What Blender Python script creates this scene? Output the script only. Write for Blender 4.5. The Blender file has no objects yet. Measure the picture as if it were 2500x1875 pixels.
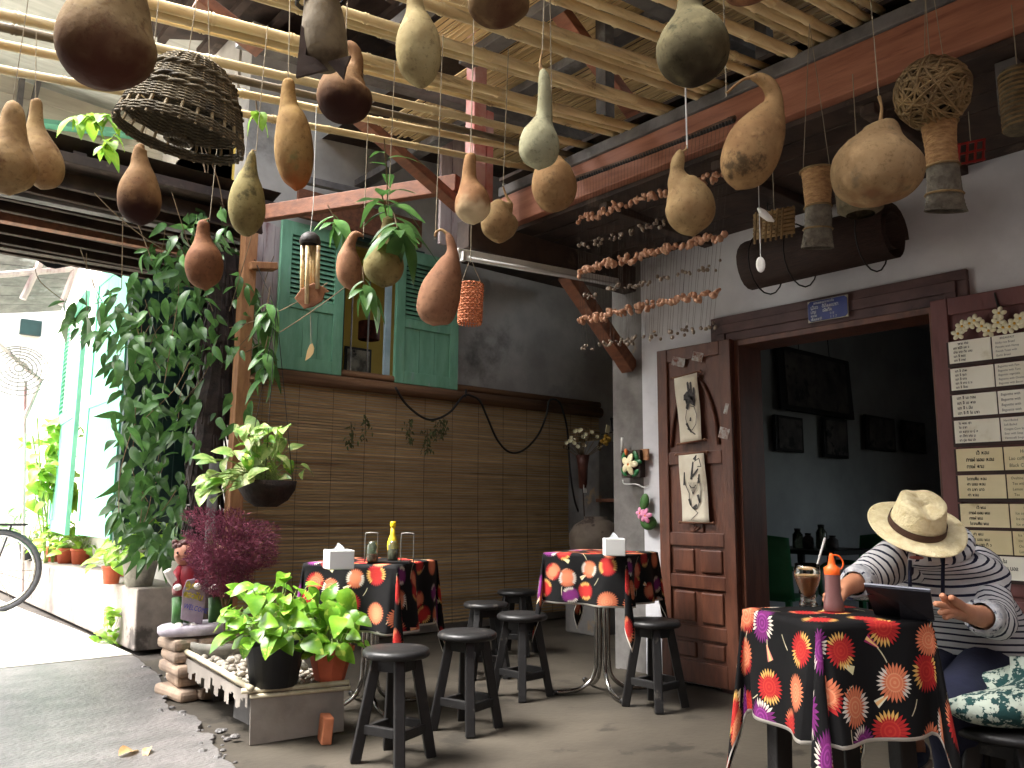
import bpy, bmesh, math, random
from mathutils import Vector, Matrix, Euler
R = math.radians
rnd = random.Random(7)
scene = bpy.context.scene
COL = scene.collection
# ------------------------------------------------------------------ camera, world, sun, exposure
CAM_Z, HEAD, PITCH, ROLL = 1.0, R(40.5), R(8.55), R(0.5)
FPX = 2000.0
_f0 = Vector((math.sin(HEAD), math.cos(HEAD), 0)); _r0 = Vector((math.cos(HEAD), -math.sin(HEAD), 0)); _z = Vector((0, 0, 1))
CF = _f0*math.cos(PITCH) + _z*math.sin(PITCH); _u = _z*math.cos(PITCH) - _f0*math.sin(PITCH)
CR = _r0*math.cos(ROLL) + _u*math.sin(ROLL); CU = _u*math.cos(ROLL) - _r0*math.sin(ROLL)
CC = Vector((0, 0, CAM_Z))
cam = bpy.data.cameras.new('camera'); camo = bpy.data.objects.new('camera', cam); COL.objects.link(camo)
cam.sensor_width = 36; cam.lens = 36*FPX/2500; cam.clip_end = 500; cam.clip_start = 0.05
mw = Matrix((CR, CU, -CF)).transposed().to_4x4(); mw.translation = CC
camo.matrix_world = mw; scene.camera = camo
SUN_EL, SUN_AZ = R(58), R(-62)          # the bright overcast side of the sky: over the alley
w = bpy.data.worlds.new('World'); scene.world = w; w.use_nodes = True
nt = w.node_tree; nt.nodes.clear()
sky = nt.nodes.new('ShaderNodeTexSky'); sky.sky_type = 'NISHITA'; sky.sun_disc = False
sky.sun_elevation = SUN_EL; sky.sun_rotation = SUN_AZ; sky.dust_density = 6; sky.air_density = 1.3; sky.ozone_density = 1
hs = nt.nodes.new('ShaderNodeHueSaturation'); hs.inputs['Saturation'].default_value = 0.42
bg = nt.nodes.new('ShaderNodeBackground'); bg.inputs['Strength'].default_value = 0.15
wo = nt.nodes.new('ShaderNodeOutputWorld')
nt.links.new(sky.outputs[0], hs.inputs['Color']); nt.links.new(hs.outputs[0], bg.inputs[0]); nt.links.new(bg.outputs[0], wo.inputs[0])
sun = bpy.data.lights.new('sun', 'SUN'); sun.energy = 1.2; sun.angle = R(25); sun.color = (1, .99, .97)
suno = bpy.data.objects.new('sun', sun); COL.objects.link(suno)
sd = Vector((math.sin(SUN_AZ)*math.cos(SUN_EL), math.cos(SUN_AZ)*math.cos(SUN_EL), math.sin(SUN_EL)))
suno.rotation_euler = sd.to_track_quat('Z', 'Y').to_euler(); suno.location = (-6, 4, 9)
scene.view_settings.view_transform = 'Standard'; scene.view_settings.look = 'None'
scene.view_settings.exposure = 3.2; scene.view_settings.gamma = 1.0
scene.view_settings.use_curve_mapping = False
scene.cycles.max_bounces = 8; scene.cycles.diffuse_bounces = 5; scene.cycles.glossy_bounces = 3; scene.cycles.transmission_bounces = 6
scene.cycles.use_denoising = True; scene.cycles.sample_clamp_indirect = 6
# ------------------------------------------------------------------ helpers
def at(u, v, X=None, Y=None, Z=None, d=None):
    """point of the place seen at photo position (u, v) on a known wall plane, level or distance"""
    r = CF + CR*((u-1250)/FPX) - CU*((v-937.5)/FPX)
    t = X/r.x if X is not None else Y/r.y if Y is not None else (Z-CAM_Z)/r.z if Z is not None else d
    return CC + r*t
def S(r, g, b):
    f = lambda c: ((c/255+.055)/1.055)**2.4 if c > 10 else c/255/12.92
    return (f(r), f(g), f(b), 1)
def V(*a): return Vector(a)
class MB:
    def __init__(s): s.v = []; s.f = []; s.m = []; s.uv = {}
    def add(s, vs, fs, mi=0):
        o = len(s.v); s.v += [Vector(p) for p in vs]
        for f in fs: s.f.append([i+o for i in f]); s.m.append(mi)
        return s
    def box(s, c, d, M=None, mi=0, tap=1.0):
        c = Vector(c); vs = []
        for z in (-1, 1):
            k = tap if z > 0 else 1
            for x, y in ((-1, -1), (1, -1), (1, 1), (-1, 1)):
                p = Vector((x*d[0]/2*k, y*d[1]/2*k, z*d[2]/2))
                vs.append(c + (M @ p if M else p))
        return s.add(vs, [(3, 2, 1, 0), (4, 5, 6, 7), (0, 1, 5, 4), (1, 2, 6, 5), (2, 3, 7, 6), (3, 0, 4, 7)], mi)
    def bar(s, a, b, w, h, up=(0, 0, 1), mi=0):
        a, b = Vector(a), Vector(b); z = (b-a); L = z.length; z = z.normalized()
        up = Vector(up)
        if abs(z.dot(up)) > .98: up = Vector((0, 1, 0))
        x = up.cross(z).normalized(); y = z.cross(x)
        return s.box((a+b)/2, (w, h, L), Matrix((x, y, z)).transposed(), mi)
    def tube(s, pts, rad, n=8, caps=True, mi=0, flat=1.0):
        pts = [Vector(p) for p in pts]; k = len(pts)
        if not hasattr(rad, '__len__'): rad = [rad]*k
        o = len(s.v); t0 = (pts[1]-pts[0]).normalized()
        a = t0.orthogonal().normalized()
        for i, p in enumerate(pts):
            t = (pts[min(i+1, k-1)]-pts[max(i-1, 0)])
            t = t.normalized() if t.length > 1e-9 else t0
            a = a - t*a.dot(t)
            a = a.normalized() if a.length > 1e-6 else t.orthogonal().normalized()
            b = t.cross(a)
            for j in range(n):
                q = 2*math.pi*j/n
                s.v.append(p + (a*math.cos(q) + b*math.sin(q)*flat)*rad[i])
        for i in range(k-1):
            for j in range(n):
                s.f.append([o+i*n+j, o+i*n+(j+1) % n, o+(i+1)*n+(j+1) % n, o+(i+1)*n+j]); s.m.append(mi)
        if caps:
            s.f.append([o+j for j in reversed(range(n))]); s.m.append(mi)
            s.f.append([o+(k-1)*n+j for j in range(n)]); s.m.append(mi)
        return s
    def lathe(s, prof, n=16, M=None, mi=0, c=(0, 0, 0), caps=False, sy=1.0):
        o = len(s.v); c = Vector(c)
        for r, z in prof:
            for j in range(n):
                q = 2*math.pi*j/n; p = Vector((r*math.cos(q), r*math.sin(q)*sy, z))
                s.v.append(c + (M @ p if M else p))
        for i in range(len(prof)-1):
            for j in range(n):
                s.f.append([o+i*n+j, o+i*n+(j+1) % n, o+(i+1)*n+(j+1) % n, o+(i+1)*n+j]); s.m.append(mi)
        if caps:
            s.f.append([o+j for j in reversed(range(n))]); s.m.append(mi)
            e = o+(len(prof)-1)*n; s.f.append([e+j for j in range(n)]); s.m.append(mi)
        return s
    def ell(s, c, r, n=10, k=6, M=None, mi=0):
        prof = [(max(1e-4, math.sin(math.pi*i/k)), -math.cos(math.pi*i/k)) for i in range(k+1)]
        o = len(s.v); s.lathe(prof, n, None, mi)
        for i in range(o, len(s.v)):
            p = Vector((s.v[i].x*r[0], s.v[i].y*r[1], s.v[i].z*r[2])); s.v[i] = Vector(c) + (M @ p if M else p)
        return s
    def prism(s, poly, th, M, mi=0):
        """poly 2D points, extruded th along local z, M is 4x4"""
        n = len(poly); vs = [M @ Vector((x, y, 0)) for x, y in poly] + [M @ Vector((x, y, th)) for x, y in poly]
        fs = [list(reversed(range(n))), list(range(n, 2*n))] + [[i, (i+1) % n, n+(i+1) % n, n+i] for i in range(n)]
        return s.add(vs, fs, mi)
    def grid(s, fn, nu, nv, uvfn=None, mi=0):
        o = len(s.v)
        for j in range(nv+1):
            for i in range(nu+1):
                s.v.append(Vector(fn(i/nu, j/nv)))
                if uvfn: s.uv[len(s.v)-1] = uvfn(i/nu, j/nv)
        for j in range(nv):
            for i in range(nu):
                a = o+j*(nu+1)+i; s.f.append([a, a+1, a+nu+2, a+nu+1]); s.m.append(mi)
        return s
    def mesh(s, name, mats, smooth=False, org=None):
        me = bpy.data.meshes.new(name)
        vs = [v-org for v in s.v] if org is not None else s.v
        me.from_pydata([tuple(v) for v in vs], [], s.f)
        if not isinstance(mats, (list, tuple)): mats = [mats]
        for m in mats: me.materials.append(m)
        if len(mats) > 1: me.polygons.foreach_set('material_index', s.m)
        if smooth: me.polygons.foreach_set('use_smooth', [True]*len(me.polygons))
        if s.uv:
            ul = me.uv_layers.new(name='UVMap')
            for l in me.loops: ul.data[l.index].uv = s.uv.get(l.vertex_index, (0, 0))
        me.update(); return me
    def build(s, name, mats, parent=None, smooth=False, bevel=0, local=False):
        org = None
        if parent is not None and not local: org = ORG.get(parent.name)
        o = bpy.data.objects.new(name, s.mesh(name, mats, smooth, org)); COL.objects.link(o)
        if parent is not None:
            o.parent = parent; ORG[o.name] = ORG.get(parent.name)
        if bevel:
            b = o.modifiers.new('bevel', 'BEVEL'); b.width = bevel; b.segments = 2; b.limit_method = 'ANGLE'
        return o
ORG = {}
def tag(o, label=None, cat=None, group=None, kind=None):
    if label: o['label'] = label
    if cat: o['category'] = cat
    if group: o['group'] = group
    if kind: o['kind'] = kind
    return o
def thing(name, loc, label, cat, group=None, rz=0):
    o = bpy.data.objects.new(name, None); COL.objects.link(o); o.location = loc; o.rotation_euler.z = rz
    o.empty_display_size = .05; ORG[o.name] = Vector(loc)
    return tag(o, label, cat, group)
def linked(name, me, parent, M):
    """one more object on shared mesh data, M = world matrix"""
    o = bpy.data.objects.new(name, me); COL.objects.link(o)
    if parent is not None:
        o.parent = parent; M = Matrix.Translation(-ORG[parent.name]) @ M
    o.matrix_basis = M
    return o
def copy_tree(o, parent=None):
    c = o.copy(); COL.objects.link(c)
    if parent is not None: c.parent = parent
    for ch in list(o.children): copy_tree(ch, c)
    return c
def frame(x, y, z, o): 
    m = Matrix((Vector(x), Vector(y), Vector(z))).transposed().to_4x4(); m.translation = Vector(o); return m
def look(o, zdir, up=(0, 0, 1)):
    """matrix at o with local z along zdir and local y near up"""
    z = Vector(zdir).normalized(); up = Vector(up)
    if abs(z.dot(up)) > .99: up = Vector((0, 1, 0))
    x = up.cross(z).normalized(); return frame(x, z.cross(x), z, o)
def arc(p, n=12):
    """smooth curve through points (Catmull-Rom)"""
    p = [Vector(q) for q in p]; out = []; P = [p[0]*2-p[1]] + p + [p[-1]*2-p[-2]]
    for i in range(1, len(P)-2):
        for k in range(n):
            t = k/n; a, b, c, d = P[i-1], P[i], P[i+1], P[i+2]
            out.append(.5*((2*b)+(c-a)*t+(2*a-5*b+4*c-d)*t*t+(3*b-a-3*c+d)*t**3))
    return out + [p[-1]]
def sag(a, b, s, n=14):
    a, b = Vector(a), Vector(b)
    return [a.lerp(b, i/n) - Vector((0, 0, s*4*(i/n)*(1-i/n))) for i in range(n+1)]
# ------------------------------------------------------------------ materials
def mat(name, c1, c2=None, scale=6, rough=.75, bump=0, bscale=None, detail=5, stretch=(1, 1, 1), c3=None, c3amt=.5, c3scale=1.5,
        c3edge=.08, rv=0.0, metal=0, spec=.4, trans=0, ior=1.45, sss=0, coat=0, world=False, emit=0, tl=0, wave=None):
    m = bpy.data.materials.new(name); m.use_nodes = True; t = m.node_tree; N = t.nodes; L = t.links
    b = N['Principled BSDF']; b.inputs['Roughness'].default_value = rough; b.inputs['Metallic'].default_value = metal
    b.inputs['Specular IOR Level'].default_value = spec; b.inputs['IOR'].default_value = ior
    b.inputs['Transmission Weight'].default_value = trans; b.inputs['Coat Weight'].default_value = coat
    def nn(ty, **k):
        n = N.new(ty)
        for a, v in k.items(): setattr(n, a, v)
        return n
    if world: co = nn('ShaderNodeNewGeometry').outputs['Position']
    else: co = nn('ShaderNodeTexCoord').outputs['Object']
    mp = nn('ShaderNodeMapping'); mp.inputs['Scale'].default_value = stretch; L.new(co, mp.inputs[0])
    oi = nn('ShaderNodeObjectInfo')
    if not world:
        ad = nn('ShaderNodeVectorMath', operation='SCALE'); cb = nn('ShaderNodeCombineXYZ')
        for k in range(3): L.new(oi.outputs['Random'], cb.inputs[k])
        ad.inputs['Scale'].default_value = 37; L.new(cb.outputs[0], ad.inputs[0])
        va = nn('ShaderNodeVectorMath', operation='ADD'); L.new(mp.outputs[0], va.inputs[0]); L.new(ad.outputs[0], va.inputs[1]); vec = va.outputs[0]
    else: vec = mp.outputs[0]
    n1 = nn('ShaderNodeTexNoise'); n1.inputs['Scale'].default_value = scale; n1.inputs['Detail'].default_value = detail
    n1.inputs['Roughness'].default_value = .6; L.new(vec, n1.inputs['Vector'])
    def mix(f, a, bb):
        x = nn('ShaderNodeMix', data_type='RGBA')
        for sock, val in ((x.inputs[0], f), (x.inputs[6], a), (x.inputs[7], bb)):
            if isinstance(val, (tuple, list, float, int)): sock.default_value = val
            else: L.new(val, sock)
        return x.outputs[2]
    def ramp(fac, a, bb):
        r = nn('ShaderNodeMapRange'); r.inputs[1].default_value = a; r.inputs[2].default_value = bb
        r.interpolation_type = 'SMOOTHSTEP'; L.new(fac, r.inputs[0]); return r.outputs[0]
    col = mix(ramp(n1.outputs['Fac'], .3, .7), c1, c2 if c2 else tuple(x*.82 for x in c1[:3])+(1,))
    if c3:
        n3 = nn('ShaderNodeTexNoise'); n3.inputs['Scale'].default_value = c3scale; n3.inputs['Detail'].default_value = 6
        n3.inputs['Roughness'].default_value = .65; L.new(vec, n3.inputs['Vector'])
        e = 1-c3amt; e = .38+.26*e
        col = mix(ramp(n3.outputs['Fac'], e, e+c3edge), col, c3)
    if rv:
        h = nn('ShaderNodeHueSaturation'); L.new(col, h.inputs['Color'])
        r = nn('ShaderNodeMapRange'); r.inputs[3].default_value = 1-rv; r.inputs[4].default_value = 1+rv
        L.new(oi.outputs['Random'], r.inputs[0]); L.new(r.outputs[0], h.inputs['Value']); col = h.outputs[0]
    L.new(col, b.inputs['Base Color'])
    if bump:
        nb = nn('ShaderNodeTexNoise'); nb.inputs['Scale'].default_value = bscale or scale*4; nb.inputs['Detail'].default_value = 6
        L.new(vec, nb.inputs['Vector']); bp = nn('ShaderNodeBump'); bp.inputs['Strength'].default_value = bump; bp.inputs['Distance'].default_value = .01
        L.new(nb.outputs['Fac'], bp.inputs['Height']); L.new(bp.outputs[0], b.inputs['Normal'])
    if emit:
        L.new(col, b.inputs['Emission Color']); b.inputs['Emission Strength'].default_value = emit
    if tl:   # leaves, paper, cloth: light comes through
        tr = nn('ShaderNodeBsdfTranslucent'); L.new(col, tr.inputs[0]); ms = nn('ShaderNodeMixShader'); ms.inputs[0].default_value = tl
        L.new(b.outputs[0], ms.inputs[1]); L.new(tr.outputs[0], ms.inputs[2]); L.new(ms.outputs[0], N['Material Output'].inputs[0])
    m['_c'] = 1
    return m
# ------------------------------------------------------------------ palette
m_white = mat('white_plaster', S(205, 205, 208), S(188, 188, 192), 3, .85, .15, 30, c3=S(138, 134, 128), c3amt=.22, c3scale=1.6, c3edge=.2, world=True)
m_grey = mat('grey_render', S(186, 182, 176), S(154, 150, 144), 1.6, .9, .25, 25, c3=S(92, 88, 84), c3amt=.42, c3scale=1.1, c3edge=.22, world=True)
m_pillar = mat('bare_cement', S(120, 117, 114), S(92, 89, 86), 4, .9, .3, 30, c3=S(140, 120, 95), c3amt=.12, c3scale=3, world=True)
m_floor = mat('patio_cement', S(73, 67, 58), S(56, 51, 44), 1.7, .6, .2, 30, c3=S(48, 44, 38), c3amt=.27, c3scale=3.2, c3edge=.06, world=True, spec=.35)
m_slab = mat('rough_slab', S(108, 104, 102), S(84, 82, 80), 7, .46, .7, 45, stretch=(.8, 1.2, 1), c3=S(106, 94, 91), c3amt=.35, c3scale=1.4, c3edge=.25, world=True, spec=.5)
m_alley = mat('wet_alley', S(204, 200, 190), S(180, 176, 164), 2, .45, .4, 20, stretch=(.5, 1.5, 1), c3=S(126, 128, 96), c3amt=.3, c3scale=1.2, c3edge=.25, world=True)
m_bamboo = mat('bamboo', S(222, 202, 156), S(196, 170, 124), 9, .42, .12, 30, stretch=(.35, 3, 3), c3=S(112, 86, 58), c3amt=.36, c3scale=4, c3edge=.16, rv=.24, spec=.45)
m_bamboo_grey = mat('old_bamboo', S(120, 108, 88), S(84, 74, 60), 9, .7, .2, 30, stretch=(.4, 3, 3), rv=.1)
m_red = mat('red_oxide_beam', S(160, 106, 82), S(134, 86, 66), 5, .6, .2, 40, stretch=(1, .6, 6), c3=S(96, 52, 42), c3amt=.25, c3scale=2.5, c3edge=.2, world=True)
m_brown = mat('brown_timber', S(128, 82, 58), S(98, 62, 45), 7, .65, .2, 30, stretch=(4, 1, 4), c3=S(70, 46, 36), c3amt=.3, c3scale=2, c3edge=.2, world=True)
m_darkwood = mat('dark_timber', S(70, 55, 47), S(45, 36, 32), 6, .75, .25, 30, c3=S(88, 74, 64), c3amt=.2, c3scale=3, world=True)
m_greywood = mat('weathered_timber', S(112, 108, 106), S(80, 77, 76), 7, .8, .25, 30, c3=S(140, 140, 142), c3amt=.2, world=True)
m_tan = mat('tan_timber', S(168, 122, 84), S(140, 98, 66), 8, .65, .2, 30, stretch=(4, 4, 1), world=True)
m_paleboard = mat('pale_paint_board', S(190, 176, 172), S(156, 138, 138), 4, .75, .25, 25, stretch=(3, 3, .6), c3=S(128, 92, 92), c3amt=.25, c3scale=2, c3edge=.1, world=True)
m_frame = mat('purple_brown_frame', S(92, 70, 68), S(70, 52, 52), 6, .6, .2, 30, c3=S(48, 36, 36), c3amt=.3, c3scale=3, world=True)
m_door = mat('red_brown_door', S(102, 62, 45), S(76, 45, 33), 5, .45, .2, 30, stretch=(4, 4, .8), c3=S(66, 34, 28), c3amt=.35, c3scale=2, c3edge=.25, world=True, spec=.5)
m_door2 = mat('worn_purple_door', S(112, 72, 70), S(90, 54, 52), 3, .5, .15, 30, stretch=(3, 3, .8), c3=S(104, 82, 92), c3amt=.3, c3scale=3, c3edge=.2, world=True)
m_teal = mat('teal_paint', S(126, 178, 146), S(106, 156, 126), 5, .6, .2, 40, stretch=(3, 3, .7), c3=S(140, 168, 156), c3amt=.16, c3scale=4, c3edge=.12, world=True)
m_teal_dk = mat('dark_teal_and_shade', S(34, 62, 58), S(26, 48, 46), 4, .5, .1, world=True)  # own dark teal, plus shade put into the colour of one lane leaf
m_yellow = mat('yellow_wall', S(176, 152, 66), S(158, 134, 56), 2, .8, world=True)
m_black = mat('black_paint', S(30, 29, 29), S(22, 21, 21), 8, .45, .15, 50, rv=.1, c3=S(66, 62, 58), c3amt=.06, c3scale=9, c3edge=.05)
m_iron = mat('iron_bar', S(140, 138, 132), S(110, 106, 100), 20, .45, metal=.7)
m_chrome = mat('chrome_tube', S(190, 188, 182), S(150, 148, 142), 20, .2, metal=1)
m_string = mat('string', S(150, 140, 120), rough=.9)
m_wire = mat('pale_wire', S(205, 205, 200), rough=.5)
m_cable = mat('black_cable', S(28, 26, 25), rough=.5)
m_room = mat('dim_room_wall', S(160, 165, 164), S(140, 145, 144), 2, .85, world=True)
m_ink = mat('ink', S(34, 32, 32), rough=.8)
# ------------------------------------------------------------------ ground
bm = MB(); bm.add([(-60, -60, -.04), (60, -60, -.04), (60, 60, -.04), (-60, 60, -.04)], [(0, 1, 2, 3)])
tag(bm.build('ground', mat('damp_earth', S(70, 64, 58), S(52, 48, 44), 3, .9, .3, 20, world=True)), kind='structure')
def patch(poly, z0, z1, name, m, bev=0):
    b = MB(); b.prism(poly, z1-z0, Matrix.Translation((0, 0, z0))); o = b.build(name, m, bevel=bev); return tag(o, kind='structure')
patch([(1.2, -6), (7, -6), (7, 5.7), (1.2, 5.7)], -.035, 0, 'patio_floor', m_floor)
# the rough slab of the lane, its edge broken towards the patio
edge = [(1.30, 1.2), (1.34, 2.2), (1.33, 3.02), (1.36, 3.35), (1.40, 3.56), (1.46, 3.66), (1.40, 3.74), (1.475, 3.86), (1.50, 4.02), (1.44, 4.2), (1.49, 4.42), (1.53, 4.62), (1.60, 4.8), (1.66, 5.05), (1.70, 5.4), (1.74, 5.84)]
jag = []
for (a, b), (c, d) in zip(edge[:-1], edge[1:]):
    for k in range(5):
        t = k/5; jag.append((a+(c-a)*t+rnd.uniform(-.009, .009), b+(d-b)*t))
jag.append(edge[-1])
patch([(-14, -6), (1.25, -6)] + jag + [(-14, 5.84)], -.036, .022, 'lane_slab', m_slab, .004)
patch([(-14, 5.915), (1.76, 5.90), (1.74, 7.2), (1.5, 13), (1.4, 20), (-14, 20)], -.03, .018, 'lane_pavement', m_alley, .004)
# crumbled concrete along the slab edge
cr = MB()
for i in range(70):
    e = edge[rnd.randint(2, 14)]; f = rnd.uniform(.006, .022)
    cr.ell((e[0]+rnd.uniform(-.05, .05), e[1]+rnd.uniform(-.12, .12), .022 if rnd.random() < .4 else f*.3), (f, f*rnd.uniform(.6, 1.3), f*.55), 6, 4, Euler((0, 0, rnd.random()*6)).to_matrix())
tag(cr.build('rubble', m_slab), 'crumbled concrete bits along the broken slab edge', 'rubble', kind='stuff')
# ------------------------------------------------------------------ the cafe house on the right (door wall X = 4)
XD = 4.0
house = thing('cafe_house', (4.2, 2.0, 0), 'white walled cafe house with carved double doors and dark overhanging upper floor', 'house')
D0, D1, DZ = 1.57, 2.70, 1.965     # door opening
w_ = MB()
w_.box((XD+.1, (D1+3.4)/2, 1.5), (.2, 3.4-D1, 3.0)); w_.box((XD+.1, (D0-5)/2, 1.5), (.2, D0+5, 3.0)); w_.box((XD+.1, (D0+D1)/2, (DZ+3)/2), (.2, D1-D0-.0, 3-DZ))
w_.build('wall', m_white, house)
p_ = MB(); p_.box((XD+.14, 3.53, 1.5), (.27, .255, 3.0)); p_.build('pillar', m_pillar, house)
# door surround
def rail(b, a, c, w, dp, x):      # flat bar on the wall plane between two (y,z) points
    b.bar((x, a[0], a[1]), (x, c[0], c[1]), w, dp, up=(1, 0, 0))
fr = MB()
for k, (off, wd, pr) in enumerate(((.12, .05, .030), (.07, .055, .042), (.018, .05, .030))):
    x = XD - pr/2
    fr.box((x, (D0+D1)/2, DZ+off), (pr, D1-D0+2*off+wd, wd)); 
    for yy, sg in ((D1, 1), (D0, -1)): fr.box((x, yy+sg*off, (DZ+off-wd/2)/2), (pr, wd, DZ+off-wd/2))
fr.build('door_frame', m_frame, house, bevel=.004)
jb = MB()
for yy in (D0, D1): jb.box((XD+.09, yy+(.012 if yy == D0 else -.012), DZ/2), (.23, .05, DZ))
jb.box((XD+.09, (D0+D1)/2, DZ-.018), (.225, D1-D0-.06, .04)); jb.build('jamb', m_door, house, bevel=.004)
# dim room behind the opening
rm = MB(); x0, x1, y0, y1, zc = 4.2, 9.4, .3, 3.62, 2.9
rm.add([(x1, y0, 0), (x1, y1, 0), (x1, y1, zc), (x1, y0, zc)], [(0, 1, 2, 3)])
rm.add([(x0, y1, 0), (x1, y1, 0), (x1, y1, zc), (x0, y1, zc)], [(0, 1, 2, 3)]); [rm.add([(a_, y0, c_), (b_2, y0, c_), (b_2, y0, d_), (a_, y0, d_)], [(0, 1, 2, 3)]) for a_, b_2, c_, d_ in ((x0, 6.3, 0, zc), (7.6, x1, 0, zc), (6.3, 7.6, 0, 1.2), (6.3, 7.6, 2.1, zc))]  # opening in the unseen side wall, added to brighten the room
rm.add([(x0, y0, zc), (x1, y0, zc), (x1, y1, zc), (x0, y1, zc)], [(0, 1, 2, 3)]); rm.build('room_wall', m_room, house)
tag(patch([(4.0, .3), (9.4, .3), (9.4, 3.62), (4.0, 3.62)], 0, .006, 'room_floor', m_floor), kind='structure')
# overhang: soffit joists and boards, red beam, cantilever, brace
so = MB()
for i in range(7): so.box((3.0+.10+i*.145, 0, 2.62+rnd.uniform(-.004, .004)), (.138, 7.3, .024))
so.box((4.6, 1.7, 3.05), (1.2, 7.3, .05)); so.box((3.5, 0, 2.96), (1.0, 7.3, .02)); so.build('soffit', m_darkwood, house)
for i in range(9):
    j = MB(); j.box((3.53, -2.9+i*.72, 2.585), (.93, .06, .045)); j.build('joist', m_darkwood, house, bevel=.005)
b_ = MB(); b_.bar((3.02, -3.4, 2.735), (3.02, 3.62, 2.735), .19, .075, up=(1, 0, 0)); b_.build('red_beam', m_red, house, bevel=.006)
b_ = MB(); b_.bar((3.02, -3.4, 2.862), (3.02, 3.62, 2.862), .06, .10, up=(1, 0, 0)); b_.build('wall_plate', m_greywood, house, bevel=.005)
b_ = MB(); b_.bar((4.05, 3.5, 2.49), (2.62, 3.5, 2.49), .17, .11, up=(0, 1, 0)); b_.build('cantilever', m_darkwood, house, bevel=.006)
b_ = MB(); b_.bar((4.0, 3.5, 1.9), (3.42, 3.5, 2.42), .085, .095, up=(0, 1, 0)); b_.build('brace', m_brown, house, bevel=.005)
b_ = MB(); b_.box((2.70, 3.5, 3.15), (.085, .085, 1.3)); b_.box((2.80, 3.52, 2.9), (.05, .06, .75)); b_.build('post', mat('faded_red_post', S(190, 108, 100), S(208, 170, 168), 5, .7, .2, 30, world=True), house, bevel=.004)
# upper storey: pale vertical boards
for i in range(4):
    b = MB(); q0 = at(1082+i*27, 120, Y=4.55); q1 = at(1082+(i+1)*27-2, 120, Y=4.55)
    b.box(((q0.x+q1.x)/2, 4.55, 3.62+rnd.uniform(-.03, .03)), (q1.x-q0.x, .025, 1.55)); b.build('board', m_paleboard, house)
# ------------------------------------------------------------------ the neighbour house at the back (wall Y = 5.6)
YB = 5.6
back = thing('neighbour_house', (3.5, 5.7, 0), 'grey rendered house wall with green shuttered window above a bamboo blind', 'house')
wx0, wx1, wz0, wz1 = 2.99, 3.76, 1.95, 3.12
w_ = MB()
w_.box(((2.2+wx0)/2, YB+.1, 2.3), (wx0-2.2, .2, 4.6)); w_.box(((wx1+7)/2, YB+.1, 2.3), (7-wx1, .2, 4.6))
w_.box(((wx0+wx1)/2, YB+.1, wz0/2), (wx1-wx0, .2, wz0)); w_.box(((wx0+wx1)/2, YB+.1, (wz1+4.6)/2), (wx1-wx0, .2, 4.6-wz1))
w_.build('wall', m_grey, back)
# end wall beyond the pillar and the side wall on the lane
w_ = MB(); w_.box((6.35, 4.66, 2.3), (.2, 1.9, 4.6)); w_.build('end_wall', m_grey, back)
for i in range(4):
    b = MB(); b.box((2.235+i*.085, YB-.012, 2.45+rnd.uniform(-.01, .01)), (.082, .02, 1.2)); b.build('plank', m_paleboard, back)

# ------------------------------------------------------------------ unseen blocks added to cut the light: across the lane and behind the seats
oh = thing('lane_light_block', (-3.4, 0, 0), 'unseen dark block across the lane, added to cut sky light', 'house')
w_ = MB(); w_.box((-3.1, -.5, 2.6), (2.0, 13, 5.2)); w_.build('wall', m_darkwood, oh); w_ = MB(); w_.bar((-3.5, -7, 5.3), (-3.5, 6, 5.3), 2.9, .12, up=(1, 0, 0)); w_.build('roof', m_darkwood, oh)
sh_ = thing('rear_light_block', (1.5, -4.2, 0), 'unseen wall behind the seating, added to cut the light', 'house')
w_ = MB(); w_.box((2.0, -4.3, 2.0), (9, .4, 4.0)); w_.build('wall', m_brown, sh_)
# window of the neighbour house: frame, bars, sill, two green shutters, the yellow room
wf = MB()
for x in (wx0+.02, wx1-.02): wf.box((x, YB-.0, (wz0+wz1)/2), (.04, .10, wz1-wz0))
wf.box(((wx0+wx1)/2, YB, wz1-.02), (wx1-wx0-.082, .098, .04)); wf.build('window_frame', m_teal_dk, back)
wf = MB(); wf.box((3.43, YB-.03, (wz0+wz1)/2-.02), (.05, .03, wz1-wz0-.08)); wf.build('casement_edge', mat('pale_blue_paint', S(178, 198, 205), S(150, 172, 180), 6, .6, world=True), back)
wf = MB(); wf.box(((wx0+wx1)/2-.06, YB-.045, wz0-.03), (1.3, .09, .06)); wf.build('sill', m_darkwood, back, bevel=.005)
for i in range(4):
    b = MB(); x = wx0+.15+i*.15; b.tube([(x, YB+.03, wz0), (x, YB+.03, wz1-.04)], .0065, 6); b.build('window_bar', m_iron, back)
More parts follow.
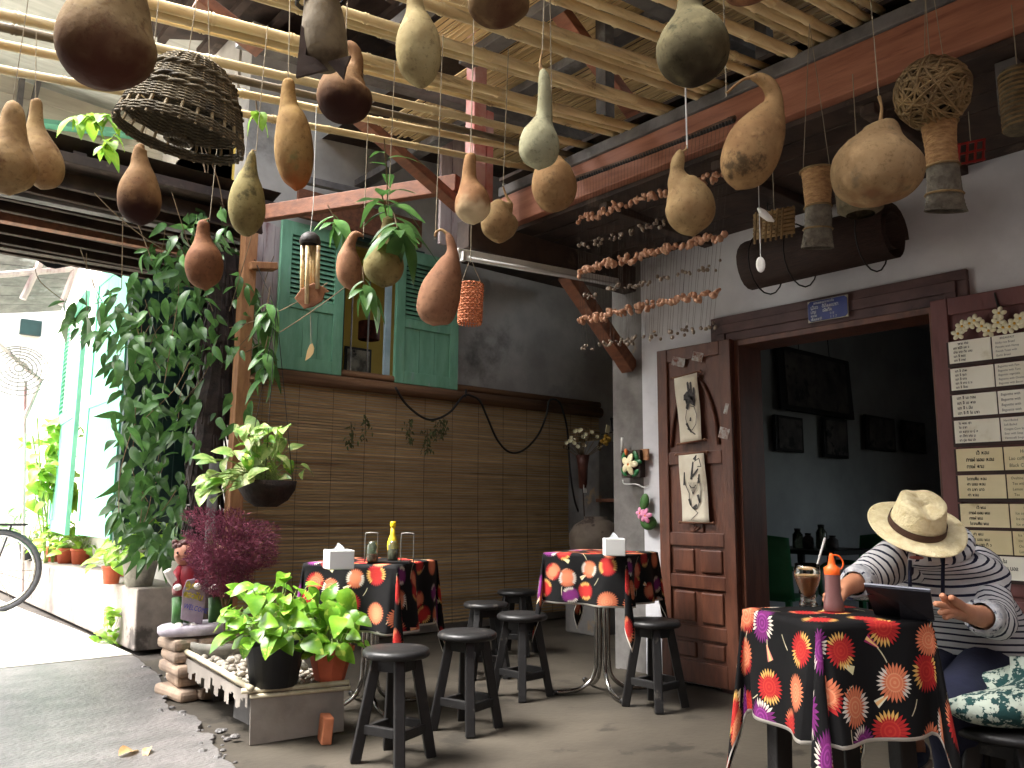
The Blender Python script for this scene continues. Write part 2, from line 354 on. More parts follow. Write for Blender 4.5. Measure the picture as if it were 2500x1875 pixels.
def shutter(x0, x1, nm):
    z0, z1, y = 1.975, 3.09, YB-.075
    s = MB(); st = .085
    s.box((x0+st/2, y, (z0+z1)/2), (st, .036, z1-z0)); s.box((x1-st/2, y, (z0+z1)/2), (st, .036, z1-z0))
    s.box(((x0+x1)/2, y, z0+.05), (x1-x0-2*st, .034, .10)); s.box(((x0+x1)/2, y, z1-.05), (x1-x0-2*st, .034, .10)); zm = z0+.50
    s.box(((x0+x1)/2, y, zm), (x1-x0-2*st, .034, .075))
    o = s.build('shutter', m_teal, back, bevel=.003)
    pz0, pz1 = z0+.10, zm-.037
    for k in range(3):
        wdt = (x1-x0-2*st)/3; p = MB(); p.box((x0+st+wdt*(k+.5), y+.004, (pz0+pz1)/2), (wdt-.004, .014, pz1-pz0)); p.build('panel_board', m_teal, o)
    lz0, lz1 = zm+.038, z1-.10; n = 13
    me = MB().box((0, 0, 0), (x1-x0-2*st, .006, .036)).mesh('louvre', m_teal)
    for k in range(n):
        linked('louvre_slat', me, o, Matrix.Translation(((x0+x1)/2, y, lz0+(k+.5)*(lz1-lz0)/n)) @ Euler((R(-38), 0, 0)).to_matrix().to_4x4())
    bk = MB(); bk.box(((x0+x1)/2, y+.022, (lz0+lz1)/2), (x1-x0-2*st, .004, lz1-lz0)); bk.build('backing', m_teal_dk, o)
    return o
shutter(2.47, 3.0, 0); shutter(3.475, 4.10, 1)
yr = MB(); yr.add([(2.2, 7.2, 0), (6.5, 7.2, 0), (6.5, 7.2, 4), (2.2, 7.2, 4)], [(0, 1, 2, 3)]); yr.add([(2.2, 5.8, 1), (2.2, 7.2, 1), (2.2, 7.2, 4), (2.2, 5.8, 4)], [(0, 1, 2, 3)])
yr.add([(2.2, 5.8, 3.6), (6.5, 5.8, 3.6), (6.5, 7.2, 3.6), (2.2, 7.2, 3.6)], [(0, 1, 2, 3)]); yr.build('yellow_room_wall', m_yellow, back)
# things inside the yellow room: drum lamp, framed picture
q = at(901, 808, Y=6.5)
lp = thing('drum_lamp', q, 'dark red woven drum lamp hanging in the yellow room behind window bars', 'lamp')
MB().lathe([(.095, .085), (.1, .08), (.1, -.08), (.095, -.085)], 20, c=q).build('lamp_shade', mat('dark_red_weave', S(90, 42, 30), S(64, 30, 22), 30, .8, .5, 80), lp, True)
MB().tube([q+V(0, 0, .08), q+V(0, 0, 1.0)], .004, 5).build('flex', m_cable, lp)
q = at(873, 890, Y=7.16)
pf = thing('framed_picture', q, 'black framed grey picture on the yellow wall seen through window bars', 'picture')
MB().box(q, (.30, .02, .34)).build('frame', m_black, pf); MB().box(q+V(0, -.013, 0), (.25, .006, .29)).build('print', mat('grey_print', S(150, 145, 130), S(70, 66, 60), 9, .8, c3=S(40, 38, 36), c3amt=.3, c3scale=8), pf)
# ------------------------------------------------------------------ bamboo blind hanging on the back wall
m_slat = mat('blind_slat', S(190, 164, 124), S(162, 134, 96), 12, .6, .15, 40, stretch=(.25, 2, 2), c3=S(116, 84, 56), c3amt=.3, c3scale=2.2, c3edge=.2, rv=.22)
bx0, bx1, bz0, bz1 = 2.28, 5.86, .07, 1.88
blind = thing('bamboo_blind', (4, YB-.08, 1), 'wide split bamboo roll blind covering the grey back wall', 'blind')
z = bz1; i = 0
sl1 = MB().box((0, 0, 0), (bx1-bx0, .006, .0158)).mesh('slat', m_slat)
while z > bz0:
    t = (bz1-z)/(bz1-bz0); yy = YB-.055 - .05*max(0, t-.55)/.45 - .012*math.sin(t*9)
    o = linked('slat', sl1, blind, Matrix.Translation(((bx0+bx1)/2+rnd.uniform(-.008, .008), yy, z)) @ Euler((R(rnd.uniform(-8, 8)), R(rnd.uniform(-.05, .05)), 0)).to_matrix().to_4x4())
    z -= .0215 + .005*max(0, t-.5)*2 + rnd.uniform(-.0008, .0008); i += 1
for k in range(13):
    x = bx0+.12+k*(bx1-bx0-.24)/12; b = MB(); b.tube([(x, YB-.066, bz1), (x, YB-.075, 1.0), (x, YB-.118, bz0)], .0014, 4); b.build('cord', m_cable, blind)
hr = MB(); hr.tube([(bx0-.04, YB-.075, bz1+.045), (bx1, YB-.075, bz1+.045)], .05, 14); hr.tube([(bx0, YB-.06, bz1+.12), (bx1, YB-.06, bz1+.12)], .032, 10); hr.build('rolled_head', mat('rolled_slats', S(122, 88, 58), S(84, 58, 40), 4, .7, .6, 60, stretch=(.2, 9, 9), world=True), blind, True)
# ------------------------------------------------------------------ pergola of bamboo poles, sloping down to the lane
def zplane(x): return 2.805 + .112*(x-3.0)
def bamboo(b, a, c, r, n=9, seed=0, mi=0):
    g = random.Random(seed); a, c = Vector(a), Vector(c); L = (c-a).length; pts, rad = [], []; s = 0; nxt = g.uniform(.05, .25)
    bow = Vector((0, g.uniform(-.012, .012), g.uniform(-.02, .012)))
    def P(t): return a.lerp(c, t) + bow*math.sin(math.pi*t)
    pts.append(P(0)); rad.append(r)
    while nxt < L-.02:
        for dl, k in ((-.014, 1.0), (-.005, 1.2), (.0, .95), (.005, 1.2), (.015, 1.0)):
            pts.append(P((nxt+dl)/L)); rad.append(r*k*(1+g.uniform(-.02, .02)))
        nxt += g.uniform(.24, .36)
    pts.append(P(1)); rad.append(r*.95)
    return b.tube(pts, rad, n, mi=mi)
perg = thing('pergola', (1.2, 2.2, 2.4), 'pergola of sloping bamboo poles resting on the red beam', 'pergola')
ends = [(2243, 55), (2154, 89), (2101, 117), (2047, 139), (1987, 168), (1949, 196), (1839, 218), (1766, 263), (1713, 294), (1640, 312), (1611, 336), (1548, 361), (1529, 380), (1431, 402), (1385, 425), (1310, 460)]
ys = []
for k, (u, v) in enumerate(ends):
    e = at(u, v, X=3.0); ys.append(e.y)
    xe = 3.04+rnd.uniform(-.03, .05); xl = -.7
    zz = .018 if k % 3 == 1 else 0
    if k == 15: xe = 2.98
    b = MB(); bamboo(b, (xl, e.y+rnd.uniform(-.05, .05), zplane(xl)+.02+zz+rnd.uniform(-.015, .015)), (xe, e.y, 2.915+zz), rnd.uniform(.016, .0205), 10, 50+k)
    b.build('bamboo_pole', m_bamboo if k < 14 or k == 15 else m_bamboo, perg, True)
for k in range(12):
    yy_ = ys[k]+(.055 if k % 2 else -.05)+rnd.uniform(-.012, .012); b = MB(); bamboo(b, (-.7, yy_+rnd.uniform(-.06, .06), zplane(-.7)+.03+rnd.uniform(-.02, .02)), (3.05, yy_, 2.925+rnd.uniform(-.01, .015)), rnd.uniform(.0135, .018), 10, 150+k); b.build('bamboo_pole', m_bamboo, perg, True)
for k, y in enumerate((3.02, 2.72, .95, .62, .3)):
    b = MB(); bamboo(b, (-.7, y, zplane(-.7)+.03), (3.03, y+rnd.uniform(-.02, .02), 2.92), .016, 10, 90+k); b.build('bamboo_pole', m_bamboo if k else m_bamboo_grey, perg, True)
for k, (a, c) in enumerate((((-.55, -.2, 2.39), (-.55, 3.9, 2.39)),)):
    b = MB(); bamboo(b, a, c, .02, 9, 120+k); b.build('cross_pole', m_bamboo_grey, perg, True)
# ------------------------------------------------------------------ timber frame between pergola and back house
tf = thing('timber_frame', (2.0, 4.8, 0), 'brown timber post with cross arm and braces carrying the pergola corner', 'timber frame')
q = at(596, 800, Y=4.95)
b = MB(); b.box((q.x, 4.95, 1.35), (.085, .085, 2.75)); b.build('post', m_tan, tf, bevel=.005)
a1, a2 = at(608, 650, Y=4.90), at(672, 652, Y=4.90)
b = MB(); b.bar(a1, a2, .045, .085, up=(0, 1, 0)); b.build('cross_arm', m_tan, tf, bevel=.004)
b = MB(); b.bar(at(640, 522, Y=4.98), at(1118, 448, Y=3.62), .06, .10, up=(0, 0, 1)); b.build('rail_beam', m_brown, tf, bevel=.005)
b = MB(); b.bar(at(870, 283, Y=3.62), at(1125, 508, Y=3.62), .05, .085, up=(0, 1, 0)); b.build('brace', m_brown, tf, bevel=.004)
b = MB(); b.bar(at(745, 440, Y=5.1), at(920, 480, Y=5.1), .05, .05); b.build('rail', m_greywood, tf, bevel=.004)
wdk = at(845, 495, Y=5.5)
b = MB(); b.box((3.1, 5.45, 3.22), (1.1, .03, .22)); b.build('lintel_board', m_brown, tf)
# ------------------------------------------------------------------ high roof over the yard: dark sheet, mat ceiling, purlins, struts
roof = thing('yard_roof', (3.2, 2.6, 3.8), 'high dark roof with bamboo mat ceiling, grey purlins and red struts above the pergola', 'roof')
b = MB(); 
def rz(x): return 3.62 + .10*(x-1.5)
b.add([(1.5, -4.1, rz(1.5)+.1), (7, -4.1, rz(7)+.1), (7, 3.5, rz(7)+.1), (1.5, 3.5, rz(1.5)+.1), (.75, -4.1, rz(.75)+.1), (.75, 3.1, rz(.75)+.1), (1.5, 3.1, rz(1.5)+.1), (2.8, 3.5, rz(2.8)+.1), (2.8, 6.2, rz(2.8)+.1), (7, 6.2, rz(7)+.1)], [(0, 1, 2, 7, 3), (4, 0, 6, 5), (7, 2, 9, 8)]); b.build('roof_sheet', m_darkwood, roof)  # sheet extended out of view to keep sky light off the yard
b = MB(); b.add([(1.4, 3.3, 4.63), (7, 3.3, 4.9), (7, 6.4, 4.9), (1.4, 6.4, 4.63)], [(0, 1, 2, 3)]); b.build('upper_roof_sheet', m_darkwood, roof)
for k in range(7): b = MB(); b.bar((1.75+k*.3, 3.3, 4.58+k*.014), (1.75+k*.3, 6.3, 4.58+k*.014), .05, .06, up=(1, 0, 0)); b.build('upper_batten', m_darkwood, roof)
m_matc = mat('mat_ceiling', S(222, 194, 146), S(200, 168, 116), 10, .7, .2, 50, stretch=(3, .3, 3), c3=S(150, 118, 80), c3amt=.3, c3scale=1.3, c3edge=.2, rv=.1)
b = MB(); x = 2.3
while x < 4.6:
    g = rnd.uniform(.013, .017); zz = rz(x)-.15+rnd.uniform(-.006, .006)
    yl_ = 4.7 if x > 2.75 else 3.45; b.box((x, yl_/2+.05+rnd.uniform(-.05, .05), zz), (g, yl_, .006), Euler((0, R(rnd.uniform(-14, 14)), 0)).to_matrix()); x += .0205
o = b.build('mat_slats', m_matc, roof); o['kind'] = 'stuff'
b = MB(); x = .8
while x < 2.3:
    b.box((x, 1.2 if x < 1.5 else 1.5, rz(x)-.05), (.05, 3.7 if x < 1.5 else 3.9, .012)); x += .085
o = b.build('batten_layer', m_darkwood, roof); o['kind'] = 'stuff'
for k, x in enumerate((1.45, 2.1, 2.62, 3.15)):
    b = MB(); yl_ = 3.5 if x < 2.8 else 6.0; b.bar((x, -.3, rz(x)-.22), (x, yl_, rz(x)-.22), .055, .10, up=(1, 0, 0)); b.build('purlin', m_greywood, roof, bevel=.004)
for k, y in enumerate((1.05, 2.35, 3.75)):
    b = MB(); b.bar((1.4, y, rz(1.4)-.33), (4.4, y, rz(4.4)-.33), .06, .08, up=(0, 1, 0)); b.build('rafter', m_greywood, roof, bevel=.004)
for (u0, v0, u1, v1, yy) in ((1330, -20, 1590, 330, 2.85), (1040, -30, 1150, 60, 3.3), (480, 0, 640, 120, 3.5)):
    b = MB(); b.bar(at(u0, v0, Y=yy), at(u1, v1, Y=yy), .06, .09, up=(0, 1, 0)); b.build('strut', m_brown if yy > 3 else m_red, roof, bevel=.004)
for (u, v0, v1, yy) in ((1478, -20, 290, 2.75), (1870, 20, 210, 2.2)):
    a, c = at(u, v0, Y=yy), at(u, v1, Y=yy); b = MB(); b.box((c.x, yy, (c.z+rz(c.x))/2), (.07, .07, rz(c.x)-c.z)); b.build('king_post', m_greywood, roof, bevel=.004)
# ------------------------------------------------------------------ lettering
GL = {'k': (.6, [[(.05,0),(.05,.5),(.15,.65),(.35,.65),(.5,.5),(.5,0)]]), 'K': (.6, [[(.1,.5),(.17,.62),(.22,.5),(.12,.35),(.1,.12),(.2,.0),(.4,.0),(.5,.12),(.5,.65)]]),
 'c': (.6, [[(.1,.5),(.3,.65),(.5,.45),(.45,.1),(.25,0),(.12,.15),(.28,.3),(.5,.3)]]), 'g': (.5, [[(.1,.5),(.25,.65),(.42,.5),(.42,.15),(.3,0),(.12,.15)]]),
 'd': (.6, [[(.3,.2),(.2,.3),(.3,.38),(.36,.25),(.2,.05),(.08,.3),(.25,.65),(.45,.5),(.5,0)]]), 't': (.6, [[(.3,.2),(.2,.3),(.3,.38),(.36,.25),(.2,.05),(.08,.3),(.18,.6),(.28,.5),(.38,.63),(.5,.5),(.5,0)]]),
 'T': (.6, [[(.05,.55),(.15,.65),(.18,.5),(.18,0),(.2,.4),(.35,.65),(.5,.45),(.5,0)]]), 'n': (.58, [[(.06,.62),(.13,.5),(.13,.08),(.06,.02),(.3,.05),(.48,.0),(.48,.65)]]),
 'b': (.6, [[(.1,.65),(.1,.08),(.2,0),(.4,0),(.5,.08),(.5,.65)]]), 'p': (.6, [[(.1,.65),(.1,.08),(.2,0),(.4,0),(.5,.08),(.5,.95)]]), 'P': (.65, [[(.05,.65),(.1,0),(.3,.4),(.48,0),(.55,.65)]]),
 'f': (.65, [[(.05,.65),(.1,0),(.3,.4),(.48,0),(.55,.95)]]), 'm': (.6, [[(.12,.65),(.12,.12),(.04,.06),(.12,0),(.4,0),(.5,.1),(.5,.65)]]), 'y': (.6, [[(.08,.65),(.08,.1),(.22,0),(.3,.2),(.2,.35),(.3,.5)],[(.28,.1),(.4,0),(.5,.1),(.5,.65)]]),
 'l': (.58, [[(.1,.5),(.3,.65),(.48,.5),(.4,.3),(.1,.15),(.2,0),(.5,0)]]), 'w': (.52, [[(.1,.52),(.28,.65),(.45,.5),(.45,.1),(.33,0),(.24,.1),(.33,.2)]]),
 's': (.6, [[(.5,.78),(.4,.6)],[(.25,.2),(.1,.1),(.05,.35),(.2,.62),(.42,.55),(.48,.3),(.48,0)]]), 'o': (.58, [[(.14,.52),(.33,.65),(.5,.5),(.5,.12),(.33,0),(.14,.06),(.1,.2),(.25,.3)]]),
 'h': (.62, [[(.05,.6),(.14,.5),(.14,0),(.3,.5),(.45,.6),(.35,.3),(.5,.0)]]), 'H': (.6, [[(.45,.75),(.3,.6),(.1,.5),(.08,.15),(.25,0),(.48,.12),(.45,.4),(.28,.45)]]),
 'e': (.34, [[(.12,.65),(.12,.08),(.2,0),(.26,.08)]]), 'a': (.4, [[(.05,.5),(.18,.65),(.3,.5),(.3,0)]]), 'A': (.34, [[(.05,.5),(.14,.58),(.24,.5),(.14,.4),(.05,.5)],[(.05,.16),(.14,.24),(.24,.16),(.14,.06),(.05,.16)]]),
 'I': (.34, [[(.2,0),(.2,.6),(.1,.8),(.25,.95)]]), 'i': (0, [[(-.5,.78),(-.32,.95),(-.12,.78),(-.5,.78)]]), 'u': (0, [[(-.3,-.08),(-.28,-.26)]]), 'v': (0, [[(-.48,.92),(-.3,.78),(-.1,.95)]]), '\'': (0, [[(-.25,.98),(-.25,1.15)]]), '`': (0, [[(-.4,1.0),(-.25,1.1),(-.12,1.0),(-.06,1.16)]]), ' ': (.4, [])}
def strokes(b, text, M, h, wd, jit=0, th=.0006):
    """hand-drawn lao letters as thin raised ribbons; M = 4x4 (x right, y up, z out)"""
    x = 0; s = h/.7
    for ch in text:
        adv, ls = GL[ch]
        for l in ls:
            pts = [M @ Vector(((x+px+rnd.uniform(-jit, jit))*s, (py+rnd.uniform(-jit, jit))*s, th)) for px, py in l]
            for a, c in zip(pts[:-1], pts[1:]):
                dd = (c-a); n = (M.to_3x3() @ Vector((0, 0, 1))).normalized(); sd_ = dd.cross(n).normalized()*wd/2; e = dd.normalized()*wd*.4
                b.add([a-sd_-e, c-sd_+e, c+sd_+e, a+sd_-e], [(0, 1, 2, 3)])
        x += adv
    return x*s
def latin(b, text, M, h, shear=.15, th=.0006, align='LEFT', sx=1.0):
    c = bpy.data.curves.new('t', 'FONT'); c.body = text; c.size = 1; c.shear = shear; c.resolution_u = 2; c.align_x = align; c.space_character = 1.05
    o = bpy.data.objects.new('t', c); COL.objects.link(o); dg = bpy.context.evaluated_depsgraph_get()
    me = bpy.data.meshes.new_from_object(o.evaluated_get(dg)); s = h/.7
    b.add([M @ Vector((v.co.x*s*sx, v.co.y*s, th)) for v in me.vertices], [list(p.vertices) for p in me.polygons])
    bpy.data.objects.remove(o); bpy.data.curves.remove(c); bpy.data.meshes.remove(me)
# ------------------------------------------------------------------ stools
def make_stool():
    r = thing('wooden_stool', (0, 0, 0), 'x', 'stool', 'black wooden stools around the tables')
    s = MB(); s.lathe([(.001, .398), (.128, .398), (.136, .404), (.138, .414), (.134, .424), (.126, .430), (.05, .4315), (.001, .4315)], 32); s.build('seat', m_black, r, True)
    a = MB()
    for k in range(4):
        q = R(90*k); x, y = .084*math.cos(q), .084*math.sin(q); q2 = R(90*k+90); x2, y2 = .084*math.cos(q2), .084*math.sin(q2)
        a.bar((x, y, .372), (x2, y2, .372), .02, .05)
    a.build('apron', m_black, r)
    for k in range(4):
        q = R(90*k); c, sn = math.cos(q), math.sin(q); l = MB()
        l.bar((.078*c, .078*sn, .40), (.152*c, .152*sn, .0), .042, .042, up=(-sn, c, 0)); l.build('leg', m_black, r, bevel=.005)
    for k in range(4):
        q = R(90*k); q2 = R(90*k+90); rr = .128; l = MB()
        l.bar((rr*math.cos(q), rr*math.sin(q), .115+.012*(k % 2)), (rr*math.cos(q2), rr*math.sin(q2), .115+.012*(k % 2)), .022, .036); l.build('stretcher', m_black, r, bevel=.003)
    return r
st0 = make_stool()
STOOLS = [(968, 1582, 66, 'black wooden stool nearest the planter tray, in front of the clothed table with sauce bottle'),
          (1141, 1541, 60, 'black wooden stool second from the planter, beside the stool nearest the planter tray'),
          (1275, 1497, 50, 'black wooden stool between the two small clothed tables, nearer the front'),
          (1187, 1470, 20, 'black wooden stool tucked behind, against the bamboo blind between the tables'),
          (1262, 1440, 75, 'black wooden stool farthest back, half hidden by the corner table cloth'),
          (1596, 1513, 47, 'black wooden stool standing alone before the carved door leaf'),
          (2460, 1768, 40, 'dark wooden stool carrying the patterned teal bag')]
for k, (u, v, a, lb) in enumerate(STOOLS):
    o = st0 if k == 0 else copy_tree(st0)
    p = at(u, v, Z=.43 if k < 6 else .40); o.location = (p.x, p.y, 0 if k < 6 else -.0); o.rotation_euler.z = R(a); o['label'] = lb
    if k == 6: o.scale = (1.15, 1.15, .93); bagp = Vector((p.x, p.y, .402))
# ------------------------------------------------------------------ flowered cloth
def cloth_mat():
    m = bpy.data.materials.new('flowered_cotton'); m.use_nodes = True; t = m.node_tree; N = t.nodes; L = t.links; b = N['Principled BSDF']
    b.inputs['Roughness'].default_value = .8; b.inputs['Specular IOR Level'].default_value = .2; b.inputs['Sheen Weight'].default_value = .0
    def nn(ty, **k):
        n = N.new(ty); [setattr(n, a, v) for a, v in k.items()]; return n
    def ma(op, a, c=None, d=None):
        n = nn('ShaderNodeMath', operation=op)
        for i, x in enumerate((a, c, d)):
            if x is None: continue
            if isinstance(x, (int, float)): n.inputs[i].default_value = x
            else: L.new(x, n.inputs[i])
        return n.outputs[0]
    def mix(f, a, c):
        x = nn('ShaderNodeMix', data_type='RGBA')
        for s, v in ((x.inputs[0], f), (x.inputs[6], a), (x.inputs[7], c)):
            if isinstance(v, (tuple, float, int)): s.default_value = v
            else: L.new(v, s)
        return x.outputs[2]
    uv = nn('ShaderNodeUVMap').outputs[0]
    def cells(scale, off, rn):
        mp = nn('ShaderNodeVectorMath', operation='ADD'); L.new(uv, mp.inputs[0]); mp.inputs[1].default_value = (off, off*.7, 0)
        vo = nn('ShaderNodeTexVoronoi', voronoi_dimensions='2D'); vo.inputs['Scale'].default_value = scale; vo.inputs['Randomness'].default_value = rn; L.new(mp.outputs[0], vo.inputs['Vector'])
        d = nn('ShaderNodeVectorMath', operation='SUBTRACT'); L.new(mp.outputs[0], d.inputs[0]); L.new(vo.outputs['Position'], d.inputs[1])
        s = nn('ShaderNodeSeparateXYZ'); L.new(d.outputs[0], s.inputs[0]); c = nn('ShaderNodeSeparateColor'); L.new(vo.outputs['Color'], c.inputs[0])
        return s.outputs[0], s.outputs[1], c.outputs
    def ramp(f, stops):
        r = nn('ShaderNodeValToRGB'); r.color_ramp.interpolation = 'CONSTANT'; L.new(f, r.inputs[0]); e = r.color_ramp.elements
        e[0].position, e[0].color = stops[0]; e[1].position, e[1].color = stops[1]
        for p, c in stops[2:]: x = e.new(p); x.color = c
        return r.outputs[0]
    x, y, c = cells(8.0, 0, .62)
    r = ma('SQRT', ma('ADD', ma('MULTIPLY', x, x), ma('MULTIPLY', y, y))); an = ma('ARCTAN2', y, x)
    k = ma('ABSOLUTE', ma('SUBTRACT', ma('FRACT', ma('MULTIPLY', an, 26/6.28319)), .5))       # 0 tip .. .5 valley
    R0 = ma('ADD', .044, ma('MULTIPLY', c[2], .013))
    rr = ma('DIVIDE', r, R0); petal = ma('LESS_THAN', rr, ma('SUBTRACT', 1.0, ma('MULTIPLY', k, .62)))
    red, cor, pur, yel, whi = S(164, 38, 38), S(204, 116, 82), S(108, 38, 102), S(206, 160, 88), S(202, 192, 180)
    base = ramp(c[0], [(0, red), (.26, cor), (.52, pur), (.68, red), (.8, cor)])
    tip = ramp(c[0], [(0, yel), (.26, cor), (.40, whi), (.52, whi), (.68, cor), (.8, red)])
    sec = ma('GREATER_THAN', ma('SINE', ma('ADD', ma('MULTIPLY', an, 2), ma('MULTIPLY', c[1], 20))), .1)
    tipm = ma('MULTIPLY', sec, ma('GREATER_THAN', rr, ma('ADD', .5, ma('MULTIPLY', k, .5))))
    fl = mix(tipm, base, tip)
    ring = ma('GREATER_THAN', ma('SINE', ma('MULTIPLY', rr, 32)), .35); inner = ma('MULTIPLY', ring, ma('LESS_THAN', rr, .48))
    fl = mix(ma('MULTIPLY', inner, .45), fl, ramp(c[0], [(0, S(196, 70, 50)), (.26, S(222, 164, 124)), (.52, S(160, 70, 150)), (.68, S(196, 70, 50)), (.8, S(222, 164, 124))]))
    vein = ma('MULTIPLY', ma('GREATER_THAN', k, .36), ma('GREATER_THAN', rr, .45)); fl = mix(ma('MULTIPLY', vein, .4), fl, S(90, 20, 24))
    # buds and leaf shapes between the flowers
    x2, y2, c2 = cells(7.4, 3.3, .7); th = ma('MULTIPLY', c2[0], 6.28); co, si = ma('COSINE', th), ma('SINE', th)
    a = ma('ADD', ma('MULTIPLY', x2, co), ma('MULTIPLY', y2, si)); d = ma('SUBTRACT', ma('MULTIPLY', y2, co), ma('MULTIPLY', x2, si))
    wid = ma('MULTIPLY', ma('ADD', 1.0, ma('DIVIDE', a, .03)), .0065); leaf = ma('MULTIPLY', ma('LESS_THAN', ma('ABSOLUTE', d), wid), ma('LESS_THAN', ma('ABSOLUTE', a), .022)); leaf = ma('MULTIPLY', leaf, ma('LESS_THAN', c2[1], .72))
    stem = ma('MULTIPLY', ma('LESS_THAN', ma('ABSOLUTE', ma('SUBTRACT', d, ma('MULTIPLY', ma('MULTIPLY', a, a), 5))), .0016), ma('MULTIPLY', ma('LESS_THAN', a, -.018), ma('GREATER_THAN', a, -.06)))
    bud = ramp(c2[2], [(0, S(214, 206, 160)), (.35, S(196, 120, 110)), (.55, S(150, 40, 90)), (.75, S(220, 214, 190))])
    budin = mix(ma('MULTIPLY', ma('LESS_THAN', ma('ABSOLUTE', d), ma('MULTIPLY', wid, .45)), ma('GREATER_THAN', c2[2], .35)), bud, S(226, 180, 120))
    col = mix(leaf, S(13, 12, 13), budin); col = mix(stem, col, S(190, 180, 150)); col = mix(petal, col, fl)
    su = nn('ShaderNodeSeparateXYZ'); L.new(uv, su.inputs[0]); attr = nn('ShaderNodeAttribute', attribute_type='OBJECT', attribute_name='half')
    hem = ma('GREATER_THAN', ma('MAXIMUM', ma('ABSOLUTE', ma('SUBTRACT', su.outputs[0], 5)), ma('ABSOLUTE', ma('SUBTRACT', su.outputs[1], 5))), ma('SUBTRACT', attr.outputs['Fac'], .009))
    col = mix(hem, col, S(214, 208, 198)); L.new(col, b.inputs['Base Color'])
    nz = nn('ShaderNodeTexNoise'); nz.inputs['Scale'].default_value = 9; L.new(uv, nz.inputs[0]); bp = nn('ShaderNodeBump'); bp.inputs['Strength'].default_value = .25; bp.inputs['Distance'].default_value = .02; L.new(nz.outputs[0], bp.inputs['Height']); L.new(bp.outputs[0], b.inputs['Normal'])
    tr = nn('ShaderNodeBsdfTranslucent'); L.new(col, tr.inputs[0]); ms = nn('ShaderNodeMixShader'); ms.inputs[0].default_value = .12
    L.new(b.outputs[0], ms.inputs[1]); L.new(tr.outputs[0], ms.inputs[2]); L.new(ms.outputs[0], N['Material Output'].inputs[0])
    return m
m_cloth = cloth_mat()
def drape(s, hang, z, seed, n=64, du=0, dv=0, rag=1.0):
    """square cloth lying on a square top of half size s, falling hang over each side; local coords"""
    g = random.Random(seed); H = s+hang; ph = [g.uniform(0, 6.28) for _ in range(12)]
    def fn(i, j):
        a, b = (i*2-1)*H+du, (j*2-1)*H+dv; ca, cb = max(-s, min(s, a)), max(-s, min(s, b)); ea, eb = a-ca, b-cb; d = math.hypot(ea, eb)
        if d < 1e-6: return (ca, cb, z + .0015*math.sin(a*19+ph[0])*math.sin(b*17+ph[1]))
        ox, oy = ea/d, eb/d; cor = 1-abs(abs(ox)-abs(oy))     # 1 on the corner diagonal
        if abs(ea) > 1e-6 and abs(eb) > 1e-6:
            fi = math.atan2(abs(eb), abs(ea)); fold = math.cos(4*(fi-.785)); rad = .012 + d*(.07 + .09*fold*rag)
            tw = d*.10*math.sin(8*(fi-.785))
            px, py = ca+ox*rad, cb+oy*rad; px += -oy*tw*.5*(1 if ea*eb > 0 else -1); py += ox*tw*.5*(1 if ea*eb > 0 else -1)
        else:
            w = (a if abs(eb) > 0 else b); k = min(1, d/.12)
            rad = .012 + d*(.05 + .075*math.sin(w*26+ph[2]+(2 if ea > 0 else 0)) + .06*math.sin(w*13+ph[3])) * (.3+.7*k)
            px, py = ca+ox*rad, cb+oy*rad
        dz = d - .006 if d > .012 else d*.5
        if abs(ea) > 1e-6 and abs(eb) > 1e-6: dz *= 1+.26*cor*min(1, d/.15)
        return (px, py, z - max(0, dz)*.985 + (.004*(1-d/.012) if d < .012 else 0)*0)
    b = MB(); b.grid(fn, n, n, lambda i, j: (5+(i*2-1)*H, 5+(j*2-1)*H)); return b, H
def table(cx, cy, rot, s, z, hang, seed, lt, lc, wood=False, du=0, dv=0, off=0):
    M = Matrix.Translation((cx, cy, 0)) @ Euler((0, 0, rot)).to_matrix().to_4x4()
    t = thing('square_table', (cx, cy, 0), lt, 'table', 'small square cafe tables', rz=rot)
    MB().box((0, 0, z-.014), (2*s, 2*s, .022)).build('table_top', m_black if wood else m_darkwood, t, local=True, bevel=.003)
    if wood:
        for sx in (-1, 1):
            for sy in (-1, 1): MB().bar((sx*(s-.05), sy*(s-.05), z-.03), (sx*(s-.04), sy*(s-.04), 0), .05, .05).build('leg', m_black, t, local=True, bevel=.004)
        MB().box((0, 0, z-.06), (2*s-.12, 2*s-.12, .07)).build('apron', m_black, t, local=True)
    else:
        p = MB()
        for k in range(4):
            q = R(45+90*k); c, sn = math.cos(q), math.sin(q)
            p = MB(); p.tube(arc([(.035*c, .035*sn, z-.03), (.035*c, .035*sn, .25), (.05*c, .05*sn, .10), (.12*c, .12*sn, .035), (.2*c, .2*sn, .02), (.27*c, .27*sn, .018)], 6), .0115, 8); p.build('leg', m_chrome, t, True, local=True)
            f = MB(); f.tube([(.265*c, .265*sn, .018), (.285*c, .285*sn, .018)], .0145, 8); f.build('foot_cap', m_black, t, True, local=True)
    b, H = drape(s+.008, hang, z+.004, seed, du=du, dv=dv); o = b.build('tablecloth', m_cloth, None, True); o.location = (cx, cy, 0); o.rotation_euler.z = rot
    o['half'] = H; md = o.modifiers.new('solid', 'SOLIDIFY'); md.thickness = .0012; md.offset = 1
    tag(o, lc, 'tablecloth', 'flowered black tablecloths')
    for k in b.uv: b.uv[k] = (b.uv[k][0]+off, b.uv[k][1]+off)
    return M
T1 = table(2.25, 3.72, R(-57), .235, .718, .33, 3, 'square table on bent chrome legs beside the planter, under a flowered cloth', 'black flowered cloth on the table with tissue box and yellow topped bottle')
T2 = table(3.42, 3.22, R(-70), .225, .752, .275, 5, 'square table on chrome legs in the corner by the white wall', 'black flowered cloth on the corner table by the white wall')
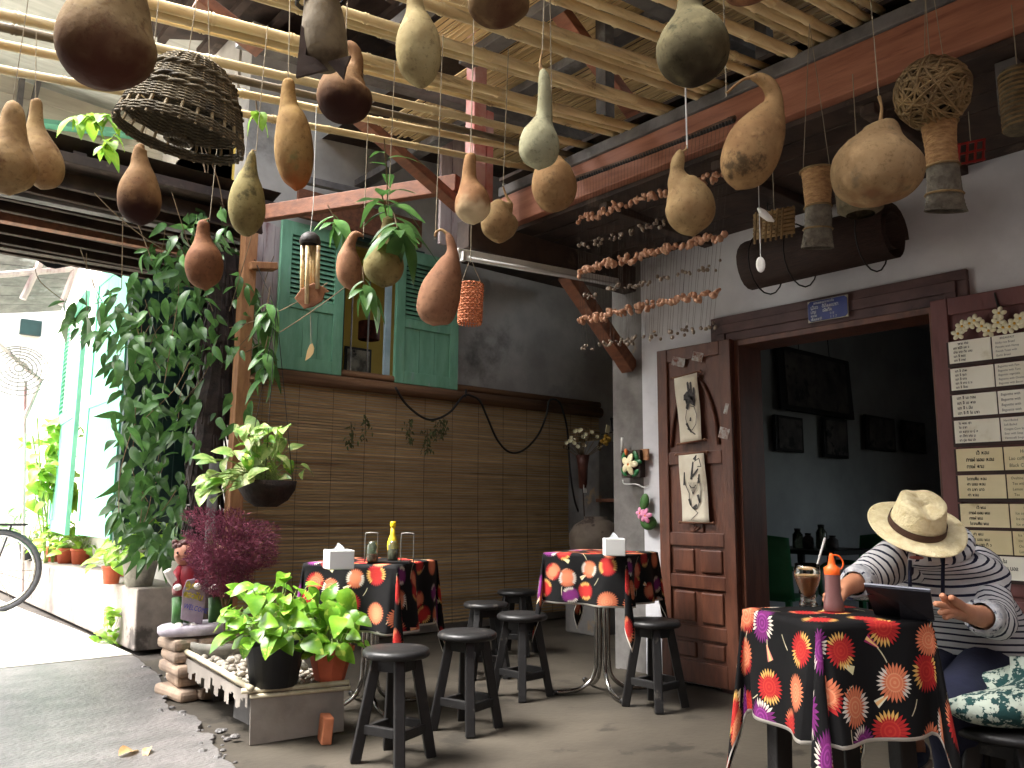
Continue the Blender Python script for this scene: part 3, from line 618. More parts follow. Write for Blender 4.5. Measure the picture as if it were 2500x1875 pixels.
T3 = table(2.177, 1.186, R(-24.8), .155, .715, .295, 11, 'black wooden table of the person with the straw hat', 'black flowered cloth on the front table under the tablet and coffee', wood=True)
# ------------------------------------------------------------------ things on the tables
m_tissue = mat('white_box', S(226, 228, 226), S(214, 216, 214), 4, .35, spec=.5)
m_paper = mat('tissue_paper', S(236, 240, 242), S(222, 228, 232), 6, .9, tl=.3)
def tissue(p, rz, w, h, lb):
    t = thing('tissue_box', p, lb, 'tissue box', 'white tissue boxes', rz=rz)
    b = MB(); b.box((0, 0, h/2), (w, w, h)); b.build('box', m_tissue, t, local=True, bevel=.004)
    b = MB(); b.lathe([(w*.22, h+.001), (w*.23, h+.0018), (.0005, h+.0018)], 18, sy=.5); b.build('slot', m_greywood, t, local=True)
    def fn(i, j):
        a = (i-.5)*2; hh = (1-abs(a)**1.4)*(.3+.7*j); return (a*w*.38*(1-.35*j), (.01*math.sin(i*9+j*3))*(.4+j)+(.012*(j-.5)), h-.002+.032*hh*j)
    b = MB(); b.grid(fn, 10, 6); 
    def fn2(i, j):
        a = (i-.5)*2; return (a*w*.30*(1-.5*j)+.006, .006+.016*j+.008*math.sin(i*7), h-.002+.024*(1-a*a)*j)
    b.grid(fn2, 10, 5); o = b.build('tissue', m_paper, t, True, local=True)
    return t
p = at(826, 1388, Z=.724); tissue((p.x, p.y, .7235), R(-14), .112, .082, 'white tissue box on the flowered table beside the yellow topped sauce bottle')
p = at(1499, 1356, Z=.758); tissue((p.x, p.y, .7575), R(-40), .105, .088, 'white tissue box on the corner table in front of the clay jar')
m_glass = mat('clear_glass', S(240, 245, 242), S(240, 245, 242), 3, .03, trans=1, ior=1.45)
m_glass_g = mat('dull_glass', S(150, 160, 140), S(130, 140, 120), 3, .1, trans=.85, ior=1.4)
m_soy = mat('dark_sauce', S(26, 14, 10), rough=.15, coat=.5)
m_yel = mat('yellow_label', S(226, 196, 40), S(210, 176, 40), 5, .45)
m_redp = mat('red_print', S(190, 44, 32), rough=.5)
p = at(957, 1372, Z=.724); p.z = .7235
bt = thing('sauce_bottle', p, 'dark seasoning sauce bottle with yellow cap and yellow red label', 'bottle'); bt.scale = (.86, .86, .86)
MB().lathe([(.001, .001), (.027, .001), (.029, .006), (.029, .075), (.001, .075)], 20, c=p).build('body', m_soy, bt, True)
MB().lathe([(.0295, .068), (.0295, .115), (.022, .140), (.014, .160), (.012, .205), (.001, .205)], 20, c=p).build('label', m_yel, bt, True)
MB().lathe([(.0145, .200), (.0165, .203), (.0165, .228), (.014, .232), (.001, .232)], 16, c=p).build('cap', mat('yellow_cap', S(238, 206, 30), rough=.35), bt, True)
lg = MB(); vd = (CC-p); vd.z = 0; vd.normalize(); sx = Vector((-vd.y, vd.x, 0))
lg.add([p + vd*(.0305-.02*(k*k)) + sx*(.022*k*1.1) + V(0, 0, .118+.008*k+.0125*s_) - vd*(.006 if s_ > 0 else 0) for s_ in (-1, 1) for k in (-.8, -.4, 0, .4, .8)], [(i, i+1, i+6, i+5) for i in range(4)]); lg.build('emblem', m_redp, bt)
cp = at(952, 1376, Z=.724); cp.z = .7235
cd = thing('condiment_caddy', cp, 'wire caddy with glass shakers and menu card holder behind the sauce bottle', 'caddy')
MB().box(cp+V(.03, .05, .005), (.2, .13, .008), Euler((0, 0, R(-40))).to_matrix()).build('tray', m_black, cd)
for k, (dx, dy) in enumerate(((-.075, .045), (-.035, .10), (.06, .07))):
    c = cp+V(dx, dy, .01); j = MB().lathe([(.001, 0), (.024, 0), (.026, .01), (.026, .075), (.018, .085), (.018, .095), (.001, .095)], 16, c=c).build('jar', m_glass_g, cd, True)
    MB().lathe([(.001, .003), (.021, .003), (.021, .035+.01*k), (.001, .035+.01*k)], 14, c=c).build('contents', mat('chilli_%d' % k, (S(110, 40, 30), S(60, 90, 50), S(90, 70, 50))[k], rough=.6), j, True)
for k, dx in enumerate((-.09, .095)):
    c = cp+V(dx*.72, -dx*.62+.02, 0); q = MB(); q.tube(arc([c+V(-.02, .018, .005), c+V(-.02, .018, .13), c+V(-.012, .01, .145), c+V(.02, -.018, .145), c+V(.026, -.022, .13), c+V(.026, -.022, .005)], 5), .003, 6); q.build('wire_loop', m_iron, cd, True)
# front table: coffee goblet, squeeze bottle, tablet, foil plate
p = at(1974, 1478, Z=.722); p.z = .7215
g = thing('coffee_goblet', p, 'glass goblet of milky coffee with a white straw', 'glass')
MB().lathe([(.001, .0), (.026, .0), (.027, .004), (.022, .012), (.0205, .02), (.023, .04), (.032, .062), (.037, .08), (.0375, .1), (.035, .122), (.0337, .122), (.036, .1), (.0355, .08), (.030, .062), (.0215, .042), (.018, .024), (.001, .02)], 28, c=p).build('glass', m_glass, g, True)
cf = mat('milky_coffee', S(150, 92, 52), S(128, 74, 40), 8, .3)
MB().lathe([(.001, .0215), (.0175, .0245), (.021, .042), (.0296, .062), (.035, .08), (.0354, .084), (.001, .084)], 24, c=p).build('coffee', cf, g, True)
MB().lathe([(.001, .0845), (.0350, .0845), (.0352, .089), (.001, .0892)], 24, c=p).build('foam', mat('coffee_foam', S(206, 164, 120), S(190, 146, 100), 30, .8, .4), g, True)
MB().tube([p+V(.012, .005, .03), p+CR*.058+V(0, 0, .196)], .0032, 8).build('straw', m_wire, g)
p = at(2036, 1492, Z=.722); p.z = .7215
q = thing('squeeze_bottle', p, 'squeeze bottle of purple brown sauce with orange cap', 'bottle'); q.scale = (.88, .88, .86)
MB().lathe([(.001, .0), (.029, .0), (.031, .005), (.0295, .03), (.024, .055), (.0235, .115), (.022, .12), (.001, .12)], 24, c=p).build('body', mat('sauce_plastic', S(118, 84, 82), S(104, 70, 68), 5, .3, spec=.5), q, True)
org = mat('orange_plastic', S(250, 110, 44), S(240, 98, 34), 5, .35)
cpn = MB().lathe([(.0235, .116), (.0245, .119), (.0245, .138), (.013, .146), (.011, .152), (.007, .175), (.006, .182), (.001, .184)], 20, c=p).build('cap', org, q, True)
MB().tube(arc([p+V(0, 0, .178), p+CR*.022+V(0, 0, .176), p+CR*.036+V(0, 0, .158), p+CR*.034+V(0, 0, .14), p+CR*.022+V(0, 0, .13)], 6), .0028, 7).build('tether', org, cpn, True)
c0, c1, c2, c3 = at(2110, 1428, d=2.12), at(2272, 1443, d=2.07), at(2282, 1512, Z=.7225), at(2136, 1496, Z=.7225)
tb = thing('tablet', (c2+c3)/2, 'tablet in a dark folding case propped up on the front table', 'tablet')
nrm = (c1-c0).cross(c3-c0).normalized(); nrm = nrm if nrm.dot(CC-c0) > 0 else -nrm
def slab(name, a, b_, c_, d_, n, t0, t1, m, par, bev=0):
    x = MB(); x.add([v+n*t0 for v in (a, b_, c_, d_)]+[v+n*t1 for v in (a, b_, c_, d_)], [(3, 2, 1, 0), (4, 5, 6, 7), (0, 1, 5, 4), (1, 2, 6, 5), (2, 3, 7, 6), (3, 0, 4, 7)]); return x.build(name, m, par, bevel=bev)
m_case = mat('navy_case', S(34, 36, 46), S(28, 30, 38), 20, .6, .1, 200)
slab('case', c0, c1, c2, c3, nrm, 0, .004, m_case, tb, .0015); slab('tablet_body', c0, c1, c2, c3, -nrm, .001, .007, mat('grey_alu', S(120, 120, 124), rough=.35, metal=.8), tb, .001)
e0 = c0.lerp(c1, .5); e1 = c3.lerp(c2, .45)
slab('stand_flap', c0.lerp(c3, .25), e0.lerp(e1, .12), e1, c3, nrm, .005, .008, m_case, tb); x = MB(); x.add([e0.lerp(e1, .1)+nrm*.005, e1+nrm*.006, e1+nrm*.05, c2.lerp(c3, .1)+nrm*.006], [(0, 1, 2), (0, 2, 3)]); x.build('fold', m_case, tb)
p = at(2098, 1464, Z=.722); p.z = .7215
fp = thing('foil_plate', p, 'crumpled silver foil plate behind the sauce bottle', 'plate')
def fn(i, j):
    a = i*6.283; r_ = j*.062; return p + V(r_*math.cos(a)*1.2, r_*math.sin(a), .004+.012*j*j+.007*j*math.sin(a*7+j*5)+.004*math.sin(a*13+3))
b = MB(); b.grid(fn, 40, 8); b.build('foil', mat('foil', S(214, 218, 220), S(190, 194, 198), 20, .22, metal=1), fp)
# patterned bag on the stool
bg_ = thing('cloth_bag', bagp, 'soft teal bag patterned with white flowers lying on a stool', 'bag')
def fn(i, j):
    a = i*6.2832; k = math.sin(math.pi*min(1, j)); lump = 1+.10*math.sin(3*a+1)+.06*math.sin(5*a+j*4)
    r_ = .21*k**.55*lump; return bagp + V(0, 0, .004) + Vector((_r0.x, _r0.y, 0))*(r_*math.cos(a)*1.15+.02) + Vector((_f0.x, _f0.y, 0))*r_*math.sin(a)*.7 + V(0, 0, .135*(1-math.cos(math.pi*j))/2*(1+.35*math.cos(a)))
m_bag = mat('teal_print', S(34, 74, 72), S(28, 62, 62), 9, .9, .5, 60, c3=S(176, 186, 172), c3amt=.62, c3scale=34, c3edge=.03)
b = MB(); b.grid(fn, 32, 16); b.build('bag_body', m_bag, bg_, True)
MB().tube(arc([bagp+Vector((_r0.x, _r0.y, 0))*.14+V(0, 0, .11), bagp+Vector((_r0.x, _r0.y, 0))*.2+V(0, 0, .15), bagp+Vector((_r0.x, _r0.y, 0))*.26+V(0, 0, .08)], 5), .008, 6).build('strap', m_bag, bg_, True)
# ------------------------------------------------------------------ foliage kit
def leaf_mesh(name, L, W, m, fold=.25, droop=.3, tip=1.0, heart=0.0, n=6):
    b = MB(); rows = []; n = max(n, 4) if n < 6 else 8
    for i in range(n+1):
        t = i/n; w = W/2*max(0, math.sin(math.pi*t**(.55 if heart else .75)))**(.8 if heart else 1.0) + .0003
        if t > .999: w = .0003
        zc = -droop*L*t*t + .02*L*math.sin(t*5)
        row = []
        for k in (-1, -.55, 0, .55, 1):
            lobe = heart*W*.42*(abs(k)**1.5)*max(0, 1-t*2.6); wav = .03*W*math.sin(t*9+k*2)*abs(k)
            row.append((w*k, L*t-lobe, zc+w*fold*abs(k)**.8+wav))
        rows.append(row)
    vs = [p for r in rows for p in r]; fs = []
    for i in range(n):
        for k in range(4): a = i*5+k; fs.append((a, a+1, a+6, a+5))
    return b.add(vs, fs).mesh(name, m, True)
def leaf_M(p, d, up, s=1.0, roll=0):
    """leaf at p growing along d, face towards up"""
    y = Vector(d).normalized(); z = Vector(up) - y*Vector(up).dot(y); z = z.normalized() if z.length > 1e-4 else y.orthogonal().normalized(); x = y.cross(z)
    m = frame(x, y, z, p) @ Euler((0, roll, 0)).to_matrix().to_4x4(); return m @ Matrix.Scale(s, 4)
def rdir(g, zmin=-1, zmax=1):
    a = g.uniform(0, 6.283); z = g.uniform(zmin, zmax); r = math.sqrt(max(0, 1-z*z)); return Vector((r*math.cos(a), r*math.sin(a), z))
def joined(meshes, Ms, name, m, parent, org):
    b = MB()
    for me, M in zip(meshes, Ms): b.add([M @ v.co for v in me.vertices], [list(p.vertices) for p in me.polygons])
    o = b.build(name, m, parent, True); o['kind'] = 'stuff'; return o
m_leaf = mat('vine_leaf', S(84, 122, 62), S(60, 98, 48), 20, .42, rv=.28, spec=.5, tl=.35)
m_leaf2 = mat('pothos_leaf', S(126, 170, 48), S(84, 138, 38), 14, .36, rv=.28, spec=.5, tl=.35, c3=S(176, 196, 84), c3amt=.3, c3scale=16, c3edge=.06)
m_leaf3 = mat('pale_pothos_leaf', S(168, 188, 110), S(104, 148, 72), 18, .42, rv=.2, spec=.5, tl=.35, c3=S(206, 210, 150), c3amt=.4, c3scale=14, c3edge=.08)
m_leaf4 = mat('bright_leaf', S(150, 180, 62), S(110, 160, 56), 16, .45, rv=.2, tl=.4)
m_twig = mat('twig', S(120, 100, 72), S(90, 74, 54), 20, .8)
m_stem = mat('green_stem', S(140, 160, 90), S(110, 130, 70), 20, .6)
m_terra = mat('terracotta', S(186, 92, 62), S(164, 78, 52), 8, .7, .15, 30, rv=.1)
m_stonepot = mat('stone_pot', S(150, 146, 136), S(110, 108, 100), 10, .85, .4, 40)
m_blackpot = mat('black_plastic', S(36, 37, 40), S(28, 29, 32), 8, .5)
LVINE = [leaf_mesh('leaf_a', .115, .042, m_leaf, .2, .35), leaf_mesh('leaf_b', .095, .036, m_leaf, .3, .15), leaf_mesh('leaf_c', .135, .046, m_leaf, .15, .5)]
LPOTH = [leaf_mesh('leaf_d', .086, .066, m_leaf2, .22, .3, heart=.5), leaf_mesh('leaf_e', .07, .056, m_leaf2, .32, .12, heart=.5), leaf_mesh('leaf_f', .096, .074, m_leaf2, .12, .45, heart=.5)]
LPALE = [leaf_mesh('leaf_g', .09, .066, m_leaf3, .25, .3, heart=.5), leaf_mesh('leaf_h', .105, .072, m_leaf3, .15, .45, heart=.5)]
LBRI = [leaf_mesh('leaf_i', .10, .07, m_leaf4, .25, .3, heart=.4), leaf_mesh('leaf_j', .12, .08, m_leaf4, .15, .4, heart=.4)]
def inpoly(x, y, P):
    c = False
    for i in range(len(P)):
        (a, b), (d, e) = P[i], P[i-1]
        if (b > y) != (e > y) and x < (d-a)*(y-b)/(e-b)+a: c = not c
    return c
# ------------------------------------------------------------------ lane side of the neighbour house, plinth, doors
ls = MB(); ls.box((2.55, 9.0, 2.4), (.7, 6.3, 4.8)); ls.build('side_wall', mat('lane_side_wall', S(210, 204, 196), S(188, 182, 174), 3, .85, .2, 20, world=True), back)
q0 = at(320, 1435, Y=6.15)
pl = MB(); pl.box((2.1, 9.0, .2), (.52, 5.7, .42), tap=.985); pl.build('plinth', mat('plinth_cement', S(150, 140, 132), S(112, 104, 98), 4, .8, .4, 30, c3=S(74, 68, 64), c3amt=.35, c3scale=3, c3edge=.12, world=True), back, bevel=.012)
def leafdoor(name, P0, P1, z0, z1, m, louvre=False, boards=4):
    P0, P1 = Vector(P0), Vector(P1); ax = (P1-P0); L = ax.length; ax.normalize(); n = Vector((ax.y, -ax.x, 0)); b = MB()
    Mx = Matrix((ax, n, Vector((0, 0, 1)))).transposed()
    mid = (P0+P1)/2; st = .09
    for t in (st/2, L-st/2): b.box(P0+ax*t+V(0, 0, (z0+z1)/2), (st, .04, z1-z0), Mx)
    zs = [z0+.06, z0+(z1-z0)*.5, z1-.05]
    for z in zs: b.box(mid+V(0, 0, z), (L-2*st, .038, .11), Mx)
    o = b.build(name, m, back, bevel=.003)
    for a, c in ((zs[0]+.055, zs[1]-.055), (zs[1]+.055, zs[2]-.055)):
        if louvre and a > zs[1]:
            nn_ = int((c-a)/.045); me = MB().box((0, 0, 0), (L-2*st, .007, .05)).mesh('louvre', m)
            for k in range(nn_): linked('louvre_slat', me, o, frame(ax, n, (0, 0, 1), mid+V(0, 0, a+(k+.5)*(c-a)/nn_)) @ Euler((R(40), 0, 0)).to_matrix().to_4x4())
        else:
            for k in range(boards-1):
                wd = (L-2*st)/(boards-1); x = MB(); x.box(P0+ax*(st+wd*(k+.5))+V(0, 0, (a+c)/2), (wd-.005, .018, c-a), Mx); x.build('panel_board', m, o)
    return o
m_lteal = mat('lane_teal', S(120, 190, 160), S(100, 168, 140), 4, .55, .15, 30, world=True)
leafdoor('door_leaf', (1.72, 6.42, 0), (2.2, 6.46, 0), .70, 2.72, m_teal_dk)  # leaf in shade under the eave: the shade is in its darker teal
leafdoor('door_leaf', (1.76, 7.6, 0), (1.73, 6.47, 0), .74, 2.95, m_lteal)
leafdoor('door_leaf', (1.95, 9.6, 0), (1.80, 8.15, 0), .72, 2.95, m_lteal, True)
# ------------------------------------------------------------------ eave over the lane: boards, beam, black tarpaulin
ev = thing('lane_eave', (1.2, 5.6, 2.6), 'low timber eave with dark boards and a black scalloped tarpaulin above the lane', 'eave')
for k in range(8):
    t = k/7; b = MB(); b.bar((-1.4, 5.15+.13*k, 2.86-.03*k), (2.16, 5.15+.13*k, 2.86-.03*k), .12, .022, up=(0, 1, -.4)); b.build('board', m_darkwood, ev, bevel=.003)
for k, (y, z, w_, m) in enumerate(((5.05, 2.94, .13, m_darkwood), (5.32, 2.78, .075, m_greywood), (5.62, 2.71, .075, m_brown), (5.98, 2.64, .08, m_darkwood))):
    b = MB(); b.bar((-1.6, y, z-.04), (2.2, y, z+.02), .06, w_, up=(0, 1, 0)); b.build('eave_beam', m, ev, bevel=.004)
for k in range(4):
    b = MB(); b.bar((-.9+k*.95, 5.0, 2.97), (-.9+k*.95, 6.2, 2.68), .05, .07, up=(1, 0, 0)); b.build('rafter', m_darkwood, ev)
tp = MB()
def fn(i, j):
    x = -1.2+i*2.75; top = 2.72; sc = abs(math.sin(x*5.2+.5))**.8; low = 2.53+.09*sc+.05*math.sin(x*2.3)
    return (x, 6.1+.03*math.sin(x*8)*j, top+(low-top)*j)
tp.grid(fn, 60, 5); tp.build('tarpaulin', mat('black_tarp', S(44, 46, 54), S(34, 36, 42), 6, .5, .2, 30), ev, True)
tp = MB(); tp.add([(-1.6, 4.95, 3.05), (2.2, 4.95, 3.05), (2.2, 6.25, 2.78), (-1.6, 6.25, 2.78)], [(0, 1, 2, 3)]); tp.build('roof_sheet', m_darkwood, ev)
# ------------------------------------------------------------------ farther houses along the lane
fh = thing('far_white_house', (1.5, 15, 0), 'sunlit white house closing the lane', 'house')
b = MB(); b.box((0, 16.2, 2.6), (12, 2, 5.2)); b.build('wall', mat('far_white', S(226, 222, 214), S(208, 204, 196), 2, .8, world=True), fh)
for (u, v, w_, h_) in ((40, 705, .35, .3), (75, 800, .3, .25), (200, 1015, .3, .2)):
    q = at(u, v, Y=15.15); x = MB(); x.box(q, (w_, .08, h_)); x.build('window', m_teal_dk, fh)
uh = thing('upper_gallery', (.8, 7.6, 3.4), 'pale boarded upper gallery with teal rails above the lane', 'gallery')
for k in range(9):
    b = MB(); b.box((.55, 7.6, 3.62+k*.165), (3.3, .03, .158), Euler((R(3), 0, 0)).to_matrix()); b.build('board', mat('gallery_board', S(206, 200, 182), S(186, 178, 160), 4, .75, .2, 20, stretch=(.4, 2, 3), world=True) if k == 0 else bpy.data.materials['gallery_board'], uh)
for (u0, v0, u1, v1, w_) in ((95, 300, 330, 330, .12), (320, 160, 400, 190, .16), (60, 130, 40, 330, .06), (108, 140, 62, 330, .07)):
    b = MB(); b.bar(at(u0, v0, Y=7.5), at(u1, v1, Y=7.5), .04, w_, up=(0, 1, 0)); b.build('rail', m_lteal if w_ > .08 else m_greywood, uh)
b = MB(); b.add([(-1.2, 5.6, 4.9), (2.1, 5.6, 4.75), (2.1, 7.65, 4.45), (-1.2, 7.65, 4.6)], [(0, 1, 2, 3)])
b.build('soffit', mat('pale_soffit', S(190, 188, 180), S(168, 166, 158), 5, .8, .3, 20, stretch=(.3, 4, 1), world=True), uh)
lr = thing('lean_to_roof', (1.2, 8.6, 2.4), 'grey boarded lean-to roof with a pale pole farther down the lane', 'roof')
c = [at(-60, 610, Y=8.3), at(190, 640, Y=8.3), at(150, 760, Y=9.6), at(-60, 770, Y=9.6)]
for k in range(6):
    a0, a1 = c[0].lerp(c[3], k/6), c[1].lerp(c[2], k/6); b0, b1 = c[0].lerp(c[3], (k+.94)/6), c[1].lerp(c[2], (k+.94)/6)
    x = MB(); x.add([a0, a1, b1, b0, a0+V(0, 0, .02), a1+V(0, 0, .02), b1+V(0, 0, .02), b0+V(0, 0, .02)], [(0, 1, 2, 3), (7, 6, 5, 4), (0, 4, 5, 1), (3, 2, 6, 7)]); x.build('board', m_greywood, lr)
for (u0, v0, u1, v1) in ((55, 730, 110, 615), (150, 745, 190, 640), (-10, 672, 180, 656)):
    x = MB(); x.tube([at(u0, v0, Y=8.2), at(u1, v1, Y=8.2)], .03, 7); x.build('pole', m_paleboard, lr)
# wire fan guard on a pole
q = at(45, 905, Y=9.0)
fan = thing('wire_fan', q, 'pale wire guarded fan on a leaning pole at the lane edge', 'fan')
Mf = look(q, (-.1, -.9, .35))
x = MB()
for k in range(7): x.tube([Mf @ Vector((.27*(k+1)/7*math.cos(a*.35), .27*(k+1)/7*math.sin(a*.35), .05*math.sqrt(max(0, 1-((k+1)/7)**2)))) for a in range(19)], .006, 4, caps=False)
x.build('guard_ring', m_iron, fan)
x = MB()
for k in range(16):
    a = k*6.283/16; x.tube([Mf @ Vector((.27*t*math.cos(a), .27*t*math.sin(a), .05*math.sqrt(max(0, 1-t*t)))) for t in (.1, .4, .7, .9, 1)], .004, 4)
x.build('guard_spoke', m_iron, fan)
x = MB(); x.tube([at(-10, 835, Y=9.05), at(100, 930, Y=9.05), at(60, 1020, Y=9.05)], .022, 6); x.tube([at(62, 930, Y=9.05), at(55, 1450, Y=9.3)], .014, 6); x.build('stand', m_paleboard, fan)
# bicycle, seen only by its rear wheel
bp = at(-14, 1393, Y=8.9)
bk = thing('bicycle', (bp.x, 8.9, 0), 'parked bicycle showing its rear wheel at the lane edge', 'bicycle')
m_tyre = mat('tyre', S(70, 70, 74), S(56, 56, 60), 20, .7)
def wheel(cx, cy):
    ax = Vector((.96, -.28, 0)); rr = .36
    o = MB(); pts = [Vector((cx, cy, rr+.02)) + ax*(rr*math.cos(k*.2)) + V(0, 0, rr*math.sin(k*.2)) for k in range(33)]; o.tube(pts, .024, 8, False); w = o.build('wheel', m_tyre, bk, True)
    o = MB(); pts = [Vector((cx, cy, rr+.02)) + ax*((rr-.035)*math.cos(k*.2)) + V(0, 0, (rr-.035)*math.sin(k*.2)) for k in range(33)]; o.tube(pts, .012, 6, False); o.build('rim', m_chrome, w, True)
    o = MB(); [o.tube([Vector((cx, cy, rr+.02)), Vector((cx, cy, rr+.02))+ax*((rr-.04)*math.cos(k*.35))+V(0, 0, (rr-.04)*math.sin(k*.35))], .003, 4) for k in range(18)]; o.build('spokes', m_chrome, w)
wheel(bp.x, 8.9); wheel(bp.x-1.0, 9.19)
fx = MB(); A, B_, C_, D_ = Vector((bp.x, 8.9, .38)), Vector((bp.x-.42, 9.02, .34)), Vector((bp.x-.28, 8.98, .82)), Vector((bp.x-.85, 9.15, .86))
for a, c in ((A, B_), (A, C_), (B_, C_), (B_, D_), (C_, D_), (D_, Vector((bp.x-1.0, 9.19, .38)))): fx.tube([a, c], .016, 7)
fx.build('bike_frame', m_black, bk, True)
x = MB(); x.box((bp.x+.02, 8.9, .80), (.42, .13, .02), Euler((0, 0, -.28)).to_matrix()); x.tube([A, (bp.x+.1, 8.88, .80)], .008, 5); x.build('rear_rack', m_black, bk)
x = MB(); x.ell((bp.x-.26, 8.98, .93), (.13, .07, .04)); x.build('saddle', m_black, bk, True); x = MB(); x.tube([(bp.x-.85, 9.15, .86), (bp.x-.82, 9.14, 1.02)], .014, 6); x.tube([(bp.x-.72, 9.4, 1.02), (bp.x-.92, 8.9, 1.02)], .012, 6); x.build('handlebar', m_black, bk)
# ------------------------------------------------------------------ potted plants on the plinth and along the lane
def pot(b, c, r0, r1, h, n=18):
    b.lathe([(.001, 0), (r0, 0), (r1*.97, h*.86), (r1*1.06, h*.86), (r1*1.08, h), (r1*.96, h), (r1*.9, h*.88), (.001, h*.88)], n, c=c)
def pot_plant(name, c, r0, r1, h, mp, leaves, n, spread, ht, label, group, seed, cat='potted plant', single=True):
    c = Vector(c); g = random.Random(seed); t = thing(name, c, label, cat, group); b = MB(); pot(b, c, r0, r1, h); b.build('pot', mp, t, True)
    so_ = MB(); so_.lathe([(.001, h*.9), (r1*.93, h*.9)], 14, c=c); so_.build('soil', mat('soil', S(54, 44, 36), S(38, 30, 26), 30, .95, .5) if 'soil' not in bpy.data.materials else bpy.data.materials['soil'], t)
    st = MB(); Ms = []
    for k in range(n):
        d = rdir(g, -.15, 1); p = c + V(0, 0, h) + Vector((d.x*spread, d.y*spread, max(-.3*h, d.z*ht)))*g.uniform(.55, 1.0)
        base = c+V(g.uniform(-.5, .5)*r1, g.uniform(-.5, .5)*r1, h*.9); st.tube([base, base.lerp(p, .55)+V(0, 0, .03), p], .0022, 4, False)
        Ms.append(leaf_M(p, Vector((d.x, d.y, g.uniform(-.5, .35))), Vector((d.x*.5-.25, d.y*.5-.2, 1)), g.uniform(.7, 1.15), g.uniform(-.5, .5)))
    o = st.build('stems', m_stem, t); o['kind'] = 'stuff'
    for M in Ms: linked('leaf', leaves[g.randrange(len(leaves))], t, M)
    return t
PT = 'pots along the lane plinth'
q = at(271, 1424, Z=.415); pot_plant('potted_plant', (q.x, q.y, .412), .052, .068, .13, m_terra, LBRI, 34, .16, .16, 'bright leafed plant in the nearest terracotta pot on the plinth', PT, 1)
q = at(297, 1412, Z=.415); pot_plant('potted_plant', (q.x+.1, q.y+.25, .412), .05, .066, .13, m_terra, LBRI, 24, .14, .2, 'small plant in the terracotta pot just behind the nearest one', PT, 2)
for k, (u, v, lb) in enumerate(((195, 1376, 'yellow green plant in a terracotta pot, third along the plinth'), (160, 1374, 'yellow green plant in a terracotta pot, fourth along the plinth'), (132, 1370, 'yellow green plant in the farthest terracotta pot on the plinth'))):
    q = at(u, v, Z=.415); pot_plant('potted_plant', (q.x, q.y, .412), .07, .09, .15, m_terra, LBRI, 44, .28, .30, lb, PT, 3+k)
q = at(342, 1432, Z=.415); t = pot_plant('potted_plant', (q.x+.02, q.y+.1, .412), .09, .135, .26, m_stonepot, LBRI, 52, .24, .30, 'leafy plant in a grey stone urn at the plinth end', PT, 9)
q = at(95, 1400, Z=0); pot_plant('potted_plant', (1.86, 9.9, .412), .09, .12, .2, m_blackpot, LVINE, 60, .34, .5, 'tall dark leafed plant in a black pot behind the bicycle', PT, 10)
q = at(140, 1150, Y=9.4); t = thing('tall_shrub', (q.x, 9.4, .41), 'tall pale green shrub against the bright lane wall', 'shrub'); g = random.Random(4)
st = MB()
for k in range(7): st.tube([(q.x+g.uniform(-.05, .05), 9.4, .41), (q.x+g.uniform(-.3, .3), 9.4+g.uniform(-.1, .1), g.uniform(1.2, 1.9))], .008, 5)
st.build('stems', m_stem, t)['kind'] = 'stuff'
for k in range(110):
    uu, vv = g.gauss(140, 38), g.uniform(1020, 1230); p = at(uu, vv, Y=9.4+g.uniform(-.15, .15)); linked('leaf', LBRI[k % 2], t, leaf_M(p, rdir(g, -.9, .3), (-.4, -.5, .7), g.uniform(1.1, 1.7)))
# weed at the foot of the plinth
q = at(262, 1560, Z=.02); t = thing('weed', q, 'bright green weed growing at the foot of the plinth corner', 'weed'); g = random.Random(12); st = MB()
for k in range(26):
    p = at(g.uniform(228, 300), g.uniform(1480, 1575), Y=q.y-.1+g.uniform(-.08, .08)); st.tube([q+V(g.uniform(-.04, .04), 0, 0), p], .002, 4, False); linked('leaf', LBRI[k % 2], t, leaf_M(p, rdir(g, -.4, .6), (-.4, -.4, .8), g.uniform(.5, .9)))
st.build('stems', m_stem, t)['kind'] = 'stuff'
# ------------------------------------------------------------------ climbing plant on its dark fern trunk
vine = thing('climbing_plant', (1.9, 5.12, 0), 'dense dark green climbing plant hanging over the timber post and fern trunk', 'plant')
g = random.Random(21); tr = MB(); path = arc([(1.9, 5.15, 0), (1.92, 5.15, .6), (1.88, 5.13, 1.2), (1.93, 5.15, 1.9), (1.9, 5.12, 2.6)], 6)
tr.tube(path, [.10+.015*math.sin(k*1.7) for k in range(len(path))], 10)
for k in range(260):
    p = path[g.randrange(len(path))]; a = g.uniform(0, 6.28); q_ = p+V(.1*math.cos(a), .1*math.sin(a), 0); tr.tube([q_, q_+V(.03*math.cos(a), .03*math.sin(a), -g.uniform(.05, .25))], g.uniform(.003, .009), 4)
tr.build('trunk', mat('fern_trunk', S(58, 46, 42), S(34, 27, 26), 14, .9, .6, 40), vine)
POLY = [(250, 730), (330, 650), (390, 560), (460, 490), (545, 500), (590, 620), (650, 760), (690, 850), (640, 930), (620, 1000), (560, 1050), (500, 1130), (470, 1260), (440, 1350), (330, 1370), (300, 1300), (275, 1230), (300, 1120), (265, 1010), (290, 940), (245, 860), (150, 770), (150, 720)]
cand = []
while len(cand) < 760:
    u, v = g.uniform(140, 700), g.uniform(480, 1375)
    if not inpoly(u, v, POLY): continue
    w_ = (u-300)/300
    if v > 900 and u > 450 and g.random() < .75: continue
    y = g.uniform(4.72, 5.5); p = at(u, v, Y=y); cand.append((y, p))
cand.sort(key=lambda c_: c_[0]); far, farM = [], []
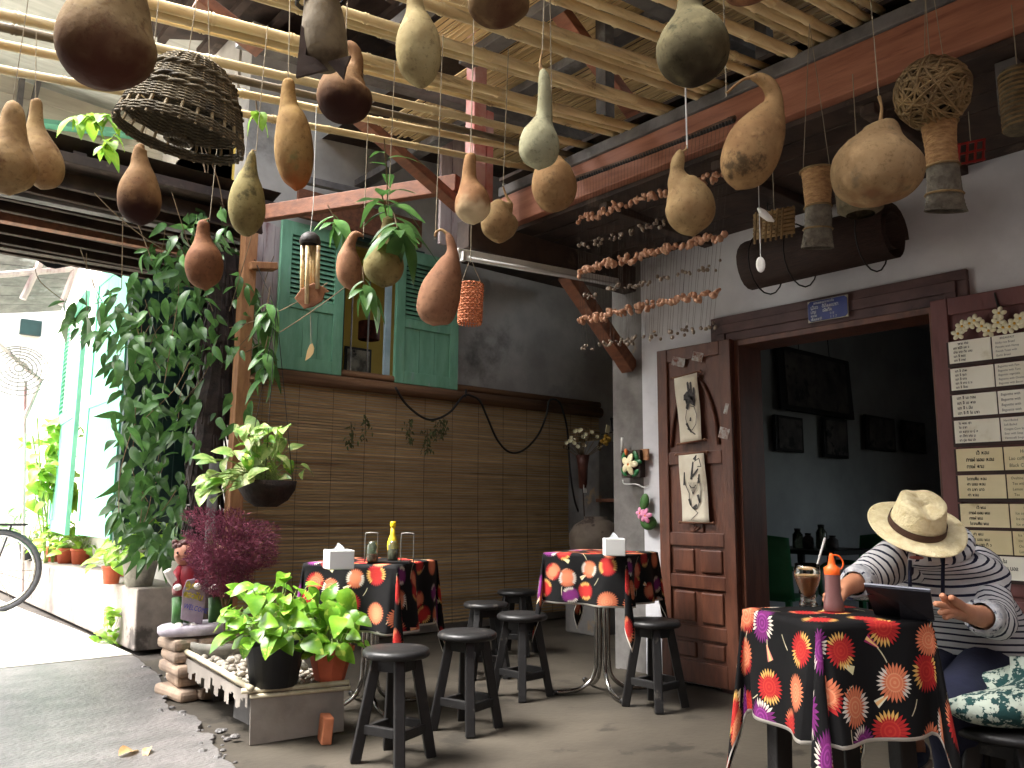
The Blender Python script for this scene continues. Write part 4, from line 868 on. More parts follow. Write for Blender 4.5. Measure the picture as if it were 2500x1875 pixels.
for k, (y, p) in enumerate(cand):
    d = Vector((g.gauss(-.25, .6), g.gauss(-.35, .5), g.gauss(-.75, .4))); up = Vector((g.gauss(-.5, .5), g.gauss(-.7, .4), g.gauss(.5, .4))); M = leaf_M(p, d, up, g.uniform(.75, 1.3), g.uniform(-.5, .5)); me = LVINE[g.randrange(3)]
    if k < 300: linked('leaf', me, vine, M)
    else: far.append(me); farM.append(M)
joined(far, farM, 'leaves', m_leaf, vine, None)
tw = MB()
for k in range(46):
    y, p = cand[g.randrange(len(cand))]; p2 = p+Vector((g.uniform(-.2, .2), g.uniform(-.1, .1), g.uniform(.15, .5))); tw.tube(arc([p2, (p+p2)/2+V(g.uniform(-.05, .05), 0, 0), p], 4), .0028, 4, False)
for (a, c_, s_) in ((at(600, 860, Y=4.9), at(1010, 560, Y=4.0), .05), (at(560, 800, Y=4.9), at(800, 690, Y=4.4), .04), (at(230, 470, Y=4.6), at(480, 640, Y=4.9), .06), (at(420, 470, Y=4.7), at(520, 760, Y=4.9), .02), (at(640, 480, Y=4.8), at(560, 760, Y=4.9), .02)): tw.tube(sag(a, c_, s_), .003, 4, False)
tw.build('twigs', m_twig, vine)['kind'] = 'stuff'
# sprays of leaves hanging from the pergola, each its own shoot
def spray(label, stem, n, mset, sc, seed, droop=-.3, grp='leafy shoots dangling from the pergola'):
    g = random.Random(seed); stem = arc(stem, 6); t = thing('hanging_shoot', stem[0], label, 'shoot', grp); MB().tube(stem, .0028, 5, False).build('stem', m_twig, t)
    for k in range(n):
        p = stem[int(len(stem)*(.35+.65*k/n))-1] if n > 5 else stem[-1]; d = Vector((math.cos(k*2.4), math.sin(k*2.4), 0)); linked('leaf', mset[k % len(mset)], t, leaf_M(p, d+V(0, 0, droop+g.uniform(-.3, .3)), (-.3, -.4, 1), sc*g.uniform(.8, 1.2)))
spray('leafy shoot curling up from the lowest pole in front of the grey wall', [at(945, 640, d=3.3), at(945, 450, d=3.15), at(938, 340, d=3.05)], 7, LVINE, 1.0, 1, .3)
spray('long drooping orchid leaves above the greenish gourd', [at(950, 560, d=3.1), at(938, 500, d=3.05), at(930, 470, d=3.0)], 8, LVINE, 1.35, 2, -.2)
spray('bunch of drooping leaves crowning the greenish gourd', [at(962, 520, d=2.95), at(970, 555, d=2.9), at(975, 575, d=2.88)], 12, LVINE, 1.25, 3, -.5)
spray('small leaf tuft hanging below the greenish gourd', [at(885, 650, d=3.0), at(890, 700, d=3.0), at(895, 712, d=3.0)], 9, LVINE, 1.05, 4, -.7)
spray('leaf tuft between window top and bamboo chime', [at(800, 500, d=4.4), at(820, 540, d=4.4), at(830, 552, d=4.4)], 9, LVINE, 1.3, 5, -.7)
spray('pair of bright leaves under the poles beside the bell basket', [at(625, 245, d=2.9), at(627, 265, d=2.9), at(628, 275, d=2.9)], 3, LBRI, .75, 6, -1)
spray('dark drooping leaves beside the left shutter', [at(660, 700, d=4.9), at(652, 760, d=4.9), at(650, 800, d=4.9)], 12, LVINE, 1.5, 7, -.8)
spray('lower dark leaves hanging left of the window', [at(655, 820, d=4.85), at(645, 870, d=4.85), at(650, 930, d=4.85)], 10, LVINE, 1.5, 8, -.8)
spray('bright leaf spray behind the big gourd and bell basket', [at(330, 300, d=4.4), at(250, 280, d=4.4), at(170, 290, d=4.4)], 18, LBRI, 1.0, 9, -.6)
spray('bright leaves trailing below the bell basket', [at(300, 310, d=4.5), at(262, 350, d=4.5), at(255, 372, d=4.5)], 7, LBRI, .95, 10, -.7)
# ------------------------------------------------------------------ planter tray with pebbles
TA, TB, TC = Vector((1.515, 3.47, 0)), Vector((1.93, 3.36, 0)), Vector((1.615, 4.72, 0))
TD = TC + (TB-TA)
tray = thing('planter_tray', (1.7, 3.9, 0), 'low pebble filled planter tray on concrete panels with bamboo edging', 'planter')
m_panel = mat('fibre_cement', S(150, 142, 132), S(128, 120, 112), 5, .8, .15, 40, c3=S(100, 92, 84), c3amt=.25, c3scale=3, c3edge=.25, world=True)
dx_ = (TB-TA).normalized(); dy_ = (TC-TA).normalized()
x = MB(); x.bar(TA+dx_*.01+V(0, 0, .1), TB-dx_*.02+V(0, 0, .115), .195, .014, up=dy_); x.build('front_panel', m_panel, tray, bevel=.002)
x = MB(); g = random.Random(33); n = 40
for k in range(n): a_, b__ = TA.lerp(TC, k/n), TA.lerp(TC, (k+1)/n); h0 = .150+.03*math.sin(k*1.3)+g.uniform(-.012, .012); x.add([a_+V(-.004, 0, h0), b__+V(-.004, 0, h0+g.uniform(-.008, .008)), b__+V(-.004, 0, .212), a_+V(-.004, 0, .212)], [(0, 1, 2, 3)])
x.build('ragged_lip', m_panel, tray)
for yy_ in (.35, .8): x = MB(); x.box(TA.lerp(TC, yy_)+dx_*.16+V(0, 0, .097), (.09, .2, .194)); x.build('support_block', m_pillar, tray)
x = MB(); x.add([TA+V(0, 0, .195), TB+V(0, 0, .195), TD+V(0, 0, .195), TC+V(0, 0, .195), TA+V(0, 0, .212), TB+V(0, 0, .212), TD+V(0, 0, .212), TC+V(0, 0, .212)], [(3, 2, 1, 0), (4, 5, 6, 7), (0, 1, 5, 4), (1, 2, 6, 5), (2, 3, 7, 6), (3, 0, 4, 7)]); x.build('tray_slab', m_panel, tray)
x = MB(); bamboo(x, TA-dy_*.03+V(0, 0, .235), TC+V(0, 0, .24), .014, 9, 5); x.build('bamboo_edge', mat('pale_bamboo', S(206, 196, 170), S(176, 164, 134), 12, .6, rv=.1), tray, True)
x = MB(); bamboo(x, TA-dx_*.03+V(0, 0, .222), TB+V(0, 0, .222), .012, 9, 6); x.tube([TA+V(0, -.012, .2), TB+V(0, -.012, .2)], .009, 8); x.build('bamboo_edge', bpy.data.materials['pale_bamboo'], tray, True)
x = MB(); q = at(800, 1822, Z=0); x.box(q+V(.02, .06, .055), (.045, .10, .11), Euler((0, R(4), R(-18))).to_matrix()); x.build('brick_foot', mat('orange_brick', S(206, 130, 92), S(186, 112, 78), 9, .85, .4), tray, bevel=.006)
m_peb = mat('river_pebble', S(168, 160, 146), S(120, 114, 104), 6, .6, .1, 20, rv=.3)
g = random.Random(31); PEB = []
for k in range(4):
    b = MB(); b.ell((0, 0, 0), (1, g.uniform(.65, .85), g.uniform(.5, .65)), 10, 6)
    for v in b.v: v *= 1+.08*math.sin(v.x*3+k)+.05*math.sin(v.y*5+k)
    PEB.append(b.mesh('pebble', m_peb, True))
for k in range(230):
    a, c = g.random(), g.random()**1.1; p = TA+(TB-TA)*(.04+.92*a)+(TC-TA)*(.03+.66*c); r_ = g.uniform(.011, .02)*(1.6 if c > .45 and g.random() < .5 else 1)
    linked('pebble', PEB[k % 4], tray, Matrix.Translation(p+V(0, 0, .212+r_*.45+(g.random() < .3)*.012)) @ Euler((g.uniform(-.3, .3), g.uniform(-.3, .3), g.uniform(0, 6))).to_matrix().to_4x4() @ Matrix.Scale(r_, 4))
# two pothos pots standing on the tray
def square_pot(b, c, r0, r1, h):
    n = 8; pr = []
    for r_, z in ((.001, 0), (r0, 0), (r1, h*.84), (r1*1.07, h*.84), (r1*1.1, h), (r1*1.0, h), (r1*.95, h*.9), (.001, h*.9)): pr.append((r_, z))
    b.lathe(pr, n, Euler((0, 0, R(22))).to_matrix(), c=c)
def pothos(c, mp, r0, r1, h, n, sp, ht, lb, seed, lset, sq=False, lean=(0, 0)):
    c = Vector(c); g = random.Random(seed); t = thing('pothos_pot', c, lb, 'potted plant', 'pothos pots on the planter tray'); b = MB(); (square_pot if sq else pot)(b, c, r0, r1, h); b.build('pot', mp, t, not sq, bevel=.002 if sq else 0)
    MB().lathe([(.001, h*.92), (r1*.94, h*.92)], 14, c=c).build('soil', bpy.data.materials['soil'], t)
    st = MB(); Ms = []
    for k in range(n):
        d = rdir(g, -.25, 1); f = g.uniform(.6, 1.0) if k > n*.25 else g.uniform(.2, .6)
        p = c+V(0, 0, h+.02)+Vector((d.x*sp+lean[0]*max(0, d.z), d.y*sp+lean[1], max(-.06, d.z*ht)))*f; base = c+V(d.x*r1*.5, d.y*r1*.5, h*.92)
        st.tube([base, base.lerp(p, .5)+V(0, 0, .04), p], .0022, 4, False)
        hd = Vector((d.x+g.gauss(0, .5), d.y+g.gauss(0, .5), g.gauss(-.25, .4))); Ms.append(leaf_M(p, hd, Vector((d.x*.4-.35, d.y*.3-.35, .9)), g.uniform(.75, 1.2), g.uniform(-.5, .5)))
    st.build('stems', m_stem, t)['kind'] = 'stuff'
    for M in Ms: linked('leaf', lset[g.randrange(len(lset))], t, M)
q = at(668, 1672, Z=.225); pothos((q.x, q.y, .226), m_blackpot, .10, .135, .20, 112, .225, .27, 'bushy lime green pothos in a black pot on the pebble tray', 41, LPOTH, lean=(-.02, 0))
q = at(805, 1660, Z=.225); pothos((q.x, q.y, .226), m_terra, .066, .098, .145, 66, .165, .24, 'lime green pothos in the orange pot at the tray end', 42, LPOTH, True)
# ------------------------------------------------------------------ hanging basket of pale pothos
c = at(652, 1195, Y=4.5); hb = thing('hanging_basket', c, 'pale variegated pothos in a dark hanging bowl before the blind', 'hanging plant')
MB().lathe([(.001, -.10), (.06, -.098), (.12, -.06), (.158, 0), (.165, .05), (.155, .05), (.14, 0), (.001, .0)], 20, c=c).build('bowl', mat('coir_bowl', S(50, 40, 36), S(34, 28, 26), 20, .95, .8, 60), hb, True)
g = random.Random(51); st = MB()
for k in range(74):
    if k < 56: p = at(g.gauss(640, 42), g.uniform(1040, 1170), Y=4.5+g.uniform(-.14, .14)); 
    else: p = at(g.gauss(525, 22), g.uniform(1120, 1215), Y=4.38+g.uniform(-.06, .06))
    st.tube(arc([c+V(g.uniform(-.1, .1), g.uniform(-.08, .08), .03), c.lerp(p, .6)+V(0, 0, .05), p], 4), .0028, 4, False)
    d = (p-c); linked('leaf', LPALE[k % 2] if g.random() < .75 else LPOTH[k % 3], hb, leaf_M(p, Vector((d.x*3+g.gauss(0, .5), d.y*2+g.gauss(-.2, .4), g.gauss(-.1, .5))), (-.45, -.5, .8), g.uniform(.8, 1.25), g.uniform(-.5, .5)))
st.build('stems', m_stem, hb)['kind'] = 'stuff'
hw = MB()
for a in (0, 2.1, 4.2): hw.tube([c+V(.155*math.cos(a), .155*math.sin(a), .05), V(c.x, c.y, c.z+1.05)], .0025, 4)
hw.tube([V(c.x, c.y, c.z+1.05), V(c.x+.02, 4.98, 2.62)], .003, 4); hw.build('hanger_wire', m_cable, hb)
b = MB(); q = at(516, 1260, Y=4.85); b.tube([(q.x, 4.85, 0), (q.x, 4.85, 1.25)], .03, 10); tag(b.build('pale_post', m_greywood, None, True), 'short pale grey post behind the purple plant', 'post')
# ------------------------------------------------------------------ purple cloud plant in a stone pot
c = at(560, 1352, Y=4.30); pp = thing('purple_plant', (c.x, 4.30, .2), 'feathery dark purple plant like a cloud behind the welcome figurine', 'plant')
g = random.Random(61); b = MB()
for k in range(15000):
    d = rdir(g); rr = g.random()**.42; lob = 1+.22*math.sin(3*math.atan2(d.z, d.x)+.7)+.12*math.sin(7*d.z+4*d.x); p = c+Vector((d.x*.245*lob, d.y*.17, d.z*.205*lob+(.05 if d.x < .3 and d.z > .5 else 0)))*rr
    e = (d+Vector((g.gauss(0, .7), g.gauss(0, .7), g.gauss(.2, .7)))).normalized()*g.uniform(.012, .03); s_ = e.cross(rdir(g)).normalized()*g.uniform(.0014, .0030)
    b.add([p-s_, p+e*.5, p+s_, p+e], [(0, 1, 2), (0, 3, 2)] if k % 2 else [(0, 3, 2)])
b.build('feathery_foliage', mat('purple_feather', S(122, 62, 80), S(90, 44, 60), 12, .85, tl=.3, c3=S(150, 78, 96), c3amt=.3, c3scale=9), pp)['kind'] = 'stuff'
b = MB(); g = random.Random(62)
for k in range(16): d = rdir(g, .1, 1); b.tube([(c.x+.03, 4.36, .22), (c.x, 4.33, .45), c+Vector((d.x*.18, d.y*.12, d.z*.15))], .003, 4)
b.build('stems', m_twig, pp)['kind'] = 'stuff'
q = at(410, 1530, Y=4.78); MB().lathe([(.001, 0), (.10, 0), (.15, .22), (.175, .26), (.175, .29), (.15, .29), (.14, .25), (.001, .24)], 22, c=(c.x+.05, 4.42, .0)).build('pot', m_stonepot, pp, True)
# ------------------------------------------------------------------ stacked stones and welcome figurine
m_block = mat('stacked_stone', S(176, 152, 130), S(140, 122, 106), 7, .85, .5, 30, rv=.15, c3=S(112, 104, 84), c3amt=.25, c3scale=4)
sk = thing('stone_stack', (1.62, 4.6, 0), 'stack of rounded stone blocks carrying the welcome figurine', 'stones')
g = random.Random(71)
for lay in range(5):
    for k in range(4):
        p = Vector((1.585+k*.115+g.uniform(-.02, .02)+(lay % 2)*.03, 4.50+g.uniform(-.03, .05)+.02*lay, .034+lay*.06)); b = MB(); b.box(p, (.13+g.uniform(-.02, .02), .27, .058), Euler((g.uniform(-.05, .05), g.uniform(-.05, .05), g.uniform(-.2, .2))).to_matrix())
        b.build('stone_block', m_block, sk, bevel=.02)
def FP(u, v, dy=0): return at(u, v, Y=4.50+dy)
SC = .0023
wf_ = thing('welcome_figurine', FP(480, 1545), 'painted garden figurine of two children holding a welcome plaque', 'figurine')
m_skin = mat('figurine_skin', S(176, 124, 100), S(156, 106, 84), 8, .5); m_fred = mat('figurine_red', S(132, 38, 46), S(112, 30, 38), 8, .45); m_fgreen = mat('figurine_green', S(66, 112, 56), S(52, 94, 44), 8, .5)
m_fwhite = mat('figurine_white', S(228, 222, 214), S(210, 202, 196), 12, .6); m_fhair = mat('figurine_hair', S(96, 62, 56), S(70, 44, 40), 20, .35); m_fplq = mat('plaque_lilac', S(176, 162, 176), S(150, 134, 150), 9, .6, .3, 30)
def bbx(pts): return [FP(*p) for p in pts]
b = MB(); cb = FP(480, 1535); b.lathe([(.001, -.03), (.19, -.03), (.2, -.015), (.2, .012), (.185, .022), (.001, .022)], 24, c=cb+V(.02, .06, 0), sy=.62); b.build('base', mat('figurine_base', S(196, 188, 196), S(160, 152, 162), 12, .7, .3), wf_, True)
b = MB(); pl_ = [FP(441, 1512), FP(493, 1526), FP(502, 1462), FP(497, 1432), FP(478, 1412), FP(456, 1416), FP(446, 1440)]; n_ = Vector((-.35, -.93, .1)).normalized()
b.add([p_+n_*.012 for p_ in pl_]+[p_-n_*.02 for p_ in pl_], [tuple(range(6, -1, -1)), tuple(range(7, 14))]+[(i, (i+1) % 7, 7+(i+1) % 7, 7+i) for i in range(7)]); b.build('plaque', m_fplq, wf_, bevel=.004)
x_ = (FP(495, 1490)-FP(445, 1478)).normalized(); y_ = V(0, 0, 1); z_ = x_.cross(y_).normalized(); z_ = z_ if z_.y < 0 else -z_
b = MB(); latin(b, 'WELCOME', frame(x_, z_.cross(x_), z_, FP(447, 1484)+n_*.022), .026, 0, .002, sx=.72); b.build('lettering', mat('blue_letter', S(40, 66, 190), rough=.5), wf_)
b = MB(); strokes(b, 'yindi', frame(x_, z_.cross(x_), z_, FP(452, 1432)+n_*.024), .022, .006, .02, .002); strokes(b, "t`oghvb", frame(x_, z_.cross(x_), z_, FP(446, 1455)+n_*.024), .026, .0065, .02, .002); b.build('lettering', mat('yellow_letter', S(232, 214, 90), rough=.5), wf_)
def child(u0, lean, nm):
    hd = FP(u0, 1352, .06); sh = FP(u0+4, 1405, .06); hp = FP(u0-2, 1458, .05)
    bd = MB(); bd.ell(hd, (.056, .056, .066), 16, 12)
    bd.ell(hd+V(-.05, -.03, -.008), (.012, .014, .012), 8, 6); bd.build('head', m_skin, wf_, True)
    hr_ = MB(); hr_.ell(hd+V(.012, .02, .02), (.062, .06, .062), 16, 10)
    for k in range(14): a = k*.5; hr_.ell(hd+V(.05*math.cos(a), .045*math.sin(a)+.02, .05+.012*math.sin(k*2.3)), (.018, .018, .016), 8, 5)
    hr_.build('hair', m_fhair, wf_, True)
    for s_ in (-1, 1): MB().ell(hd+V(-.036+.018*s_, -.046-.006*s_, .008), (.006, .006, .007), 6, 5).build('eye', m_ink, wf_)
    b = MB(); b.lathe([(.02, .07), (.045, .05), (.06, 0), (.07, -.07), (.066, -.1), (.001, -.1)], 16, c=sh); b.build('jacket', m_fred, wf_, True)
    for s_ in (-1, 1):
        e = sh+V(-.055*s_ if lean < 0 else .055*s_, -.05, -.02); hnd = sh+V((-.075 if s_ > 0 else .03)*1.0, -.085, -.045)
        a_ = MB(); a_.tube([sh+V(-.03*s_, 0, .04), sh+V(-.07*s_, -.02, -.01), hnd], [.026, .027, .022], 9); a_.build('sleeve', m_fred, wf_, True)
        MB().ell(hnd+V(0, -.006, -.006), (.022, .02, .018), 9, 6).build('cuff', m_fwhite, wf_, True)
        lg_ = MB(); lg_.tube([hp+V(-.028*s_, 0, 0), hp+V(-.03*s_, -.015, -.07), hp+V(-.032*s_, -.012, -.13)], [.036, .034, .03], 10); lg_.build('trouser_leg', m_fgreen, wf_, True)
        MB().ell(hp+V(-.034*s_, -.035, -.145), (.025, .045, .022), 10, 6).build('shoe', m_fwhite, wf_, True)
child(452, -1, 0); child(540, 1, 1)
MB().tube(arc([FP(408, 1392), FP(418, 1412), FP(430, 1428)], 5), [.022]*10+[.018], 9).build('raised_hand', m_fwhite, wf_, True)
# dry leaves on the slab
m_dry = mat('dry_leaf', S(206, 184, 144), S(190, 146, 96), 20, .7, tl=.2)
dl = leaf_mesh('dry_leaf', .11, .04, m_dry, .6, .3)
for (u, v, a, sc, lb) in ((290, 1846, R(-50), 1.35, 'curled long dry leaf lying on the rough slab'), (366, 1826, R(150), .9, 'small folded dry leaf on the slab beside the long one')):
    p = at(u, v, Z=.03); o = linked('dry_leaf', dl, None, Matrix.Translation((p.x, p.y, .03)) @ Euler((R(4), R(12), a)).to_matrix().to_4x4() @ Matrix.Scale(sc, 4)); tag(o, lb, 'leaf', 'dry leaves on the slab')
# ------------------------------------------------------------------ gourds
def dsat(c, k=.74, v=.64):
    y = .3*c[0]+.55*c[1]+.15*c[2]; return tuple((y+(x-y)*k)*v*f for x, f in zip(c[:3], (.97, 1.03, .86)))+(1,)
def gourd_mat(name, c1, c2, c3, amt, c4=None, z4=0, soft=.05, rough=.5):
    m = mat(name, dsat(c1), dsat(c2), 9, min(.9, rough+.28), .25, 45, detail=9, c3=dsat(c3), c3amt=amt, c3scale=11, c3edge=.12, spec=.15)
    t = m.node_tree; N, L = t.nodes, t.links; b = N['Principled BSDF']; src = b.inputs['Base Color'].links[0].from_socket      # fine scuffs and specks
    tc = N.new('ShaderNodeTexCoord'); nz = N.new('ShaderNodeTexNoise'); nz.inputs['Scale'].default_value = 60; nz.inputs['Detail'].default_value = 8; nz.inputs['Roughness'].default_value = .75; L.new(tc.outputs['Object'], nz.inputs[0])
    mr = N.new('ShaderNodeMapRange'); mr.inputs[1].default_value = .53; mr.inputs[2].default_value = .68; mr.inputs[4].default_value = .75; L.new(nz.outputs[0], mr.inputs[0])
    mx = N.new('ShaderNodeMix'); mx.data_type = 'RGBA'; L.new(mr.outputs[0], mx.inputs[0]); L.new(src, mx.inputs[6]); mx.inputs[7].default_value = tuple(x*.45 for x in dsat(c2)[:3])+(1,); L.new(mx.outputs[2], b.inputs['Base Color'])
    nz2 = N.new('ShaderNodeTexNoise'); nz2.inputs['Scale'].default_value = 22; nz2.inputs['Detail'].default_value = 8; L.new(tc.outputs['Object'], nz2.inputs[0]); mr2 = N.new('ShaderNodeMapRange'); mr2.inputs[1].default_value = .55; mr2.inputs[2].default_value = .7; mr2.inputs[4].default_value = .6; L.new(nz2.outputs[0], mr2.inputs[0])
    mx2 = N.new('ShaderNodeMix'); mx2.data_type = 'RGBA'; L.new(mr2.outputs[0], mx2.inputs[0]); L.new(mx.outputs[2], mx2.inputs[6]); mx2.inputs[7].default_value = tuple(min(1, x*1.35) for x in dsat(c1)[:3])+(1,); L.new(mx2.outputs[2], b.inputs['Base Color'])
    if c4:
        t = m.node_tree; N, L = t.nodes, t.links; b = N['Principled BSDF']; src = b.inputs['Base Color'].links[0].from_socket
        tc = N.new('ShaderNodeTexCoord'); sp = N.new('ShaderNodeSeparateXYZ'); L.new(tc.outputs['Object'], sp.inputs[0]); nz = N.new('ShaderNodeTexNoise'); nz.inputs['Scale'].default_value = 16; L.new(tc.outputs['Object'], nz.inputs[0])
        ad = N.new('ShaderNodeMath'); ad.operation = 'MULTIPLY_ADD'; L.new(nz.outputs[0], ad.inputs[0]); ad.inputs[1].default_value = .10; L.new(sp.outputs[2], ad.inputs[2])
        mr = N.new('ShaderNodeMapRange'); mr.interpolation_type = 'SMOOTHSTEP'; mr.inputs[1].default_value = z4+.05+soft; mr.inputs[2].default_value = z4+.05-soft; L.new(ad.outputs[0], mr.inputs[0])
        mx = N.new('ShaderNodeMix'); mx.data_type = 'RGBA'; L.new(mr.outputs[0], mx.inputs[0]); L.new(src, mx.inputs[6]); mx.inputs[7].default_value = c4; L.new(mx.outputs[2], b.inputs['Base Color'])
    return m
TAN, TAN2, BRN, DRK, PALE = S(196, 152, 98), S(168, 118, 70), S(126, 78, 44), S(66, 40, 30), S(206, 188, 150)
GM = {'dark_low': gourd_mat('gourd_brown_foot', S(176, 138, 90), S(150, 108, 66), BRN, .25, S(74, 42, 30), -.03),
      'tan': gourd_mat('gourd_tan', TAN, TAN2, S(140, 92, 52), .18), 'green': gourd_mat('gourd_green_tan', S(174, 152, 92), S(146, 120, 66), S(104, 92, 54), .3),
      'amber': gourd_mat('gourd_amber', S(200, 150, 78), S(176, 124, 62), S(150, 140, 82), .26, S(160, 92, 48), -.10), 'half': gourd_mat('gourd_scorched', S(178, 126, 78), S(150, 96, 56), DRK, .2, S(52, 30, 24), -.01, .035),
      'red': gourd_mat('gourd_red_brown', S(168, 102, 60), S(140, 80, 48), S(96, 54, 36), .25), 'pale': gourd_mat('gourd_pale', S(206, 178, 122), S(184, 150, 96), S(150, 106, 62), .18, S(92, 60, 40), -.10, .03),
      'chalk': gourd_mat('gourd_chalky', S(200, 190, 160), S(176, 164, 134), S(112, 88, 60), .25, rough=.75), 'moss': gourd_mat('gourd_mossy', S(140, 122, 88), S(108, 94, 66), S(70, 66, 44), .35, S(40, 32, 24), -.04, .06, .75),
      'blotch': gourd_mat('gourd_blotched', S(194, 142, 86), S(166, 112, 62), S(104, 76, 46), .36), 'white': gourd_mat('gourd_white_foot', S(186, 126, 74), S(166, 104, 60), S(150, 96, 54), .2, S(204, 184, 146), -.02, .03),
      'pink': gourd_mat('gourd_pinkish', S(190, 126, 92), S(168, 104, 76), S(130, 80, 54), .25), 'squat': gourd_mat('gourd_dusty', S(196, 150, 104), S(176, 130, 86), S(150, 120, 92), .25, S(122, 88, 62), -.085, .02, .65)}
Z1 = lambda l: [(x*.3165, y*.3165, r*.3165) for x, y, r in l]
Z2 = lambda l: [(600+x*.3165, y*.3165, r*.3165) for x, y, r in l]
Z3 = lambda l: [(1200+x*.3165, y*.3165, r*.3165) for x, y, r in l]
Z4 = lambda l: [(1800+x*.3165, y*.3165, r*.3165) for x, y, r in l]
Z5 = lambda l: [(x*.3165, 450+y*.3165, r*.3165) for x, y, r in l]
Z6 = lambda l: [(600+x*.3165, 450+y*.3165, r*.3165) for x, y, r in l]
